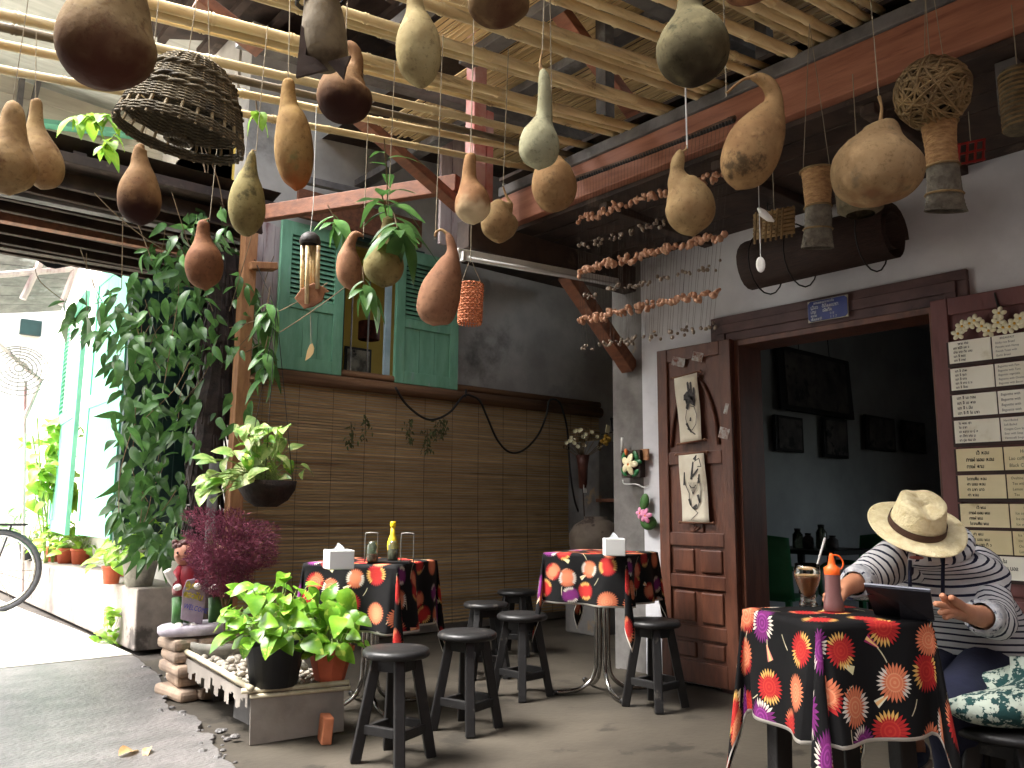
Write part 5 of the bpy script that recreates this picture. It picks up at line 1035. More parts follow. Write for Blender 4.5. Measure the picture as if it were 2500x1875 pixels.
GOURDS = [
 ('dark_low', 1.70, Z1([(1020,-330,30),(1010,-250,60),(985,-130,130),(940,-20,215),(895,80,275),(850,200,330),(825,335,360),(825,450,345),(832,560,285),(842,640,170),(850,692,8)]), 'huge pear shaped gourd with dark foot at the upper left'),
 ('tan', 2.4, Z1([(100,775,8),(100,800,45),(104,860,75),(100,950,90),(85,1050,118),(65,1150,172),(55,1260,212),(55,1350,205),(65,1440,150),(75,1508,8)]), 'tan pear gourd cut by the left picture edge'),
 ('tan', 2.7, Z1([(275,762,8),(280,785,40),(278,880,48),(275,980,65),(288,1080,100),(308,1180,140),(328,1290,155),(332,1380,130),(320,1440,60),(315,1462,5)]), 'slim brown gourd just behind the leftmost gourd'),
 ('half', 2.5, Z1([(1112,1122,8),(1090,1140,42),(1078,1200,55),(1083,1280,76),(1083,1360,115),(1076,1460,150),(1076,1560,158),(1080,1640,140),(1086,1705,85),(1090,1742,8)]), 'brown gourd with scorched lower half hanging below the bell basket'),
 ('red', 3.0, Z5([(1578,272,8),(1572,300,42),(1566,380,52),(1568,450,75),(1573,530,122),(1575,600,140),(1576,680,135),(1582,760,100),(1590,817,8)]), 'red brown gourd hanging in front of the climbing plant'),
 ('green', 2.7, Z1([(1945,1158,6),(1944,1195,28),(1932,1290,50),(1917,1370,82),(1910,1450,115),(1905,1550,136),(1905,1650,136),(1906,1740,108),(1914,1800,58),(1920,1824,6)]), 'greenish speckled gourd with pointed neck beside the timber post'),
 ('amber', 2.5, Z2([(330,602,8),(330,632,44),(328,740,58),(335,830,76),(350,900,106),(365,1000,131),(370,1120,146),(376,1230,145),(385,1340,120),(390,1420,78),(386,1472,8)]), 'long amber club shaped gourd right of the bell basket'),
 ('half', 2.35, Z2([(770,345,20),(800,350,38),(835,385,46),(855,450,50),(848,520,62),(815,575,120),(782,640,182),(764,740,212),(758,840,192),(755,915,128),(755,962,8)]), 'round scorched gourd with bent neck under the bark fish basket'),
 ('pale', 2.0, Z2([(1298,-110,30),(1300,-60,52),(1305,0,62),(1310,80,74),(1320,160,112),(1326,240,150),(1330,320,170),(1333,420,173),(1340,520,158),(1350,600,115),(1356,660,50),(1358,684,6)]), 'pale smooth bottle gourd with brown foot at the top centre'),
 ('dark_low', 1.9, Z2([(1962,-300,30),(1960,-240,70),(1955,-150,145),(1950,-50,212),(1950,30,240),(1950,100,216),(1955,170,130),(1960,213,6)]), 'dark round gourd cut off by the top picture edge'),
 ('chalk', 2.3, Z3([(392,536,14),(396,550,27),(405,600,43),(410,700,51),(410,800,56),(404,900,66),(390,960,92),(376,1030,136),(368,1120,157),(367,1200,146),(364,1262,105),(362,1312,6)]), 'chalky white gourd with long thin neck in the middle'),
 ('blotch', 2.55, Z3([(470,1165,10),(470,1190,40),(470,1240,92),(472,1300,140),(480,1400,172),(490,1480,170),(500,1560,140),(510,1612,85),(515,1634,6)]), 'blotched orange gourd peeping behind the chalky long necked gourd'),
 ('white', 2.5, Z2([(1735,1178,8),(1736,1200,40),(1726,1280,50),(1724,1370,58),(1730,1430,82),(1744,1500,120),(1750,1570,138),(1752,1640,130),(1755,1700,80),(1758,1734,6)]), 'brown necked gourd with whitish belly over the window brace'),
 ('tan', 3.0, Z6([(2036,128,12),(2034,150,30),(2018,170,60),(1990,195,106),(1966,250,138),(1956,320,143),(1955,390,112),(1955,440,45),(1955,456,5)]), 'small round tan gourd in front of the red beam end'),
 ('moss', 1.9, Z3([(1530,-160,70),(1530,-80,82),(1530,0,92),(1530,80,110),(1536,140,162),(1545,220,230),(1552,320,272),(1550,420,278),(1546,520,246),(1545,600,172),(1545,655,70),(1545,674,6)]), 'big mossy dark round gourd at the top under the poles'),
 ('tan', 2.4, Z3([(1472,1168,10),(1458,1182,34),(1437,1250,52),(1432,1320,56),(1446,1390,92),(1480,1450,136),(1518,1540,180),(1534,1620,190),(1542,1700,170),(1550,1770,112),(1560,1824,6)]), 'tan pear gourd on a white wire before the shell curtain'),
 ('blotch', 2.25, Z4([(100,598,14),(125,598,28),(175,607,46),(235,648,56),(275,720,62),(278,800,78),(245,890,130),(192,1000,186),(135,1110,214),(92,1215,216),(48,1320,188),(15,1400,128),(-8,1464,8)]), 'large crook necked gourd with mouldy belly beside the red beam'),
 ('squat', 2.25, Z4([(1096,936,30),(1098,942,80),(1102,965,118),(1105,1010,142),(1100,1060,178),(1090,1130,252),(1081,1220,320),(1078,1320,337),(1080,1420,320),(1085,1500,262),(1090,1562,160),(1095,1592,8)]), 'squat wide shouldered gourd right of the flared fish traps'),
 ('green', 3.0, Z6([(1096,250,12),(1095,270,38),(1090,330,43),(1080,400,56),(1075,470,92),(1070,530,130),(1065,620,155),(1060,700,140),(1055,762,88),(1050,797,5)]), 'greenish gourd half covered by leaves before the window'),
 ('pink', 3.4, Z6([(908,404,7),(880,388,18),(842,392,32),(812,440,39),(796,500,56),(790,560,82),(795,640,96),(800,720,90),(805,782,54),(805,816,5)]), 'pinkish gourd with hooked neck in front of the window bars'),
 ('pink', 2.8, Z6([(1550,378,14),(1562,395,24),(1576,430,33),(1590,490,39),(1590,550,56),(1570,620,92),(1540,720,131),(1505,820,156),(1480,920,159),(1464,1005,145),(1450,1062,100),(1445,1092,8)]), 'large tan gourd leaning before the right green shutter'),
 ('red', 1.75, Z3([(1985,-260,60),(1980,-180,150),(1975,-90,190),(1975,-20,150),(1980,36,8)]), 'red brown gourd showing only its foot at the top edge')]
STEM = {10: Z3([(392, 385, 5), (382, 440, 8), (376, 480, 11), (380, 520, 14), (393, 542, 16)]), 13: Z6([(1985, 20, 7), (2006, 80, 9), (2034, 132, 13)]), 17: Z4([(1092, 742, 15), (1108, 800, 11), (1114, 850, 12), (1104, 940, 17)]), 20: Z6([(1462, 402, 11), (1466, 375, 10), (1485, 357, 10), (1515, 352, 11), (1552, 380, 14)]), 5: Z1([(1975, 1165, 4), (1945, 1158, 6)]),
        15: Z3([(1508, 1120, 6), (1500, 1150, 7), (1475, 1170, 10)]), 4: Z5([(1618, 262, 5), (1600, 270, 6), (1578, 276, 8)]), 16: Z4([(-85, 720, 11), (-30, 670, 10), (20, 630, 10), (60, 608, 12), (105, 598, 15)])}
m_gstem = mat('gourd_stem', S(166, 136, 94), S(130, 100, 66), 20, .8)
for k, (mk, d, pf_, lb) in enumerate(GOURDS):
    P = [at(u, v, d=d) for u, v, r_ in pf_]; Rr = [r_*d/FPX for _, _, r_ in pf_]
    pts = arc([Vector((p.x, p.y, p.z)) for p in P], 5); rr = [v.x for v in arc([Vector((r_, 0, 0)) for r_ in Rr], 5)]
    cen = sum(P, Vector())/len(P); 
    big = max(range(len(P)), key=lambda i: Rr[i]); t = thing('hanging_gourd', P[big], lb, 'gourd', 'gourds hanging from the pergola')
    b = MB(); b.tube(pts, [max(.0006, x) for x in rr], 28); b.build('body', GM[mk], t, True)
    top = P[0]
    if k in STEM:
        s_ = [at(u, v, d=d) for u, v, r_ in STEM[k]]; MB().tube(arc(s_, 5), [v.x for v in arc([Vector((r_*d/FPX, 0, 0)) for _, _, r_ in STEM[k]], 5)], 8).build('stem', m_gstem, t, True); top = s_[0]
    zt = zplane(top.x)+.03
    if top.z < zt: MB().tube([top-V(0, 0, .01), V(top.x+rnd.uniform(-.02, .02), top.y+rnd.uniform(-.02, .02), zt)], .0016 if k not in (15,) else .0024, 4).build('string', m_string if k not in (15, 8) else m_wire, t)
# ------------------------------------------------------------------ bell shaped woven basket
d = 2.2; c = at(441, 345, d=d); bbk = thing('bell_basket', c, 'dark woven bamboo bell basket hanging mouth down', 'basket')
axis = (at(455, 158, d=d)-at(415, 325, d=d-.0)); axis = Vector((CU.x*.2, CU.y*.2, 1)).normalized()
axis = (Vector((0, 0, 1)) - CF*.02 + CR*.17); axis.normalize(); Mb = look(at(441, 325, d=d), axis, up=CF)
m_weave = mat('dark_weave', S(104, 94, 72), S(74, 66, 50), 30, .8, .6, 90, c3=S(52, 46, 36), c3amt=.3, c3scale=6)
prof = [(r_*.93, z_*.95) for r_, z_ in [(.178, -.02), (.174, .005), (.158, .06), (.138, .11), (.118, .155), (.09, .195), (.055, .215), (.03, .222)]]
def pr_at(z):
    for (r0, z0), (r1, z1) in zip(prof[:-1], prof[1:]):
        if z0 <= z <= z1: return r0+(r1-r0)*(z-z0)/(z1-z0)
    return prof[-1][0]
rb = MB()
for k in range(26):
    a = k*6.2832/26; rb.tube([Mb @ Vector((r_*math.cos(a), r_*math.sin(a), z_)) for r_, z_ in prof], .0042, 5)
lin = MB()
for za, zb in ((-.018, .008), (.030, .083), (.100, .210)):
    zz = [za+(zb-za)*k/8 for k in range(9)]; lin.lathe([(pr_at(z_)-.002, z_) for z_ in zz], 40, Mb.to_3x3(), c=Mb.translation)
lin.build('lining', mat('weave_lining', S(116, 106, 84), S(88, 80, 62), 60, .85, .6, 120), bbk, True)
rb.build('ribs', mat('pale_rib', S(146, 130, 96), S(120, 104, 76), 20, .7), bbk)['kind'] = 'stuff'
wv = MB(); z = -.012; row = 0
while z < .205:
    if not (.010 < z < .028 or .085 < z < .098):
        r_ = pr_at(z); wv.tube([Mb @ Vector(((r_+.003*math.cos(13*a*6.2832/78+row*math.pi))*math.cos(a*6.2832/78), (r_+0.003*math.cos(13*a*6.2832/78+row*math.pi))*math.sin(a*6.2832/78), z)) for a in range(79)], .0033, 5, False)
    z += .0042; row += 1
wv.build('weft', m_weave, bbk)['kind'] = 'stuff'
for zz in (-.02, .082, .102, .148): 
    r_ = pr_at(max(zz, -.02))+.004; x = MB()
    for s_ in (0, 1): x.tube([Mb @ Vector(((r_+.004*math.cos(a*.9+s_*3.14))*math.cos(a*6.2832/72), (r_+.004*math.cos(a*.9+s_*3.14))*math.sin(a*6.2832/72), zz+.004*math.sin(a*.9+s_*3.14))) for a in range(73)], .005, 5, False)
    x.build('braided_band', m_weave, bbk, True)
tp_ = Mb @ Vector((0, 0, .211)); MB().lathe([(.001, .211), (.030, .2105), (.034, .206)], 18, Mb.to_3x3(), c=Mb.translation).build('crown', m_weave, bbk)
for s_ in (-.03, .03): MB().tube([tp_+CR*s_, V(tp_.x, tp_.y, zplane(tp_.x)+.03)], .0014, 4).build('string', m_string, bbk)
# bark fish basket
d = 2.1; A_ = [at(u, v, d=d) for u, v in ((780, -60), (785, 0), (790, 40), (792, 80), (795, 120), (800, 150), (806, 168))]; RR = [x*d/FPX for x in (52, 52, 60, 66, 66, 58, 30)]
fb = thing('bark_fish', A_[3], 'dark bark fish shaped vessel hanging with pointed fins', 'ornament'); m_bark = mat('bark', S(120, 108, 86), S(88, 76, 58), 10, .75, .4, 40, c3=S(46, 28, 26), c3amt=.42, c3scale=5, c3edge=.2)
b = MB(); b.tube(arc(A_, 5), [v.x for v in arc([Vector((x, 0, 0)) for x in RR], 5)], 22, flat=.8); b.build('body', m_bark, fb, True)
for zi in (1,): MB().tube([A_[1]+CR*(.062*math.cos(a*.35))+CF*(.052*math.sin(a*.35))+V(0, 0, .012*math.cos(a*.35)) for a in range(19)], .006, 7, False).build('band', m_cable, fb, True)
for pts in (((728, 130), (722, 188), (800, 168), (770, 140)), ((800, 150), (838, 192), (845, 160), (856, 135)), ((735, 60), (728, 135), (745, 140), (752, 80))):
    q = [at(u, v, d=d-.05) for u, v in pts]; x = MB(); x.add(q+[p+CF*.012 for p in q], [(0, 1, 2, 3), (7, 6, 5, 4), (0, 4, 5, 1), (1, 5, 6, 2), (2, 6, 7, 3), (3, 7, 4, 0)]); x.build('fin', m_darkwood, fb)
MB().tube([A_[0], V(A_[0].x, A_[0].y, zplane(A_[0].x)+.2)], .003, 5).build('string', m_string, fb)
# ------------------------------------------------------------------ bamboo wind chime with fish clapper
d = 3.3; wc = thing('wind_chime', at(757, 600, d=d), 'bamboo tube wind chime with coconut cap and wooden fish', 'wind chime')
c = at(757, 590, d=d); MB().lathe([(.001, .04), (.02, .036), (.036, .022), (.043, .0), (.04, -.012), (.034, -.012), (.036, 0), (.001, .02)], 20, c=c).build('coconut_cap', mat('coconut_shell', S(60, 54, 52), S(42, 38, 36), 12, .6, .3), wc, True)
for k, (du, v1) in enumerate(((-18, 728), (-6, 742), (10, 722), (20, 705), (4, 700))):
    a = at(757+du, 600, d=d+(-.03 if k % 2 else .02)); e = at(757+du-2, v1, d=d+(-.03 if k % 2 else .02)); b = MB(); b.tube([a, e], .0085, 9); b.build('chime_tube', m_bamboo, wc, True)
f_ = [at(u, v, d=d-.02) for u, v in ((718, 728), (735, 705), (765, 690), (790, 700), (804, 712), (792, 715), (786, 735), (765, 748), (742, 754))]
b = MB(); n = len(f_); b.add(f_+[p+CF*.014 for p in f_], [tuple(range(n)), tuple(range(2*n-1, n-1, -1))]+[(i, n+i, n+(i+1) % n, (i+1) % n) for i in range(n)]); b.build('wooden_fish', mat('fish_wood', S(150, 104, 72), S(110, 72, 50), 10, .7, .5), wc, bevel=.003)
MB().tube([c+V(0, 0, .04), at(765, 500, d=d), V(c.x, c.y, zplane(c.x))], .0016, 4).build('string', m_wire, wc)
h_ = [at(u, v, d=d) for u, v in ((745, 881), (750, 856), (756, 842), (762, 837), (767, 850), (765, 862), (758, 872))]; MB().tube([at(757, 750, d=d), at(760, 840, d=d)], .001, 4).build('clapper_string', m_string, wc)
b = MB(); n = 7; b.add(h_+[p+CF*.004 for p in h_], [tuple(range(n)), tuple(range(2*n-1, n-1, -1))]+[(i, n+i, n+(i+1) % n, (i+1) % n) for i in range(n)]); b.build('clapper', mat('pale_wood_chip', S(214, 186, 132), rough=.7), wc)
# woven cylinder lantern
d = 3.2; c = at(1149, 740, d=d); wl = thing('woven_lantern', c, 'small pink orange woven cylinder lantern left of the fluorescent light end', 'lantern'); g = random.Random(3); ax = Vector((.04, 0, 1)).normalized(); Mw = look(c, ax, CF)
x = MB()
for k in range(15): z = -.075+k*.0107; x.tube([Mw @ Vector(((.045+.002*math.cos(a*3.14+k*3.14))*math.cos(a*6.2832/30), (.045+.002*math.cos(a*3.14+k*3.14))*math.sin(a*6.2832/30), z)) for a in range(31)], .0038, 4, False)
x.build('weft', mat('pink_cane', S(206, 134, 92), S(180, 108, 72), 20, .7), wl)['kind'] = 'stuff'
x = MB()
for k in range(22): a = k*6.2832/22; x.tube([Mw @ Vector((.044*math.cos(a), .044*math.sin(a), -.085)), Mw @ Vector((.044*math.cos(a), .044*math.sin(a), .078))], .0026, 4)
x.build('stakes', bpy.data.materials['pink_cane'], wl)['kind'] = 'stuff'
for s_ in (-1, 1): MB().tube([Mw @ Vector((.04*s_, 0, .078)), at(1149+s_*4, 640, d=d)], .0015, 4).build('string', m_string, wl)
MB().tube([at(1149, 640, d=d), V(at(1149, 640, d=d).x, at(1149, 640, d=d).y, 2.45)], .0015, 4).build('string', m_string, wl)
# ------------------------------------------------------------------ carved door leaves (folded back against the wall)
def DW(u, v, x=3.95): return at(u, v, X=x)
XL = 3.945
def leaf(y0, y1, z0, z1, m):
    """panelled leaf on the wall, y0 > y1 runs left to right in view"""
    o = MB(); o.box((XL+.012, (y0+y1)/2, (z0+z1)/2), (.02, y0-y1, z1-z0)); o = o.build('door_leaf', m, house, bevel=.003)
    W = y0-y1; ym = (y0+y1)/2
    def fr_(ya, za, yb, zb, name, prd=.016): x = MB(); x.box((XL-prd/2+.001, (ya+yb)/2, (za+zb)/2), (prd, abs(ya-yb), abs(za-zb))); x.build(name, m, o, bevel=.004)
    st = .075
    fr_(y0, z0, y0-st, z1, 'stile'); fr_(y1+st, z0, y1, z1, 'stile')
    zs = [z0, z0+.28, z0+.56, z0+.80, z0+1.27, z1]
    for k, z in enumerate(zs): 
        h = .075 if k not in (0,) else .12; fr_(y0-st-.001, (z if k == 0 else z-h/2) if k < 5 else z1-.08, y1+st+.001, (z+h if k == 0 else z+h/2) if k < 5 else z1, 'rail_piece', .015)
    for k in range(3):
        a, c = zs[k]+(.13 if k == 0 else .045), zs[k+1]-.045
        for s_ in (0, 1):
            ya = y0-st-.012-s_*(W/2-st); yb = ya-(W/2-st)+.024; x = MB(); x.box((XL-.001, (ya+yb)/2, (a+c)/2), (.022, abs(ya-yb)-.02, c-a-.02)); x.build('raised_panel', m, o, bevel=.009)
    x = MB(); x.box((XL-.001, ym, (zs[3]+zs[4])/2), (.02, .10, zs[4]-zs[3]-.08)); x.build('carved_strip', m, o, bevel=.006)
    x = MB(); g = random.Random(5); zc = zs[3]+.06
    while zc < zs[4]-.06: x.tube([(XL-.014, ym+.03*math.sin(t*1.1+zc*40)*(1-t/7), zc+.012*math.cos(t*1.1)) for t in range(7)], .0055, 5); zc += .034
    x.build('carving', m, o, True)
    x = MB(); x.tube([(XL-.010, y0-st-.02-(W-2*st-.04)*t/16, zs[4]+.07+ (z1-.16-zs[4]-.1)*math.sin(math.pi*t/16)**.6) for t in range(17)], .011, 6); x.build('arch_moulding', m, o, True)
    return o
yl0, yl1 = DW(1614, 1200).y, DW(1797, 1200).y
leaf(yl0, yl1, .025, 1.965, m_door)
yr0, yr1 = DW(2292, 1000).y, .55
lr_ = leaf(yr0, yr1, .025, 1.975, m_door2)
for (u0, v0, u1, v1) in ((1755, 1045, 1780, 1070), (1768, 985, 1778, 1010), (1640, 875, 1672, 892), (1690, 862, 1716, 880)):
    a, c = DW(u0, v0, XL-.018), DW(u1, v1, XL-.018); x = MB(); x.box(((a.x), (a.y+c.y)/2, (a.z+c.z)/2), (.001, abs(a.y-c.y), abs(a.z-c.z)), Euler((.3, 0, 0)).to_matrix())
    x.build('torn_paper_patch', mat('torn_paper', S(176, 178, 174), S(126, 96, 84), 30, .9, c3=S(110, 62, 48), c3amt=.4, c3scale=25) if 'torn_paper' not in bpy.data.materials else bpy.data.materials['torn_paper'], house)
# ------------------------------------------------------------------ hanging scrolls with inked hands
m_scroll = mat('scroll_paper', S(214, 208, 190), S(202, 194, 174), 8, .9, .1, 60)
m_inkw = mat('grey_ink', S(62, 60, 60), S(90, 88, 86), 60, .9)
def scroll(c, label, kind):
    TL, TR, BR, BL = [DW(u, v, XL-.03) for u, v in c]; t = thing('paper_scroll', (TL+BR)/2, label, 'scroll', 'ink drawings on the door')
    cx = [TL, TR, BR, BL]; n = V(-1, 0, 0); x = MB(); x.grid(lambda i, j: TL.lerp(TR, i).lerp(BL.lerp(BR, i), j)+n*(.004*math.sin(j*7+i)), 4, 12); o = x.build('paper', m_scroll, t, True); md = o.modifiers.new('s', 'SOLIDIFY'); md.thickness = .001
    for a, b_ in ((TL, TR), (BL, BR)):
        e = (b_-a).normalized()*.018; MB().tube([a-e, b_+e], .006, 8).build('rod', mat('rod_wood', S(120, 84, 64), rough=.7) if 'rod_wood' not in bpy.data.materials else bpy.data.materials['rod_wood'], t, True)
        for q in (a-e*1.2, b_+e*1.2): MB().ell(q, (.009, .009, .009), 8, 6).build('knob', bpy.data.materials['rod_wood'], t, True)
    def Q(i, j): return TL.lerp(TR, i).lerp(BL.lerp(BR, i), j)+n*.0055
    x = MB()
    def cap(i0, j0, i1, j1, w0, w1):
        a, c = Q(i0, j0), Q(i1, j1); dd = (c-a); s_ = dd.cross(n).normalized(); k = [a-s_*w0, a+s_*w0, c+s_*w1]
        top = [c + (s_*math.cos(q)*w1 + dd.normalized()*math.sin(q)*w1*1.4) for q in (.5, 1.0, 1.57, 2.1, 2.6)]; k += top + [c-s_*w1]; x.add(k, [tuple(range(len(k)))])
    def line(pts, w):
        for (a, b_) in zip(pts[:-1], pts[1:]):
            A_, B__ = Q(*a), Q(*b_); s_ = (B__-A_).cross(n).normalized()*w/2; x.add([A_-s_, B__-s_, B__+s_, A_+s_], [(0, 1, 2, 3)])
    if kind == 0:
        for i0, j0, i1, j1 in ((.62, .38, .58, .14), (.70, .40, .70, .15), (.78, .44, .82, .24)): cap(i0, j0, i1, j1, .010, .008)
        x.add([Q(*p) for p in ((.36, .30), (.52, .25), (.84, .40), (.82, .50), (.6, .44), (.5, .53), (.40, .50), (.5, .38), (.34, .38))], [(0, 1, 2, 3, 4), (0, 4, 5, 6, 7), (0, 7, 8)])
        line([(.62, .48), (.78, .5), (.86, .62), (.8, .76), (.6, .84), (.42, .78), (.36, .64), (.45, .52)], .004); cap(.40, .80, .72, .90, .003, .004); cap(.38, .72, .55, .86, .008, .004); cap(.56, .70, .58, .66, .007, .005)
    else:
        for i0, j0, i1, j1, w0 in ((.45, .38, .56, .14, .008), (.50, .34, .72, .24, .007), (.16, .46, .20, .28, .006), (.70, .44, .76, .32, .006)): cap(i0, j0, i1, j1, w0, w0*.7)
        line([(.18, .36), (.22, .46), (.34, .58), (.32, .72), (.44, .80), (.6, .80), (.74, .66), (.78, .44), (.7, .36)], .005); line([(.62, .12), (.8, .08), (.86, .2), (.72, .2)], .005); cap(.62, .10, .70, .04, .012, .004)
        for k in range(7): line([(.34+.06*k, .42), (.40+.04*k, .50), (.48, .60)], .002)
        line([(.36, .46), (.44, .50), (.54, .50), (.6, .46)], .005); cap(.46, .80, .56, .76, .010, .008); line([(.5, .82), (.62, .86), (.34, .96)], .004); cap(.32, .66, .36, .74, .008, .006); cap(.66, .6, .7, .7, .008, .006)
    x.build('ink_drawing', m_inkw, t)
scroll([(1646, 922), (1702, 908), (1714, 1074), (1662, 1083)], 'upper paper scroll with an inked hand, tilted on the carved door', 0)
scroll([(1657, 1110), (1719, 1104), (1733, 1277), (1667, 1275)], 'lower paper scroll with an inked hand holding a flower on the door', 1)
# ------------------------------------------------------------------ menu boards on the other leaf
Mw_ = lambda y, z, x=XL-.024: frame((0, -1, 0), (0, 0, 1), (-1, 0, 0), (x, y, z))
m_card = [mat('card_%d' % k, a, b_, 3, .6, c3=c_, c3amt=.25, c3scale=6, c3edge=.2) for k, (a, b_, c_) in enumerate(((S(240, 238, 224), S(230, 226, 208), S(206, 198, 170)), (S(232, 220, 182), S(218, 204, 160), S(188, 170, 128))))]
m_wd = mat('menu_board_wood', S(62, 40, 34), S(44, 30, 26), 8, .6)
ROWS = [(837, 890, 2313, 0, ["BREAKFAST", "Sticky rice Bread", "Pancake with Honey", "French Toast with", "Garlic Bread"], ["aham sao", "eKa hniov mo g", "pan ekk kvb nam", "eKa cvi tol", "eKa cvi kaf"]),
        (902, 955, 2319, 0, ["Baguette with Pate", "Baguette with Tuna", "Baguette vegetable", "Baguette with Omelet", "Baguette with Bacon"], ["eKa ci pate", "eKa ci Tuna", "eKa ci Kaw", "eKa ci Kaw l n", "eKa ci cioN".replace('N', 'n')]),
        (966, 1019, 2323, 0, ["Baguette with", "Baguette with", "Baguette with", "Baguette with"], ["eKa ci eK kon", "eKa ci eK dao", "eKa ci e mvn", "eKa ci si In mak"]),
        (1028, 1083, 2329, 0, ["Hard Boiled", "Soft Boiled", "Congee Corn Soup", "Sour with Soup", "Vermicelli Soup"], ["IK tom suk", "IK lwk", "ek hlaw eK pu o", "ek piak esn mu", "ek pun sen pa"]),
        (1097, 1151, 2333, 1, ["      Hot", " Lao coffee", " Black Coffee"], ["      egi hon", "   kaef nom hon", "   kaef dam"]),
        (1161, 1217, 2341, 1, [" Ovaltine", "  Tea with", "  Lemon tea", "   Tea"], ["   Iowantin hon", "   sa nom hon", "   sa mak naw", "   sa hon"]),
        (1230, 1286, 2348, 1, ["     Cold", "  Ice coffee", "  Ice coffee", "  Ice ovaltine"], ["     egi yen", "   kaef nom yen", "   kaef yen", "   Iowantin yen"]),
        (1294, 1350, 2356, 1, ["  Ice Tea", "  Ice tea with", "  Orange", "  Lemon"], ["     sa yen", "    sa nom yen", "    nam mak ki g", "    mak naw"]),
        (1356, 1412, 2400, 0, ["  Tea", "  Coke", "  Soda"], ["      nam In", "     nam yen bol", "     nam sod"])]
yd = DW(2424, 870, XL-.02).y
for k, (v0, v1, u, mk, en, lo) in enumerate(ROWS):
    A0, B0 = DW(u, v0, XL-.02), DW(u, v1, XL-.02); h = A0.z-B0.z; zc = (A0.z+B0.z)/2; y0 = DW(2318, 860, XL-.02).y - (0 if k < 8 else .06); yv = yd-.003*k - (.05 if k == 8 else 0); y2 = yv-.30
    nm = ['breakfast heading', 'pate', 'plain baguette', 'boiled egg', 'hot coffee', 'ovaltine and tea', 'iced coffee', 'iced tea', 'lowest, smaller'][k]; od = ['topmost', 'second', 'third', 'fourth', 'fifth', 'sixth', 'seventh', 'eighth', 'lowest'][k]
    t = thing('menu_board', (XL-.02, y0, zc), '%s handwritten %s menu board on the worn door leaf' % (od, 'white' if mk == 0 else 'yellowed'), 'menu board', 'menu boards on the door leaf')
    x = MB(); x.box((XL-.019, (y0+y2)/2, zc-h*.08), (.008, y0-y2+.02, h*1.16)); x.build('backing', m_wd, t)
    for s_, (ya, yb) in enumerate(((y0, yv+.003), (yv-.003, y2))):
        x = MB(); x.box((XL-.0245, (ya+yb)/2, zc), (.003, ya-yb, h)); x.build('card', m_card[mk], t)
        n_l = len(lo if s_ == 0 else en); lt = MB(); lh = h/(n_l+.35)
        for i, tx in enumerate(lo if s_ == 0 else en):
            M_ = Mw_(ya-.012-(.02 if i == 0 and k in (0, 4, 6) else 0), zc+h/2-lh*(i+.92), XL-.0265)
            if s_ == 0: strokes(lt, tx, M_ @ Matrix.Translation((.008, 0, 0)), lh*.42, lh*.085, .025)
            else: latin(lt, tx, M_, lh*.50, .1, sx=.8)
        lt.build('lettering', m_ink, t)
# plumeria garland above the menu
gl = thing('flower_garland', DW(2420, 790), 'garland of white plumeria flowers above the menu boards', 'garland'); m_pet = mat('petal_white', S(226, 222, 196), S(214, 206, 170), 20, .6); m_py = mat('petal_yellow', S(226, 176, 60), rough=.6)
GP = [(2340, 815), (2350, 797), (2368, 790), (2380, 783), (2398, 797), (2415, 808), (2440, 765), (2438, 788), (2450, 800), (2466, 798), (2478, 790), (2492, 778), (2505, 790), (2520, 800)]
MB().tube([DW(u, v, XL-.03) for u, v in GP], .004, 5).build('cord', m_gstem, gl)
for k, (u, v) in enumerate(GP):
    c = DW(u, v, XL-.04); a0 = k*1.3
    for j in range(5):
        a = a0+j*1.2566; b = MB(); Mx = Euler((a, 0, 0)).to_matrix(); b.ell(c+Mx @ V(-.004, 0, .017), (.004, .011, .015), 8, 5, Mx); b.build('petal', m_pet, gl, True)
    MB().ell(c+V(-.008, 0, 0), (.004, .006, .006), 6, 5).build('flower_heart', m_py, gl, True)
MB().tube(arc([DW(2440, 760, XL-.03), DW(2432, 735, XL-.02), DW(2428, 715, XL-.02), DW(2434, 735, XL-.02), DW(2446, 760, XL-.03)], 4), .003, 5).build('hanger', m_cable, gl)
# ------------------------------------------------------------------ blue house number plate
TL, TR, BR, BL = [at(u, v, X=3.945) for u, v in ((1971, 738), (2069, 719), (2071, 770), (1974, 790))]
hn = thing('house_number_plate', (TL+BR)/2, 'blue enamel house number plate with white lettering above the door', 'sign')
y0, y1, z0, z1 = (TL.y+BL.y)/2, (TR.y+BR.y)/2, (BL.z+BR.z)/2, (TL.z+TR.z)/2
x = MB(); x.box((3.948, (y0+y1)/2, (z0+z1)/2), (.006, y0-y1, z1-z0)); x.build('rim', mat('plate_rim', S(196, 190, 168), rough=.5), hn)
W, Hh = y0-y1, z1-z0; ct = .14*Hh; poly = [(ct, .02*Hh), (W-ct, .02*Hh), (W-.02*Hh, ct), (W-.02*Hh, Hh-ct), (W-ct, Hh-.02*Hh), (ct, Hh-.02*Hh), (.02*Hh, Hh-ct), (.02*Hh, ct)]
x = MB(); x.prism(poly, .0015, frame((0, -1, 0), (0, 0, 1), (-1, 0, 0), (3.9445, y0, z0))); x.build('enamel', mat('blue_enamel', S(48, 62, 128), S(40, 52, 112), 6, .35), hn)
x = MB(); F_ = lambda fx, fy: frame((0, -1, 0), (0, 0, 1), (-1, 0, 0), (3.942, y0-fx*W, z0+fy*Hh))
for tx, fx, fy, hh in (('nAkhonhlowgwyggcvn', .16, .83, .075), ('emiog', .08, .60, .13), ('sisvtnak'.replace('sisvt', 'sisvdtA'), .37, .60, .13), ('b`an', .08, .40, .12), ('ePiywvd', .38, .40, .12), ("hnw'y", .08, .23, .09), ('ehionelkTi', .08, .06, .09)): strokes(x, tx, F_(fx, fy), hh*Hh, .0028)
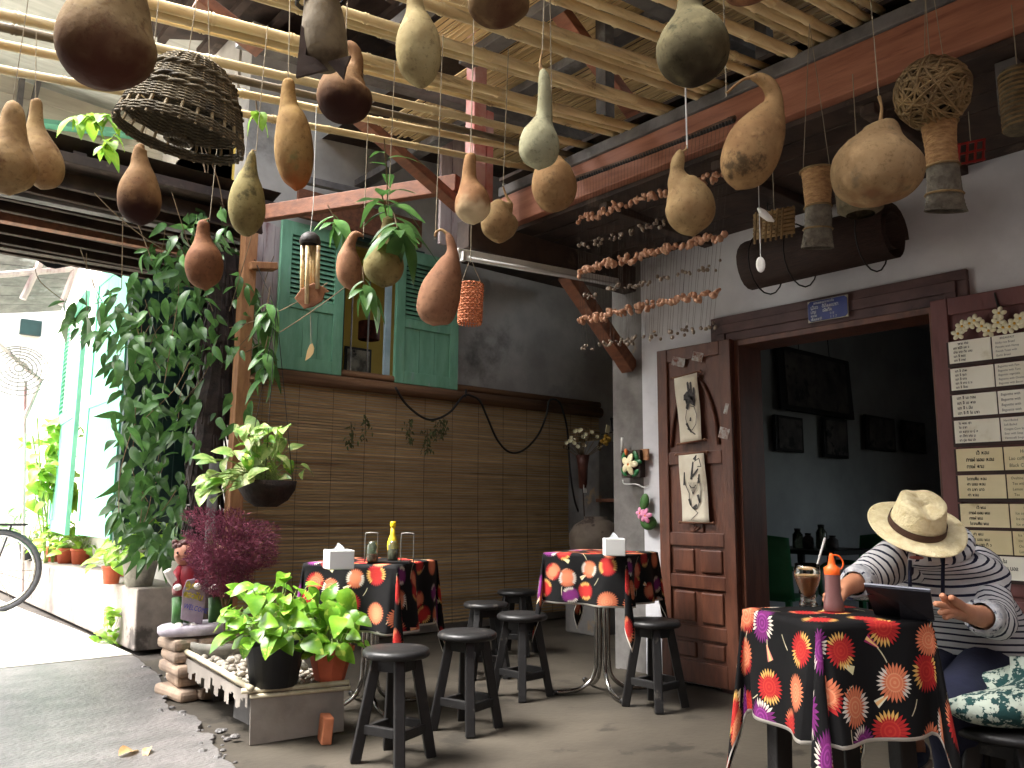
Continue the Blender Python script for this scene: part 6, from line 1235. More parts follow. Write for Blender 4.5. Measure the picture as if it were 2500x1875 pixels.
latin(x, '0 8', F_(.56, .23), .11*Hh, 0); latin(x, '1 1 7', F_(.56, .06), .11*Hh, 0); x.build('lettering', mat('plate_white', S(214, 218, 226), rough=.5), hn)
# ------------------------------------------------------------------ plumeria plaque and leaf ornament on the wall edge
c = at(1538, 1132, X=3.93); pq = thing('flower_plaque', c, 'small dark plaque with a white plumeria and green leaves on the pillar', 'plaque')
m_gl = mat('glossy_green', S(40, 116, 62), S(30, 92, 50), 10, .35, coat=.3)
x = MB(); x.box(c+V(.03, 0, 0), (.05, .155, .17)); x.build('board', m_darkwood, pq, bevel=.003)
def flower(c, s, root, cols, tilt=0, heart=m_py):
    for j in range(5):
        a = tilt+j*1.2566; Mx = Euler((a, 0, 0)).to_matrix(); b = MB(); b.ell(c+Mx @ V(-.006, 0, s*.58), (.006, s*.34, s*.5), 10, 6, Mx @ Euler((0, R(14), 0)).to_matrix()); b.build('petal', cols, root, True)
    MB().ell(c+V(-.010, 0, 0), (.005, s*.16, s*.16), 8, 6).build('flower_heart', heart, root, True)
flower(c+V(-.006, .0, -.005), .066, pq, mat('cream_petal', S(234, 226, 190), S(226, 212, 160), 20, .4), .3, mat('orange_heart', S(232, 130, 40), rough=.5))
for k, (dy, dz, a) in enumerate(((.05, .055, .6), (-.045, .05, -.5), (.055, -.05, 2.4), (-.04, -.06, -2.2), (-.06, .01, -1.4))):
    Mx = Euler((a, 0, 0)).to_matrix(); MB().ell(c+V(.004, dy, dz), (.008, .018, .035), 8, 6, Mx).build('leaf_relief', m_gl, pq, True)
MB().ell(c+V(-.002, .03, .075), (.01, .012, .022), 8, 6).build('bud', mat('orange_bud', S(220, 120, 60), rough=.5), pq, True)
MB().tube(arc([at(1520, 1172, X=3.94), at(1525, 1182, X=3.94), at(1552, 1182, X=3.94), at(1572, 1190, X=3.94), at(1580, 1184, X=3.94)], 4), .004, 6).build('wire', m_wire, pq, True)
x = MB(); q = at(1574, 1110, X=3.97); x.box(q, (.015, .06, .07)); tag(x.build('wood_tag', m_tan), 'small tan wooden tag on the white wall beside the plaque', 'tag')
c = at(1583, 1258, X=3.96); lo_ = thing('leaf_ornament', c, 'green leaf wall ornament with pink plumeria flowers on the white wall', 'ornament')
x = MB(); x.ell(c+V(.0, .0, -.045), (.03, .062, .045), 14, 8); x.build('leaf_cup', mat('leaf_cup_green', S(70, 112, 56), S(54, 90, 44), 12, .4), lo_, True)
x = MB(); x.ell(c+V(.0, .03, .075), (.02, .034, .06), 12, 8, Euler((R(12), 0, 0)).to_matrix()); x.build('leaf_blade', bpy.data.materials['leaf_cup_green'], lo_, True)
m_pk = mat('pink_petal', S(222, 160, 186), S(206, 120, 160), 20, .5); flower(c+V(-.035, -.012, -.003), .045, lo_, m_pk, .2, bpy.data.materials['orange_heart']); flower(c+V(-.03, .035, .012), .036, lo_, m_pk, 1, bpy.data.materials['orange_heart'])
# ------------------------------------------------------------------ fluorescent batten under the cantilever
fl_ = thing('fluorescent_batten', at(1300, 650, Y=3.42), 'unlit white fluorescent batten light under the dark cantilever beam', 'light')
a, c = at(1112, 617, Y=3.42), at(1505, 690, Y=3.42); x = MB(); x.bar(a, c, .045, .05, up=(0, 1, 0)); x.build('housing', mat('white_enamel', S(206, 208, 206), S(190, 192, 190), 5, .35), fl_, bevel=.004)
MB().tube([a+V(.03, -.035, -.03), c+V(-.03, -.035, -.03)], .013, 12).build('tube', mat('tube_white', S(226, 228, 226), rough=.25), fl_, True)
for q in (a.lerp(c, .02), a.lerp(c, .97)): x = MB(); x.box(q+V(0, -.035, -.025), (.02, .03, .05)); x.build('tube_holder', mat('holder_white', S(190, 190, 186), rough=.5) if 'holder_white' not in bpy.data.materials else bpy.data.materials['holder_white'], fl_)
# ------------------------------------------------------------------ shell curtain hanging from a pole on the red beam
XS = 2.93; a, c = at(1400, 437, X=XS), at(1795, 287, X=XS)
sc_ = thing('shell_curtain', a.lerp(c, .5), 'hanging curtain of strung seashells in rows below the red beam', 'curtain'); x = MB(); bamboo(x, a, c, .012, 8, 77); x.build('pole', mat('dark_bamboo', S(92, 66, 46), S(66, 46, 34), 12, .6), sc_, True)
x = MB()
for k in range(60): q = a.lerp(c, (k+.5)/60); x.ell(q+V(-.004, 0, -.014), (.01, .012, .012), 6, 4)
x.build('knots', m_cable, sc_)['kind'] = 'stuff'
rows_ = [((1410, 535), (1760, 425), .014, 0), ((1415, 602), (1752, 505), .010, 1), ((1412, 662), (1762, 573), .015, 0), ((1415, 725), (1755, 643), .010, 1), ((1410, 782), (1760, 712), .015, 0), ((1415, 852), (1742, 795), .010, 1)]
m_sh = [mat('shell_pink', S(190, 148, 120), S(160, 116, 90), 30, .5, rv=.1), mat('shell_grey', S(150, 136, 120), S(100, 86, 74), 30, .5)]
g = random.Random(9); nst = 46; low = [None]*nst
for ri, (p0, p1, r_, mk) in enumerate(rows_):
    x = MB(); A_, C__ = at(*p0, X=XS), at(*p1, X=XS)
    for k in range(nst):
        t = (k+.5)/nst; q = A_.lerp(C__, t)+V(g.uniform(-.01, .01), g.uniform(-.006, .006), g.uniform(-.012, .012)); low[k] = q
        for j in range(g.choice((2, 2, 3)) if mk == 0 else g.choice((0, 1, 2, 2))):
            rr = r_*g.uniform(.75, 1.35); x.ell(q+V(g.uniform(-.01, .01), g.uniform(-.012, .012), g.uniform(-.016, .012)), (rr, rr*g.uniform(.6, 1), rr*g.uniform(.45, .9)), 7, 5, Euler((g.random()*3, g.random()*3, 0)).to_matrix())
    x.build('shell_row', m_sh[mk], sc_, True)['kind'] = 'stuff'
x = MB()
for k in range(nst): t = a.lerp(c, (k+.5)/nst); x.tube([t, low[k]], .0007, 3, False)
x.build('strings', mat('dark_thread', S(70, 62, 54), rough=.8), sc_)['kind'] = 'stuff'
# ------------------------------------------------------------------ woven ball, fish traps, roll, raft, pendants
c = at(2276, 226, d=2.35); rb_ = thing('woven_ball', c, 'ball of tangled rattan strips hanging below the red beam', 'ball'); g = random.Random(15); m_rat = mat('rattan_strip', S(140, 116, 78), S(104, 84, 56), 20, .75, rv=.1)
x = MB()
for k in range(150):
    n_ = rdir(g); u_ = n_.orthogonal().normalized(); w2 = n_.cross(u_); rr = g.uniform(.088, .103); off = g.uniform(-.05, .05); a0 = g.random()*6.28; L_ = g.uniform(1.6, 5)
    x.tube([c+n_*off+(u_*math.cos(a0+L_*i/14)+w2*math.sin(a0+L_*i/14))*math.sqrt(max(.001, rr*rr-off*off)) for i in range(15)], g.uniform(.0022, .004), 5)
x.build('strips', m_rat, rb_)['kind'] = 'stuff'; MB().ell(c, (.084, .084, .084), 14, 10).build('core', mat('dark_core', S(52, 42, 30), rough=.95), rb_, True)
MB().tube([c+V(0, 0, .1), V(c.x, c.y, 2.84)], .0015, 4).build('string', m_string, rb_)
def trap(pf_, d, lb, mcs):
    P = [at(u, v, d=d) for u, v, r_ in pf_]; Rr = [r_*d/FPX for _, _, r_ in pf_]; t = thing('fish_trap', P[0], lb, 'fish trap', 'flared woven fish traps'); pts = arc(P, 5); rr = [v.x for v in arc([Vector((r_, 0, 0)) for r_ in Rr], 5)]; fl2 = len(pts)
    n = 22; x = MB(); cut = int(fl2*.45)
    for part, (i0, i1) in enumerate(((0, cut+1), (cut, fl2))):
        x = MB(); o0 = len(x.v)
        for i in range(i0, i1):
            fz = max(.32, 1-.75*max(0, (i/fl2-.4)/.6))
            for j in range(n):
                a = j*6.2832/n; rj = rr[i]*(1+.025*((i+j) % 2)); x.v.append(pts[i]+CR*(rj*math.cos(a))+Vector((_f0.x, _f0.y, 0))*(rj*math.sin(a)*fz))
        m_ = i1-i0
        for i in range(m_-1):
            for j in range(n): x.f.append([i*n+j, i*n+(j+1) % n, (i+1)*n+(j+1) % n, (i+1)*n+j]); x.m.append(0)
        x.build('basket_neck' if part == 0 else 'flared_mouth', mcs[part], t)
    for i in (0, cut, int(fl2*.72)): MB().tube([pts[i]+CR*(rr[i]*1.06*math.cos(a*.35))+Vector((_f0.x, _f0.y, 0))*(rr[i]*1.06*math.sin(a*.35)*max(.4, 1-.75*max(0, (i/fl2-.4)/.6))) for a in range(19)], .0034, 5, False).build('cane_hoop', m_rat, t, True)
    for s_ in (-1, 1): MB().tube([pts[0]+CR*rr[0]*s_*.9, V(pts[0].x, pts[0].y, 2.66)], .0012, 4).build('string', m_string, t)
mt = [mat('trap_cane', S(176, 138, 92), S(140, 104, 66), 40, .7, .8, 90, stretch=(1, 1, 3)), mat('trap_net', S(112, 106, 92), S(84, 78, 68), 40, .85, .6, 90)]
trap([(1994, 418, 37), (1995, 440, 34), (1996, 470, 32), (1997, 500, 30), (1998, 530, 32), (1997, 560, 33), (1996, 590, 37), (1996, 606, 40)], 2.75, 'smaller flared fish trap basket left of the squat gourd', mt)
trap([(2292, 302, 40), (2294, 330, 37), (2297, 362, 35), (2300, 400, 36), (2304, 440, 39), (2306, 475, 43), (2308, 500, 48), (2310, 516, 54)], 2.35, 'larger flared fish trap basket under the rattan ball', mt)
# rolled mat under the soffit
c0, c1 = at(1832, 632, X=3.72), at(2185, 592, X=3.72); rl = thing('rolled_mat', (c0+c1)/2, 'dark brown rolled rattan mat hung above the door', 'rolled mat')
m_roll = mat('roll_rattan', S(60, 44, 37), S(42, 31, 27), 30, .7, .5, 90, stretch=(6, .5, 6))
zc = (c0.z+c1.z)/2; x = MB(); pts = []
for k in range(46):
    a = k*.32; rr = .155-.0022*k; pts.append((rr*math.cos(a), rr*math.sin(a)))
ya, yb = c0.y, c1.y
vs = [V(3.72+px_, ya+.003*math.sin(i), zc+pz_) for i, (px_, pz_) in enumerate(pts)]+[V(3.72+px_, yb, zc+pz_) for px_, pz_ in pts]; n = len(pts)
x.add(vs, [(i, i+1, n+i+1, n+i) for i in range(n-1)]); o = x.build('mat_sheet', m_roll, rl, True); md = o.modifiers.new('s', 'SOLIDIFY'); md.thickness = .004
for t in (.12, .38, .86): y_ = ya+(yb-ya)*t; MB().tube([V(3.72+.162*math.cos(a*.35), y_, zc+.162*math.sin(a*.35)) for a in range(19)], .004, 5, False).build('binding', m_cable, rl, True)
for t in (.15, .85): y_ = ya+(yb-ya)*t; MB().tube([V(3.72, y_, zc+.16), V(3.72, y_, 2.62)], .003, 4).build('hanger', m_cable, rl)
# small stick raft
t = thing('stick_bundle', at(1890, 555, d=3.3), 'small bundle of sticks laced into a raft above the rolled mat', 'ornament'); g = random.Random(8)
for k in range(7): q = at(1840, 528+k*9, d=3.3); e = at(1940, 508+k*9.5, d=3.2); MB().tube([q, e], .008, 6).build('stick', m_rat, t, True)
for k in range(8): q = at(1846+k*13, 518-k*2.2, d=3.22); e = at(1842+k*13, 596-k*2.5, d=3.22); MB().tube([q, e], .005, 5).build('cross_stick', m_rat, t)
MB().tube([at(1890, 512, d=3.25), V(at(1890, 512, d=3.25).x, at(1890, 512, d=3.25).y, 2.62)], .0015, 4).build('string', m_string, t)
t = thing('shell_mobile', at(1857, 480, d=2.3), 'string mobile with a white tusk shell and a flat oval shell', 'mobile')
MB().tube([at(1852, 452, d=2.3), at(1853, 500, d=2.3), at(1857, 630, d=2.3)], .0012, 4).build('string', m_wire, t); x = MB(); x.tube([at(1851, 508, d=2.3), at(1862, 520, d=2.29), at(1878, 534, d=2.28), at(1890, 541, d=2.28)], [.004, .011, .009, .002], 9); x.build('tusk_shell', mat('white_shell', S(222, 220, 212), S(200, 196, 186), 20, .4), t, True)
MB().ell(at(1857, 646, d=2.3), (.003, .013, .023), 12, 8, Euler((0, 0, HEAD)).to_matrix() @ Euler((0, 0, R(90))).to_matrix() @ Euler((0, 0, R(-90))).to_matrix()).build('oval_shell', bpy.data.materials['white_shell'], t, True)
c = at(2100, 505, d=3.0); t = thing('woven_basket', c, 'brown woven basket partly hidden behind the squat gourd', 'basket', 'baskets hung under the overhang'); MB().lathe([(.05, -.05), (.08, -.03), (.085, .05), (.08, .12)], 20, c=c+V(0, 0, .02)).build('basket_wall', m_weave, t); MB().tube([c+V(0, 0, .14), V(c.x, c.y, 2.62)], .002, 4).build('string', m_string, t)
c = at(2490, 245, d=2.6); t = thing('woven_basket', c, 'tall grey woven basket at the right picture edge', 'basket', 'baskets hung under the overhang'); MB().lathe([(.001, -.1), (.05, -.1), (.055, -.09), (.05, .1), (.045, .1), (.04, -.08)], 20, c=c).build('basket_wall', m_weave, t)
for k in range(12): MB().tube([c+V(.054*math.cos(a*.35), .054*math.sin(a*.35), -.09+k*.016) for a in range(19)], .004, 4, False).build('cane_hoop', m_rat, t)
MB().tube([c+V(0, 0, .1), V(c.x, c.y, 2.62)], .002, 4).build('string', m_string, t)
c = at(2372, 375, d=3.3); t = thing('red_lattice_box', c, 'small red lattice frame in the dark under the overhang', 'ornament'); m_rl = mat('red_lacquer', S(150, 40, 36), rough=.5)
for k in range(4): x = MB(); x.bar(at(2340+k*20, 405-k*4, d=3.3), at(2343+k*20, 350-k*4, d=3.3), .008, .008); x.build('lattice_bar', m_rl, t)
for k in range(3): x = MB(); x.bar(at(2338, 402-k*24, d=3.3), at(2405, 388-k*24, d=3.3), .008, .008); x.build('lattice_rail', m_rl, t)
MB().tube([at(2370, 350, d=3.3), V(c.x, c.y, 2.62)], .002, 4).build('string', m_string, t)
b_ = MB(); q = at(2388, 150, d=2.75); b_.box((3.14, q.y, 2.50), (.07, .07, .2)); b_.box((3.5, q.y, 2.545), (.7, .06, .07)); b_.build('beam_bracket', m_greywood, house, bevel=.004)
# ------------------------------------------------------------------ corner: ledge, clay jar, dried flowers, small ornaments
lg_ = thing('cement_ledge', (5.3, 5.2, 0), 'dark cement ledge in the back corner behind the clay jar', 'ledge'); q = at(1462, 1075, Y=5.15); x = MB(); x.box((q.x+.5, 5.35, q.z/2), (1.0, .4, q.z)); x.build('ledge_block', m_pillar, lg_, bevel=.008)
q = at(1505, 1222, Y=5.0); x = MB(); x.box((q.x+.05, 5.0, q.z), (.34, .28, .03)); x.build('shelf', m_brown, lg_, bevel=.003)
c = at(1462, 1395, Y=4.75); c.z = at(1462, 1400, Y=4.75).z; jr = thing('clay_jar', (c.x, 4.75, 0), 'large round grey clay jar in the dark back corner', 'jar')
k_ = 4.9/FPX; MB().lathe([(.001, 0), (.20, 0), (.21, .02), (.21, .10), (.001, .10)], 26, c=(c.x, 4.78, c.z-.06)).build('stand_ring', m_stonepot, jr, True)
x = MB(); x.lathe([(.001, 0), (.13, .0), (.19, .10), (.225, .20), (.22, .29), (.18, .36), (.12, .395), (.095, .41), (.10, .43), (.085, .43), (.08, .40), (.001, .38)], 30, c=(c.x, 4.78, c.z+.03)); x.build('body', mat('jar_clay', S(120, 108, 96), S(94, 82, 72), 6, .7, .2, 30, c3=S(66, 54, 48), c3amt=.3, c3scale=5), jr, True)
x = MB(); x.box((c.x, 4.78, (c.z-.06)/2), (.36, .36, c.z-.062)); x.build('plinth_block', m_pillar, jr, bevel=.01)
c = at(1423, 1150, Y=5.1); vs_ = thing('dried_flower_vase', c, 'hanging vase of dried white flowers beside the blind', 'vase'); MB().lathe([(.001, -.16), (.035, -.15), (.045, .05), (.062, .14), (.055, .14), (.001, .05)], 16, c=c).build('vase', mat('vase_red', S(92, 52, 42), S(70, 40, 34), 10, .5), vs_, True)
x = MB(); g = random.Random(10)
for k in range(26):
    d = rdir(g, .1, 1); e = c+V(0, 0, .17)+Vector((d.x*.20, d.y*.12, d.z*.20)); MB
    x.tube([c+V(0, 0, .1), e], .0025, 4)
x.build('stalks', m_twig, vs_)['kind'] = 'stuff'
g = random.Random(10)
for k in range(26):
    d = rdir(g, .1, 1); e = c+V(0, -.005, .17)+Vector((d.x*.20, d.y*.12, d.z*.20)); b = MB(); b.lathe([(.001, 0), (.016, .006), (.02, .014)], 8, look(e, (-.4, -.8, .4)).to_3x3(), c=e); b.build('flower_head', m_pet if k % 3 else m_twig, vs_)
MB().tube([c+V(0, .0, -.16), c+V(.02, 0, -.45)], .006, 5).build('bracket', m_darkwood, vs_)
for k in range(3): MB().tube([c+V(-.02+.015*k, -.03, -.12), c+V(-.018+.015*k, -.03, -.19)], .005, 6).build('white_peg', m_wire, vs_)
c = at(1478, 1075, Y=4.95); t = thing('golden_ornament', c, 'small golden ornament with ribbon tag on the corner ledge', 'ornament'); x = MB(); g = random.Random(2)
for k in range(9): d = rdir(g); x.ell(c+d*.035, (.02, .02, .02), 7, 5)
x.build('golden_cluster', mat('dull_gold', S(190, 150, 50), S(150, 112, 40), 20, .5), t, True); x = MB(); x.box(c+V(.02, -.01, .10), (.045, .008, .07), Euler((0, .2, 0)).to_matrix()); x.build('paper_tag', m_card[1], t)
c = at(1507, 1015, Y=5.0); t = thing('orchid_pot', c, 'small dark pot with white blossoms on the corner ledge', 'potted plant'); x = MB(); pot(x, c+V(0, 0, -.14), .05, .065, .12); x.build('pot', m_blackpot, t, True)
for k in range(6): a = k*1.05; MB().ell(c+V(.04*math.cos(a), -.02, .03+.04*math.sin(a)), (.015, .008, .015), 7, 5).build('blossom', m_pet, t, True)
MB().tube([c+V(0, 0, -.04), c+V(0, 0, .05)], .004, 5).build('stem', m_twig, t); MB().tube([c+V(0, 0, -.14), V(c.x, 5.2, c.z-.16)], .004, 5).build('support_wire', m_cable, t)
x = MB(); q0, q1 = at(1519, 1105, X=3.95), at(1519, 1068, X=3.95); x.tube([q0, q1], .009, 8); tag(x.build('white_peg', m_wire, None, True), 'short white peg standing above the flower plaque', 'peg')
# ------------------------------------------------------------------ cable swags and dried herbs on the blind
cb_ = thing('black_cable', at(1180, 1000, Y=5.45), 'black cable swagging across the bamboo blind to the corner', 'cable')
P = [at(u, v, Y=5.42) for u, v in ((965, 945), (990, 985), (1030, 1018), (1062, 1024), (1100, 1005), (1130, 968), (1150, 966), (1172, 980), (1190, 1020), (1215, 1075), (1245, 1104), (1280, 1098), (1315, 1060), (1335, 1010), (1340, 980), (1355, 975), (1370, 990), (1385, 1050), (1392, 1150), (1405, 1230), (1425, 1265), (1450, 1262), (1475, 1215), (1495, 1130), (1503, 1090))]
MB().tube(arc(P, 5), .0095, 7).build('cable_run', m_cable, cb_, True); x = MB(); x.tube([at(1136, 970, Y=5.45), at(1138, 950, Y=5.45)], .008, 5); x.build('nail', m_cable, cb_)
m_herb = mat('dried_herb', S(92, 100, 62), S(66, 70, 46), 30, .9, c3=S(120, 84, 56), c3amt=.25, c3scale=30); hl = leaf_mesh('herb_leaf', .03, .012, m_herb, .3, .4, n=3)
for k, (u, v, h, lb) in enumerate(((857, 1060, 58, 'first'), (892, 1040, 60, 'second'), (1000, 1052, 58, 'third'), (1043, 1075, 56, 'fourth'), (1064, 1048, 50, 'fifth'), (1082, 1042, 44, 'sixth'))):
    g = random.Random(80+k); t = thing('herb_bunch', at(u, v, Y=5.46), '%s of six dried herb bunches on the blind, counted from the hanging basket' % lb, 'herbs', 'dried herb bunches pinned to the blind')
    MB().tube([at(u, v-h/2, Y=5.47), at(u+1, v+h/2-6, Y=5.47)], .003, 4).build('stalk', m_twig, t); Ls, Ms = [], []
    for j in range(34): q = at(u+g.gauss(0, 6), v+g.uniform(-h/2, h/2), Y=5.46+g.uniform(-.015, .005)); Ls.append(hl); Ms.append(leaf_M(q, Vector((g.gauss(0, .6), -.3, -.8)), (0, -1, .2), g.uniform(.8, 1.5), g.uniform(-1, 1)))
    joined(Ls, Ms, 'dry_leaves', m_herb, t, None)
# ------------------------------------------------------------------ the dim room: pictures, green chairs, table
m_dimpic = mat('dim_print', S(96, 92, 88), S(54, 52, 52), 6, .6, c3=S(36, 36, 38), c3amt=.4, c3scale=7)
for k, (u0, v0, u1, v1, lb) in enumerate(((1896, 862, 2072, 1012, 'big dark framed picture hung on cords in the dim room'), (1888, 1017, 1955, 1103, 'framed photo, leftmost of the small pictures in the dim room'), (2006, 1022, 2064, 1118, 'tall framed photo under the big picture in the dim room'), (2110, 1018, 2180, 1100, 'small dark frame third in the dim room row'), (2202, 1030, 2254, 1105, 'small dark frame nearest the menu side in the dim room'))):
    a, c = at(u0, (v0+v1)/2, Y=3.58), at(u1, (v0+v1)/2, Y=3.58); zt, zb = at((u0+u1)/2, v0, Y=3.58).z, at((u0+u1)/2, v1, Y=3.58).z; xm = (a.x+c.x)/2; W_ = abs(a.x-c.x)
    t = thing('room_picture', (xm, 3.58, zb), lb, 'picture', 'pictures in the dim room'); x = MB(); Mx = Euler((R(-3) if k == 0 else 0, 0, 0)).to_matrix(); x.box((xm, 3.57, (zt+zb)/2), (W_, .03, zt-zb), Mx); x.build('frame', m_black, t, bevel=.004); x = MB(); x.box(V(xm, 3.57, (zt+zb)/2)+Mx @ V(0, -.018, 0), (W_*.84, .006, (zt-zb)*.84), Mx); x.build('print', m_dimpic, t)
    if k == 0:
        for s_ in (-1, 1): MB().tube([(xm+.25*s_, 3.57, zt), (xm+.25*s_, 3.6, 2.9)], .003, 4).build('cord', m_cable, t)
m_gp = mat('green_plastic', S(46, 120, 76), S(40, 104, 66), 5, .45)
def chair(c, rz, lb):
    t = thing('plastic_chair', c, lb, 'chair', 'green plastic chairs in the dim room', rz=rz)
    def fb(i, j): a = (i-.5)*2.2; return (-.22*math.cos(a*.6)-.02-.06*j, .26*math.sin(a), .42+.42*j-.05*abs(i-.5)*j)
    x = MB(); x.grid(fb, 14, 6); o = x.build('backrest', m_gp, t, True, local=True); md = o.modifiers.new('s', 'SOLIDIFY'); md.thickness = .008
    MB().box((0, 0, .42), (.44, .44, .02)).build('seat', m_gp, t, local=True, bevel=.01)
    for sx in (-1, 1):
        for sy in (-1, 1): MB().bar((sx*.19, sy*.19, .41), (sx*.22, sy*.22, 0), .035, .035).build('leg', m_gp, t, local=True)
    for sy in (-1, 1): MB().tube(arc([(-.2, .23*sy, .62), (0, .26*sy, .63), (.18, .24*sy, .58), (.2, .22*sy, .42)], 5), .018, 7).build('armrest', m_gp, t, True, local=True)
q = at(1880, 1360, X=5.0); chair((5.0, q.y, .006), R(10), 'green plastic chair just inside the doorway'); q = at(2100, 1400, X=5.5); chair((5.5, q.y-.05, .006), R(170), 'green plastic chair behind the person with the hat')
t = thing('room_table', (5.6, 2.3, .006), 'dark table with jars in the dim room', 'table'); q = at(1990, 1345, X=5.4); t.location = (5.4, q.y, .006); ORG[t.name] = Vector(t.location)
x = MB(); x.box((5.4, q.y, .72), (.6, .6, .03)); x.build('table_top', m_black, t)
for sx in (-1, 1):
    for sy in (-1, 1): MB().bar((5.4+sx*.26, q.y+sy*.26, .70), (5.4+sx*.26, q.y+sy*.26, .006), .04, .04).build('leg', m_black, t)
for k, (dy, h) in enumerate(((.1, .13), (.02, .10), (-.08, .16), (-.16, .09))):
    c = V(5.35, q.y+dy, .736); tt = thing('table_jar', c, ['squat jar', 'small jar', 'tall bottle', 'low cup'][k]+' on the table in the dim room', 'jar', 'jars on the dim room table'); MB().lathe([(.001, 0), (.035, 0), (.038, .02), (.036, h*.7), (.02, h*.85), (.02, h), (.001, h)], 12, c=c).build('body', m_dimpic if k % 2 else m_glass_g, tt, True); MB().lathe([(.022, h*.92), (.023, h*1.02), (.001, h*1.03)], 10, c=c).build('lid', m_black, tt, True)
# ------------------------------------------------------------------ the person with the straw hat
hipL, hipR = at(2425, 1625, d=2.70), at(2335, 1625, d=2.80)
pelvis = (hipL+hipR)/2; spine = at(2345, 1500, d=2.72); chest = at(2300, 1405, d=2.66); neck = at(2268, 1345, d=2.58); headc = at(2238, 1296, d=2.52)
face = (at(2195, 1480, d=2.1)-chest); face.z = 0; face.normalize(); lat = Vector((-face.y, face.x, 0))     # lat: to the person's left
if lat.dot(CR) < 0: lat = -lat
per = thing('person', (pelvis.x, pelvis.y, 0), 'person in straw hat and striped hoodie bent over a tablet at the front table', 'person')
m_skin2 = mat('skin', S(196, 140, 108), S(178, 120, 90), 10, .5, .05, 60, spec=.4)
verts, edges, rad = [], [], []
def J(p, r, par=None):
    verts.append(Vector(p)); rad.append(r); i = len(verts)-1
    if par is not None: edges.append((par, i))
    return i
ip = J(pelvis, .08); is_ = J(spine-face*.05, .06, ip); ic = J(chest-face*.06, .048, is_); inn = J(neck-face*.015, .046, ic)
i1 = J(neck.lerp(headc, .55)+V(0, 0, .0), .052, inn); i2 = J(headc, .078, i1); i3 = J(headc-face*.01+V(0, 0, .028), .066, i2)
def armchain(pts, hand):
    i = ic
    for p, r in pts: i = J(p, r, i)
    return i
sR, eR, wR = at(2185, 1368, d=2.62), at(2112, 1412, d=2.56), at(2068, 1432, d=2.44)
sL, eL, wL = at(2385, 1378, d=2.72), at(2428, 1512, d=2.46), at(2368, 1500, d=2.30)
aR = armchain([(sR, .055), (eR, .042), (wR, .027)], 0); aL = armchain([(sL, .055), (eL, .043), (wL, .028)], 1)
def hand(iw, w, palm, fingers, thumb):
    p0 = J(w.lerp(palm, .5), .024, iw); p1 = J(palm, .026, p0)
    for f in fingers:
        i = p1; n = len(f)
        for k, q in enumerate(f): i = J(q, (.0115, .0098, .0088, .0075)[k], i)
    i = p0
    for k, q in enumerate(thumb): i = J(q, (.014, .0115, .009)[k], i)
d = 2.20
hand(aL, wL, at(2336, 1492, d=2.24), [[at(2318, 1478, d=2.21), at(2306, 1462, d=2.19), at(2298, 1450, d=2.185)], [at(2314, 1484, d=2.20), at(2296, 1476, d=2.18), at(2281, 1474, d=2.17)], [at(2316, 1492, d=2.20), at(2302, 1492, d=2.18), at(2291, 1499, d=2.175)], [at(2322, 1500, d=2.21), at(2312, 1504, d=2.19), at(2304, 1510, d=2.18)]], [at(2346, 1478, d=2.22), at(2330, 1466, d=2.19), at(2320, 1458, d=2.17)])
hand(aR, wR, at(2044, 1450, d=2.410), [[at(2030, 1446, d=2.390), at(2018, 1450, d=2.380), at(2012, 1460, d=2.375)], [at(2028, 1454, d=2.390), at(2015, 1462, d=2.380), at(2012, 1472, d=2.375)], [at(2030, 1462, d=2.390), at(2020, 1471, d=2.380), at(2018, 1480, d=2.375)], [at(2036, 1468, d=2.400), at(2028, 1478, d=2.390), at(2027, 1486, d=2.385)]], [at(2054, 1458, d=2.390), at(2048, 1470, d=2.375), at(2040, 1478, d=2.370)])
kneeR, ankR = at(2180, 1720, d=2.45), at(2236, 1828, d=2.72); toeR = at(2200, 1862, d=2.62)
kneeL, ankL = at(2330, 1740, d=2.35), at(2350, 1990, d=2.50)
hr = J(hipR, .085, ip); kr = J(kneeR, .062, hr); ar = J(ankR, .036, kr); J(toeR, .03, ar)
hl_ = J(hipL, .085, ip); kl = J(kneeL, .062, hl_); al = J(ankL, .036, kl); J(ankL+face*.12+V(0, 0, -.04), .03, al)
me = bpy.data.meshes.new('body'); me.from_pydata([tuple(v-ORG[per.name]) for v in verts], edges, []); me.materials.append(m_skin2)
bo = bpy.data.objects.new('body', me); COL.objects.link(bo); bo.parent = per; ORG[bo.name] = ORG[per.name]
sm = bo.modifiers.new('skin', 'SKIN'); sm.use_smooth_shade = True
for i, sv in enumerate(me.skin_vertices[0].data): sv.radius = (rad[i], rad[i]); sv.use_root = (i == 0)
ss = bo.modifiers.new('sub', 'SUBSURF'); ss.levels = 2; ss.render_levels = 2
# face, hair
fz = (face*.8 - V(0, 0, .55)).normalized()          # bent head looks down at the tablet
fu = (V(0, 0, 1)*.85 + face*.5).normalized(); fu = (fu - fz*fu.dot(fz)).normalized()
MB().ell(headc+fz*.078-fu*.012, (.011, .011, .017), 8, 6, Matrix((lat, fz, fu)).transposed()).build('nose', m_skin2, per, True)
MB().ell(headc+fz*.07-fu*.048, (.022, .007, .005), 10, 6, Matrix((lat, fz, fu)).transposed()).build('mouth', mat('lips', S(160, 92, 84), rough=.5), per, True)
for s_ in (-1, 1):
    MB().ell(headc+fz*.068+fu*.016+lat*.028*s_, (.011, .005, .006), 8, 6, Matrix((lat, fz, fu)).transposed()).build('eye', m_ink, per, True); MB().ell(headc+lat*.078*s_-fu*.008, (.008, .018, .028), 8, 6, Matrix((lat, fz, fu)).transposed()).build('ear', m_skin2, per, True)
MB().ell(headc-fz*.022+fu*.006, (.083, .076, .062), 16, 10, Matrix((lat, fz, fu)).transposed()).build('hair', mat('dark_hair', S(52, 42, 36), S(36, 29, 25), 30, .6), per, True)
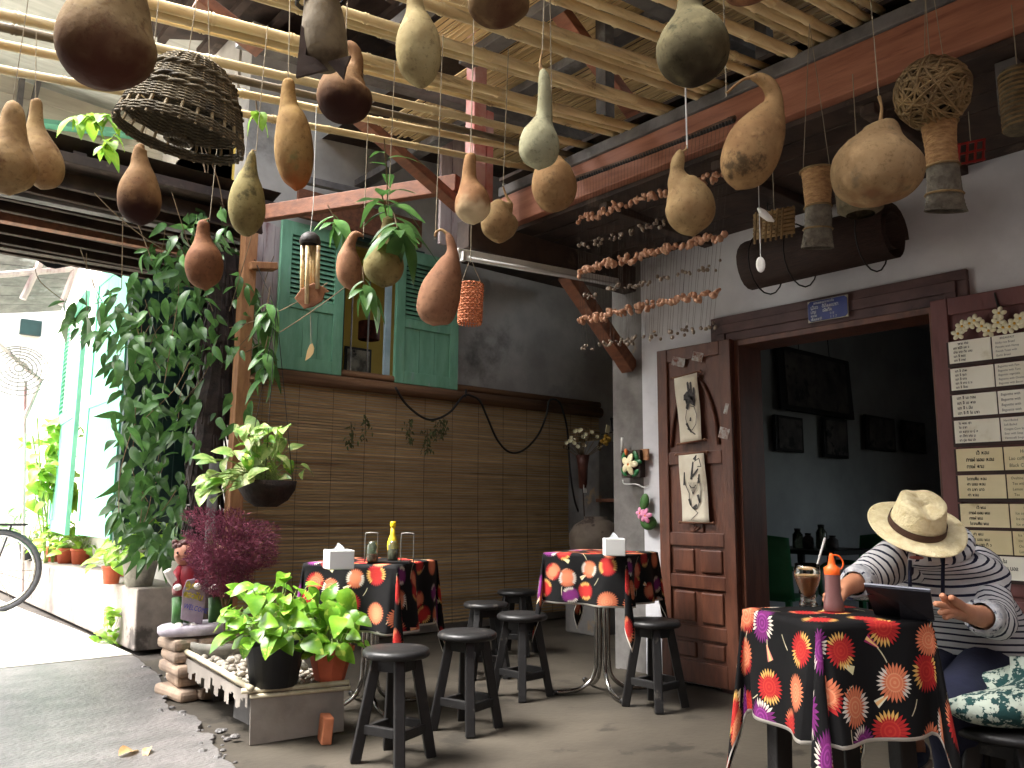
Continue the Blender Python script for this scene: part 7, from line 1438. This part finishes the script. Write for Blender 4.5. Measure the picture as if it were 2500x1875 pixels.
# hoodie: torso and sleeves lofted, stripes follow the cloth
def stripe_mat():
    m = mat('striped_jersey', S(206, 206, 206), S(194, 194, 196), 12, .9, .25, 60); t = m.node_tree; N, L = t.nodes, t.links; b = N['Principled BSDF']; src = b.inputs['Base Color'].links[0].from_socket
    uv = N.new('ShaderNodeUVMap'); sp = N.new('ShaderNodeSeparateXYZ'); L.new(uv.outputs[0], sp.inputs[0]); nz = N.new('ShaderNodeTexNoise'); nz.inputs['Scale'].default_value = 5; L.new(uv.outputs[0], nz.inputs[0])
    a = N.new('ShaderNodeMath'); a.operation = 'MULTIPLY_ADD'; a.inputs[1].default_value = .012; L.new(nz.outputs[0], a.inputs[0]); L.new(sp.outputs[1], a.inputs[2]); dv = N.new('ShaderNodeMath'); dv.operation = 'MULTIPLY'; dv.inputs[1].default_value = 1/.027; L.new(a.outputs[0], dv.inputs[0])
    fr_ = N.new('ShaderNodeMath'); fr_.operation = 'FRACT'; L.new(dv.outputs[0], fr_.inputs[0]); lt = N.new('ShaderNodeMath'); lt.operation = 'LESS_THAN'; lt.inputs[1].default_value = .30; L.new(fr_.outputs[0], lt.inputs[0])
    mx = N.new('ShaderNodeMix'); mx.data_type = 'RGBA'; L.new(lt.outputs[0], mx.inputs[0]); L.new(src, mx.inputs[6]); mx.inputs[7].default_value = S(26, 30, 52); L.new(mx.outputs[2], b.inputs['Base Color']); return m
m_str = stripe_mat(); m_navy = mat('navy_cloth', S(30, 34, 56), S(24, 27, 46), 12, .9, .2, 60)
def loft(rings, name, m, parent, n=28, wr=0.0, seed=1, sub=True):
    """rings: (centre, axis_a, axis_b, ra, rb); uv v = length along the loft in metres"""
    g = random.Random(seed); b = MB(); L = 0; o = 0; ph = [g.uniform(0, 6) for _ in range(4)]
    for k, (c, A_, B__, ra, rb_) in enumerate(rings):
        if k: L += (c-rings[k-1][0]).length
        for j in range(n+1):
            a = j*6.28319/n; w_ = 1+wr*(math.sin(3*a+ph[0]+k*.9)+.6*math.sin(5*a+ph[1]-k*1.3))
            b.v.append(c+A_*(ra*w_*math.cos(a))+B__*(rb_*w_*math.sin(a))); b.uv[len(b.v)-1] = (j/n, L)
    for k in range(len(rings)-1):
        for j in range(n): i = k*(n+1)+j; b.f.append([i, i+1, i+n+2, i+n+1]); b.m.append(0)
    return b.build(name, m, parent, True)
def refine(rs, k=4):
    cs = arc([r[0] for r in rs], k); ra = [v.x for v in arc([Vector((r[3], r[4], 0)) for r in rs], k)]; rb_ = [v.y for v in arc([Vector((r[3], r[4], 0)) for r in rs], k)]
    As = arc([r[1] for r in rs], k); Bs = arc([r[2] for r in rs], k); return [(c, a.normalized(), b_.normalized(), x, y) for c, a, b_, x, y in zip(cs, As, Bs, ra, rb_)]
up_ = V(0, 0, 1); f1 = face; f2 = (face*.9-V(0, 0, .35)).normalized()
tor = refine([(pelvis+V(0, 0, -.03)-face*.02, lat, f1, .195, .15), (pelvis+V(0, 0, .05)-face*.01, lat, f1, .20, .155), (spine, lat, f1, .185, .14), (chest+V(0, 0, -.05), lat, f2, .19, .125), (chest+V(0, 0, .02), lat, f2, .188, .115), (chest.lerp(neck, .5)+V(0, 0, .015), lat, f2, .15, .10), (neck+V(0, 0, -.012), lat, f2, .085, .08), (neck+V(0, 0, .01), lat, f2, .068, .07)])
loft(tor, 'hoodie', m_str, per, 32, .018, 3)
def sleeve(s_, e, w_, nm, r0, seed):
    ax1, ax2 = (e-s_).normalized(), (w_-e).normalized(); mid = (ax1+ax2).normalized(); cuff = e.lerp(w_, .48)
    def fr2(ax): A_ = ax.orthogonal().normalized(); B__ = ax.cross(A_); return A_, B__
    A0, B0 = fr2(ax1); 
    def proj(ax, A_): A_ = (A_-ax*A_.dot(ax)).normalized(); return A_, ax.cross(A_)
    A1, B1 = proj(mid, A0); A2, B2 = proj(ax2, A1); inn_ = (chest-s_).normalized()
    rs = refine([(s_+inn_*.07+V(0, 0, -.005), A0, B0, r0*1.05, r0*1.05), (s_, A0, B0, r0*1.04, r0*1.04), (s_.lerp(e, .5), A0, B0, r0*.94, r0*.94), (e, A1, B1, r0*.86, r0*.86), (e.lerp(cuff, .6), A2, B2, r0*.72, r0*.72), (cuff, A2, B2, r0*.62, r0*.62)], 4)
    o = loft(rs, 'sleeve', m_str, per, 22, .035, seed)
    cf_ = mat('cuff_speckle', S(190, 190, 190), S(150, 152, 158), 60, .95, .5, 90, c3=S(44, 48, 66), c3amt=.3, c3scale=34, c3edge=.03) if 'cuff_speckle' not in bpy.data.materials else bpy.data.materials['cuff_speckle']
    c2 = cuff; loft([(c2-ax2*.035, A2, B2, r0*.70, r0*.70), (c2-ax2*.03, A2, B2, r0*.78, r0*.78), (c2, A2, B2, r0*.76, r0*.76), (c2+ax2*.022, A2, B2, r0*.70, r0*.70), (c2+ax2*.024, A2, B2, r0*.55, r0*.55)], 'cuff', cf_, per, 20, .03, seed+1)
sleeve(sR, eR, wR, 'r', .066, 5); sleeve(sL, eL, wL, 'l', .070, 9)
hood = MB(); hc = neck-face*.05+V(0, 0, .0)
hp = [hc+lat*(.098*math.cos(a))+face*(.075*math.sin(a)+.02)+V(0, 0, -.035*math.sin(a)+.012) for a in [i*6.2832/20 for i in range(21)]]
loft([(p, (up_-0*face).normalized(), (p-hc).normalized() if (p-hc).length > 0 else lat, .026+.012*max(0, -math.sin(i*6.2832/20)), .030+.012*max(0, -math.sin(i*6.2832/20))) for i, p in enumerate(hp)], 'hood', m_str, per, 12, .05, 8)
for s_, u0, u1 in ((-1, 2222, 2222), (1, 2303, 2302)):
    a = at(u0, 1368 if s_ < 0 else 1358, d=2.46 if s_ < 0 else 2.47); e = at(u1, 1434 if s_ < 0 else 1460, d=2.44); MB().tube([a, a.lerp(e, .5)-face*-.006, e], .0055, 6).build('drawstring', m_navy, per, True)
# trousers, shoe
def limb(a, k, e, r0, r1, r2, nm, m): loft(refine([(a, lat, up_, r0, r0), (a.lerp(k, .6), lat, up_, r0*.92, r0*.9), (k, lat, (up_+face).normalized(), r1, r1), (k.lerp(e, .5), lat, face, r1*.88, r1*.85), (e, lat, face, r2, r2)]), nm, m, per, 18, .02, 4)
limb(hipR, kneeR, kneeR.lerp(ankR, .55), .098, .078, .065, 'trouser_leg', m_navy); limb(hipL, kneeL, kneeL.lerp(ankL, .75), .098, .078, .065, 'trouser_leg', m_navy)
sh = MB(); dirf = (toeR-ankR); dirf.z = 0; dirf.normalize(); so = V(ankR.x, ankR.y, toeR.z)
up2 = V(0, 0, 1); sd2 = dirf.cross(up2)
rs = [(so-dirf*.055, sd2, up2, .026, .032), (so-dirf*.02, sd2, up2, .034, .045), (so+dirf*.04, sd2, up2, .040, .042), (so+dirf*.10, sd2, up2, .042, .032), (so+dirf*.15, sd2, up2, .034, .024), (so+dirf*.172, sd2, up2, .012, .012)]
loft(refine(rs), 'shoe', mat('blue_canvas', S(66, 84, 112), S(52, 68, 94), 20, .9, .3, 90), per, 18)
sl_ = MB(); sl_.prism([(-.06, -.03), (-.02, -.038), (.06, -.044), (.12, -.044), (.165, -.03), (.178, 0), (.165, .03), (.12, .044), (.06, .044), (-.02, .038), (-.06, .03)], .022, frame(dirf, up2.cross(dirf), up2, so-V(0, 0, .045))); sl_.build('shoe_sole', m_fwhite, per, bevel=.004)
for k in range(4): q = so+dirf*(.03+.022*k)+V(0, 0, .044-.004*k); MB().tube(arc([q-sd2*.03, q+V(0, 0, .006), q+sd2*.03], 4), .003, 5).build('lace', m_fwhite, per, True)
stool2 = copy_tree(st0); stool2.location = (pelvis.x+.02, pelvis.y, 0); stool2['label'] = 'black wooden stool under the person with the straw hat'
# straw hat
hn_ = (V(0, 0, 1)*.80 - CF*.52 - CR*.0).normalized(); hb_ = at(2238, 1284, d=2.49); ff = (face-hn_*face.dot(hn_)).normalized()
toc = (-CF-hn_*(-CF).dot(hn_)).normalized(); rt = toc.cross(hn_); Mh = Matrix((rt, hn_.cross(rt), hn_)).transposed()
if rt.dot(CR) < 0: Mh = Matrix((-rt, hn_.cross(-rt), hn_)).transposed()
hat = thing('straw_hat', hb_, 'cream straw fedora with brown band on the bowed head', 'hat')
m_straw = mat('straw', S(234, 222, 182), S(216, 200, 154), 40, .75, .6, 120, c3=S(180, 152, 98), c3amt=.2, c3scale=7, c3edge=.2, spec=.3)
def fbm(i, j):
    a = i*6.28319; r_ = .078+(.140-.078)*j; x, y = r_*math.cos(a), r_*math.sin(a)*1.0; z = -.003+.004*j*j*(math.cos(a)**2) - .008*j*(math.sin(a)**2)+.003*math.sin(3*a+1)*j; return hb_+Mh @ V(x, y, z)
x = MB(); x.grid(fbm, 64, 10); o = x.build('brim', m_straw, hat, True); md = o.modifiers.new('s', 'SOLIDIFY'); md.thickness = .003
def fcr(i, j):
    a = i*6.28319; rr_ = (1-.16*min(1, j*1.35)) if j < .78 else (1-.16)*(1-((j-.78)/.22)**1.6)+.0; z = .086*min(1, j/.78)**.95 if j < .78 else .086+.006*math.sin((j-.78)/.22*3.14)
    x, y = .080*rr_*math.cos(a), .084*rr_*math.sin(a); pin = math.exp(-((x)/.028)**2)*(.013*max(0, (z-.035)/.05)) * (1 if True else 0)
    fr3 = max(0, -math.sin(a)); px = 1-.16*fr3*max(0, min(1, (z-.03)/.07))*abs(math.cos(a)); return hb_+Mh @ V(x*px, y, z-pin+.010*max(0, math.sin(a))*min(1, j))
x = MB(); x.grid(fcr, 56, 22); x.build('crown', m_straw, hat, True)
x = MB(); x.grid(lambda i, j: hb_+Mh @ V(.0822*math.cos(i*6.28319)*(1-.03*j), .0862*math.sin(i*6.28319)*(1-.03*j), .002+.022*j), 56, 2); o = x.build('band', mat('brown_band', S(84, 60, 46), S(66, 46, 36), 30, .8, .3, 90), hat, True)
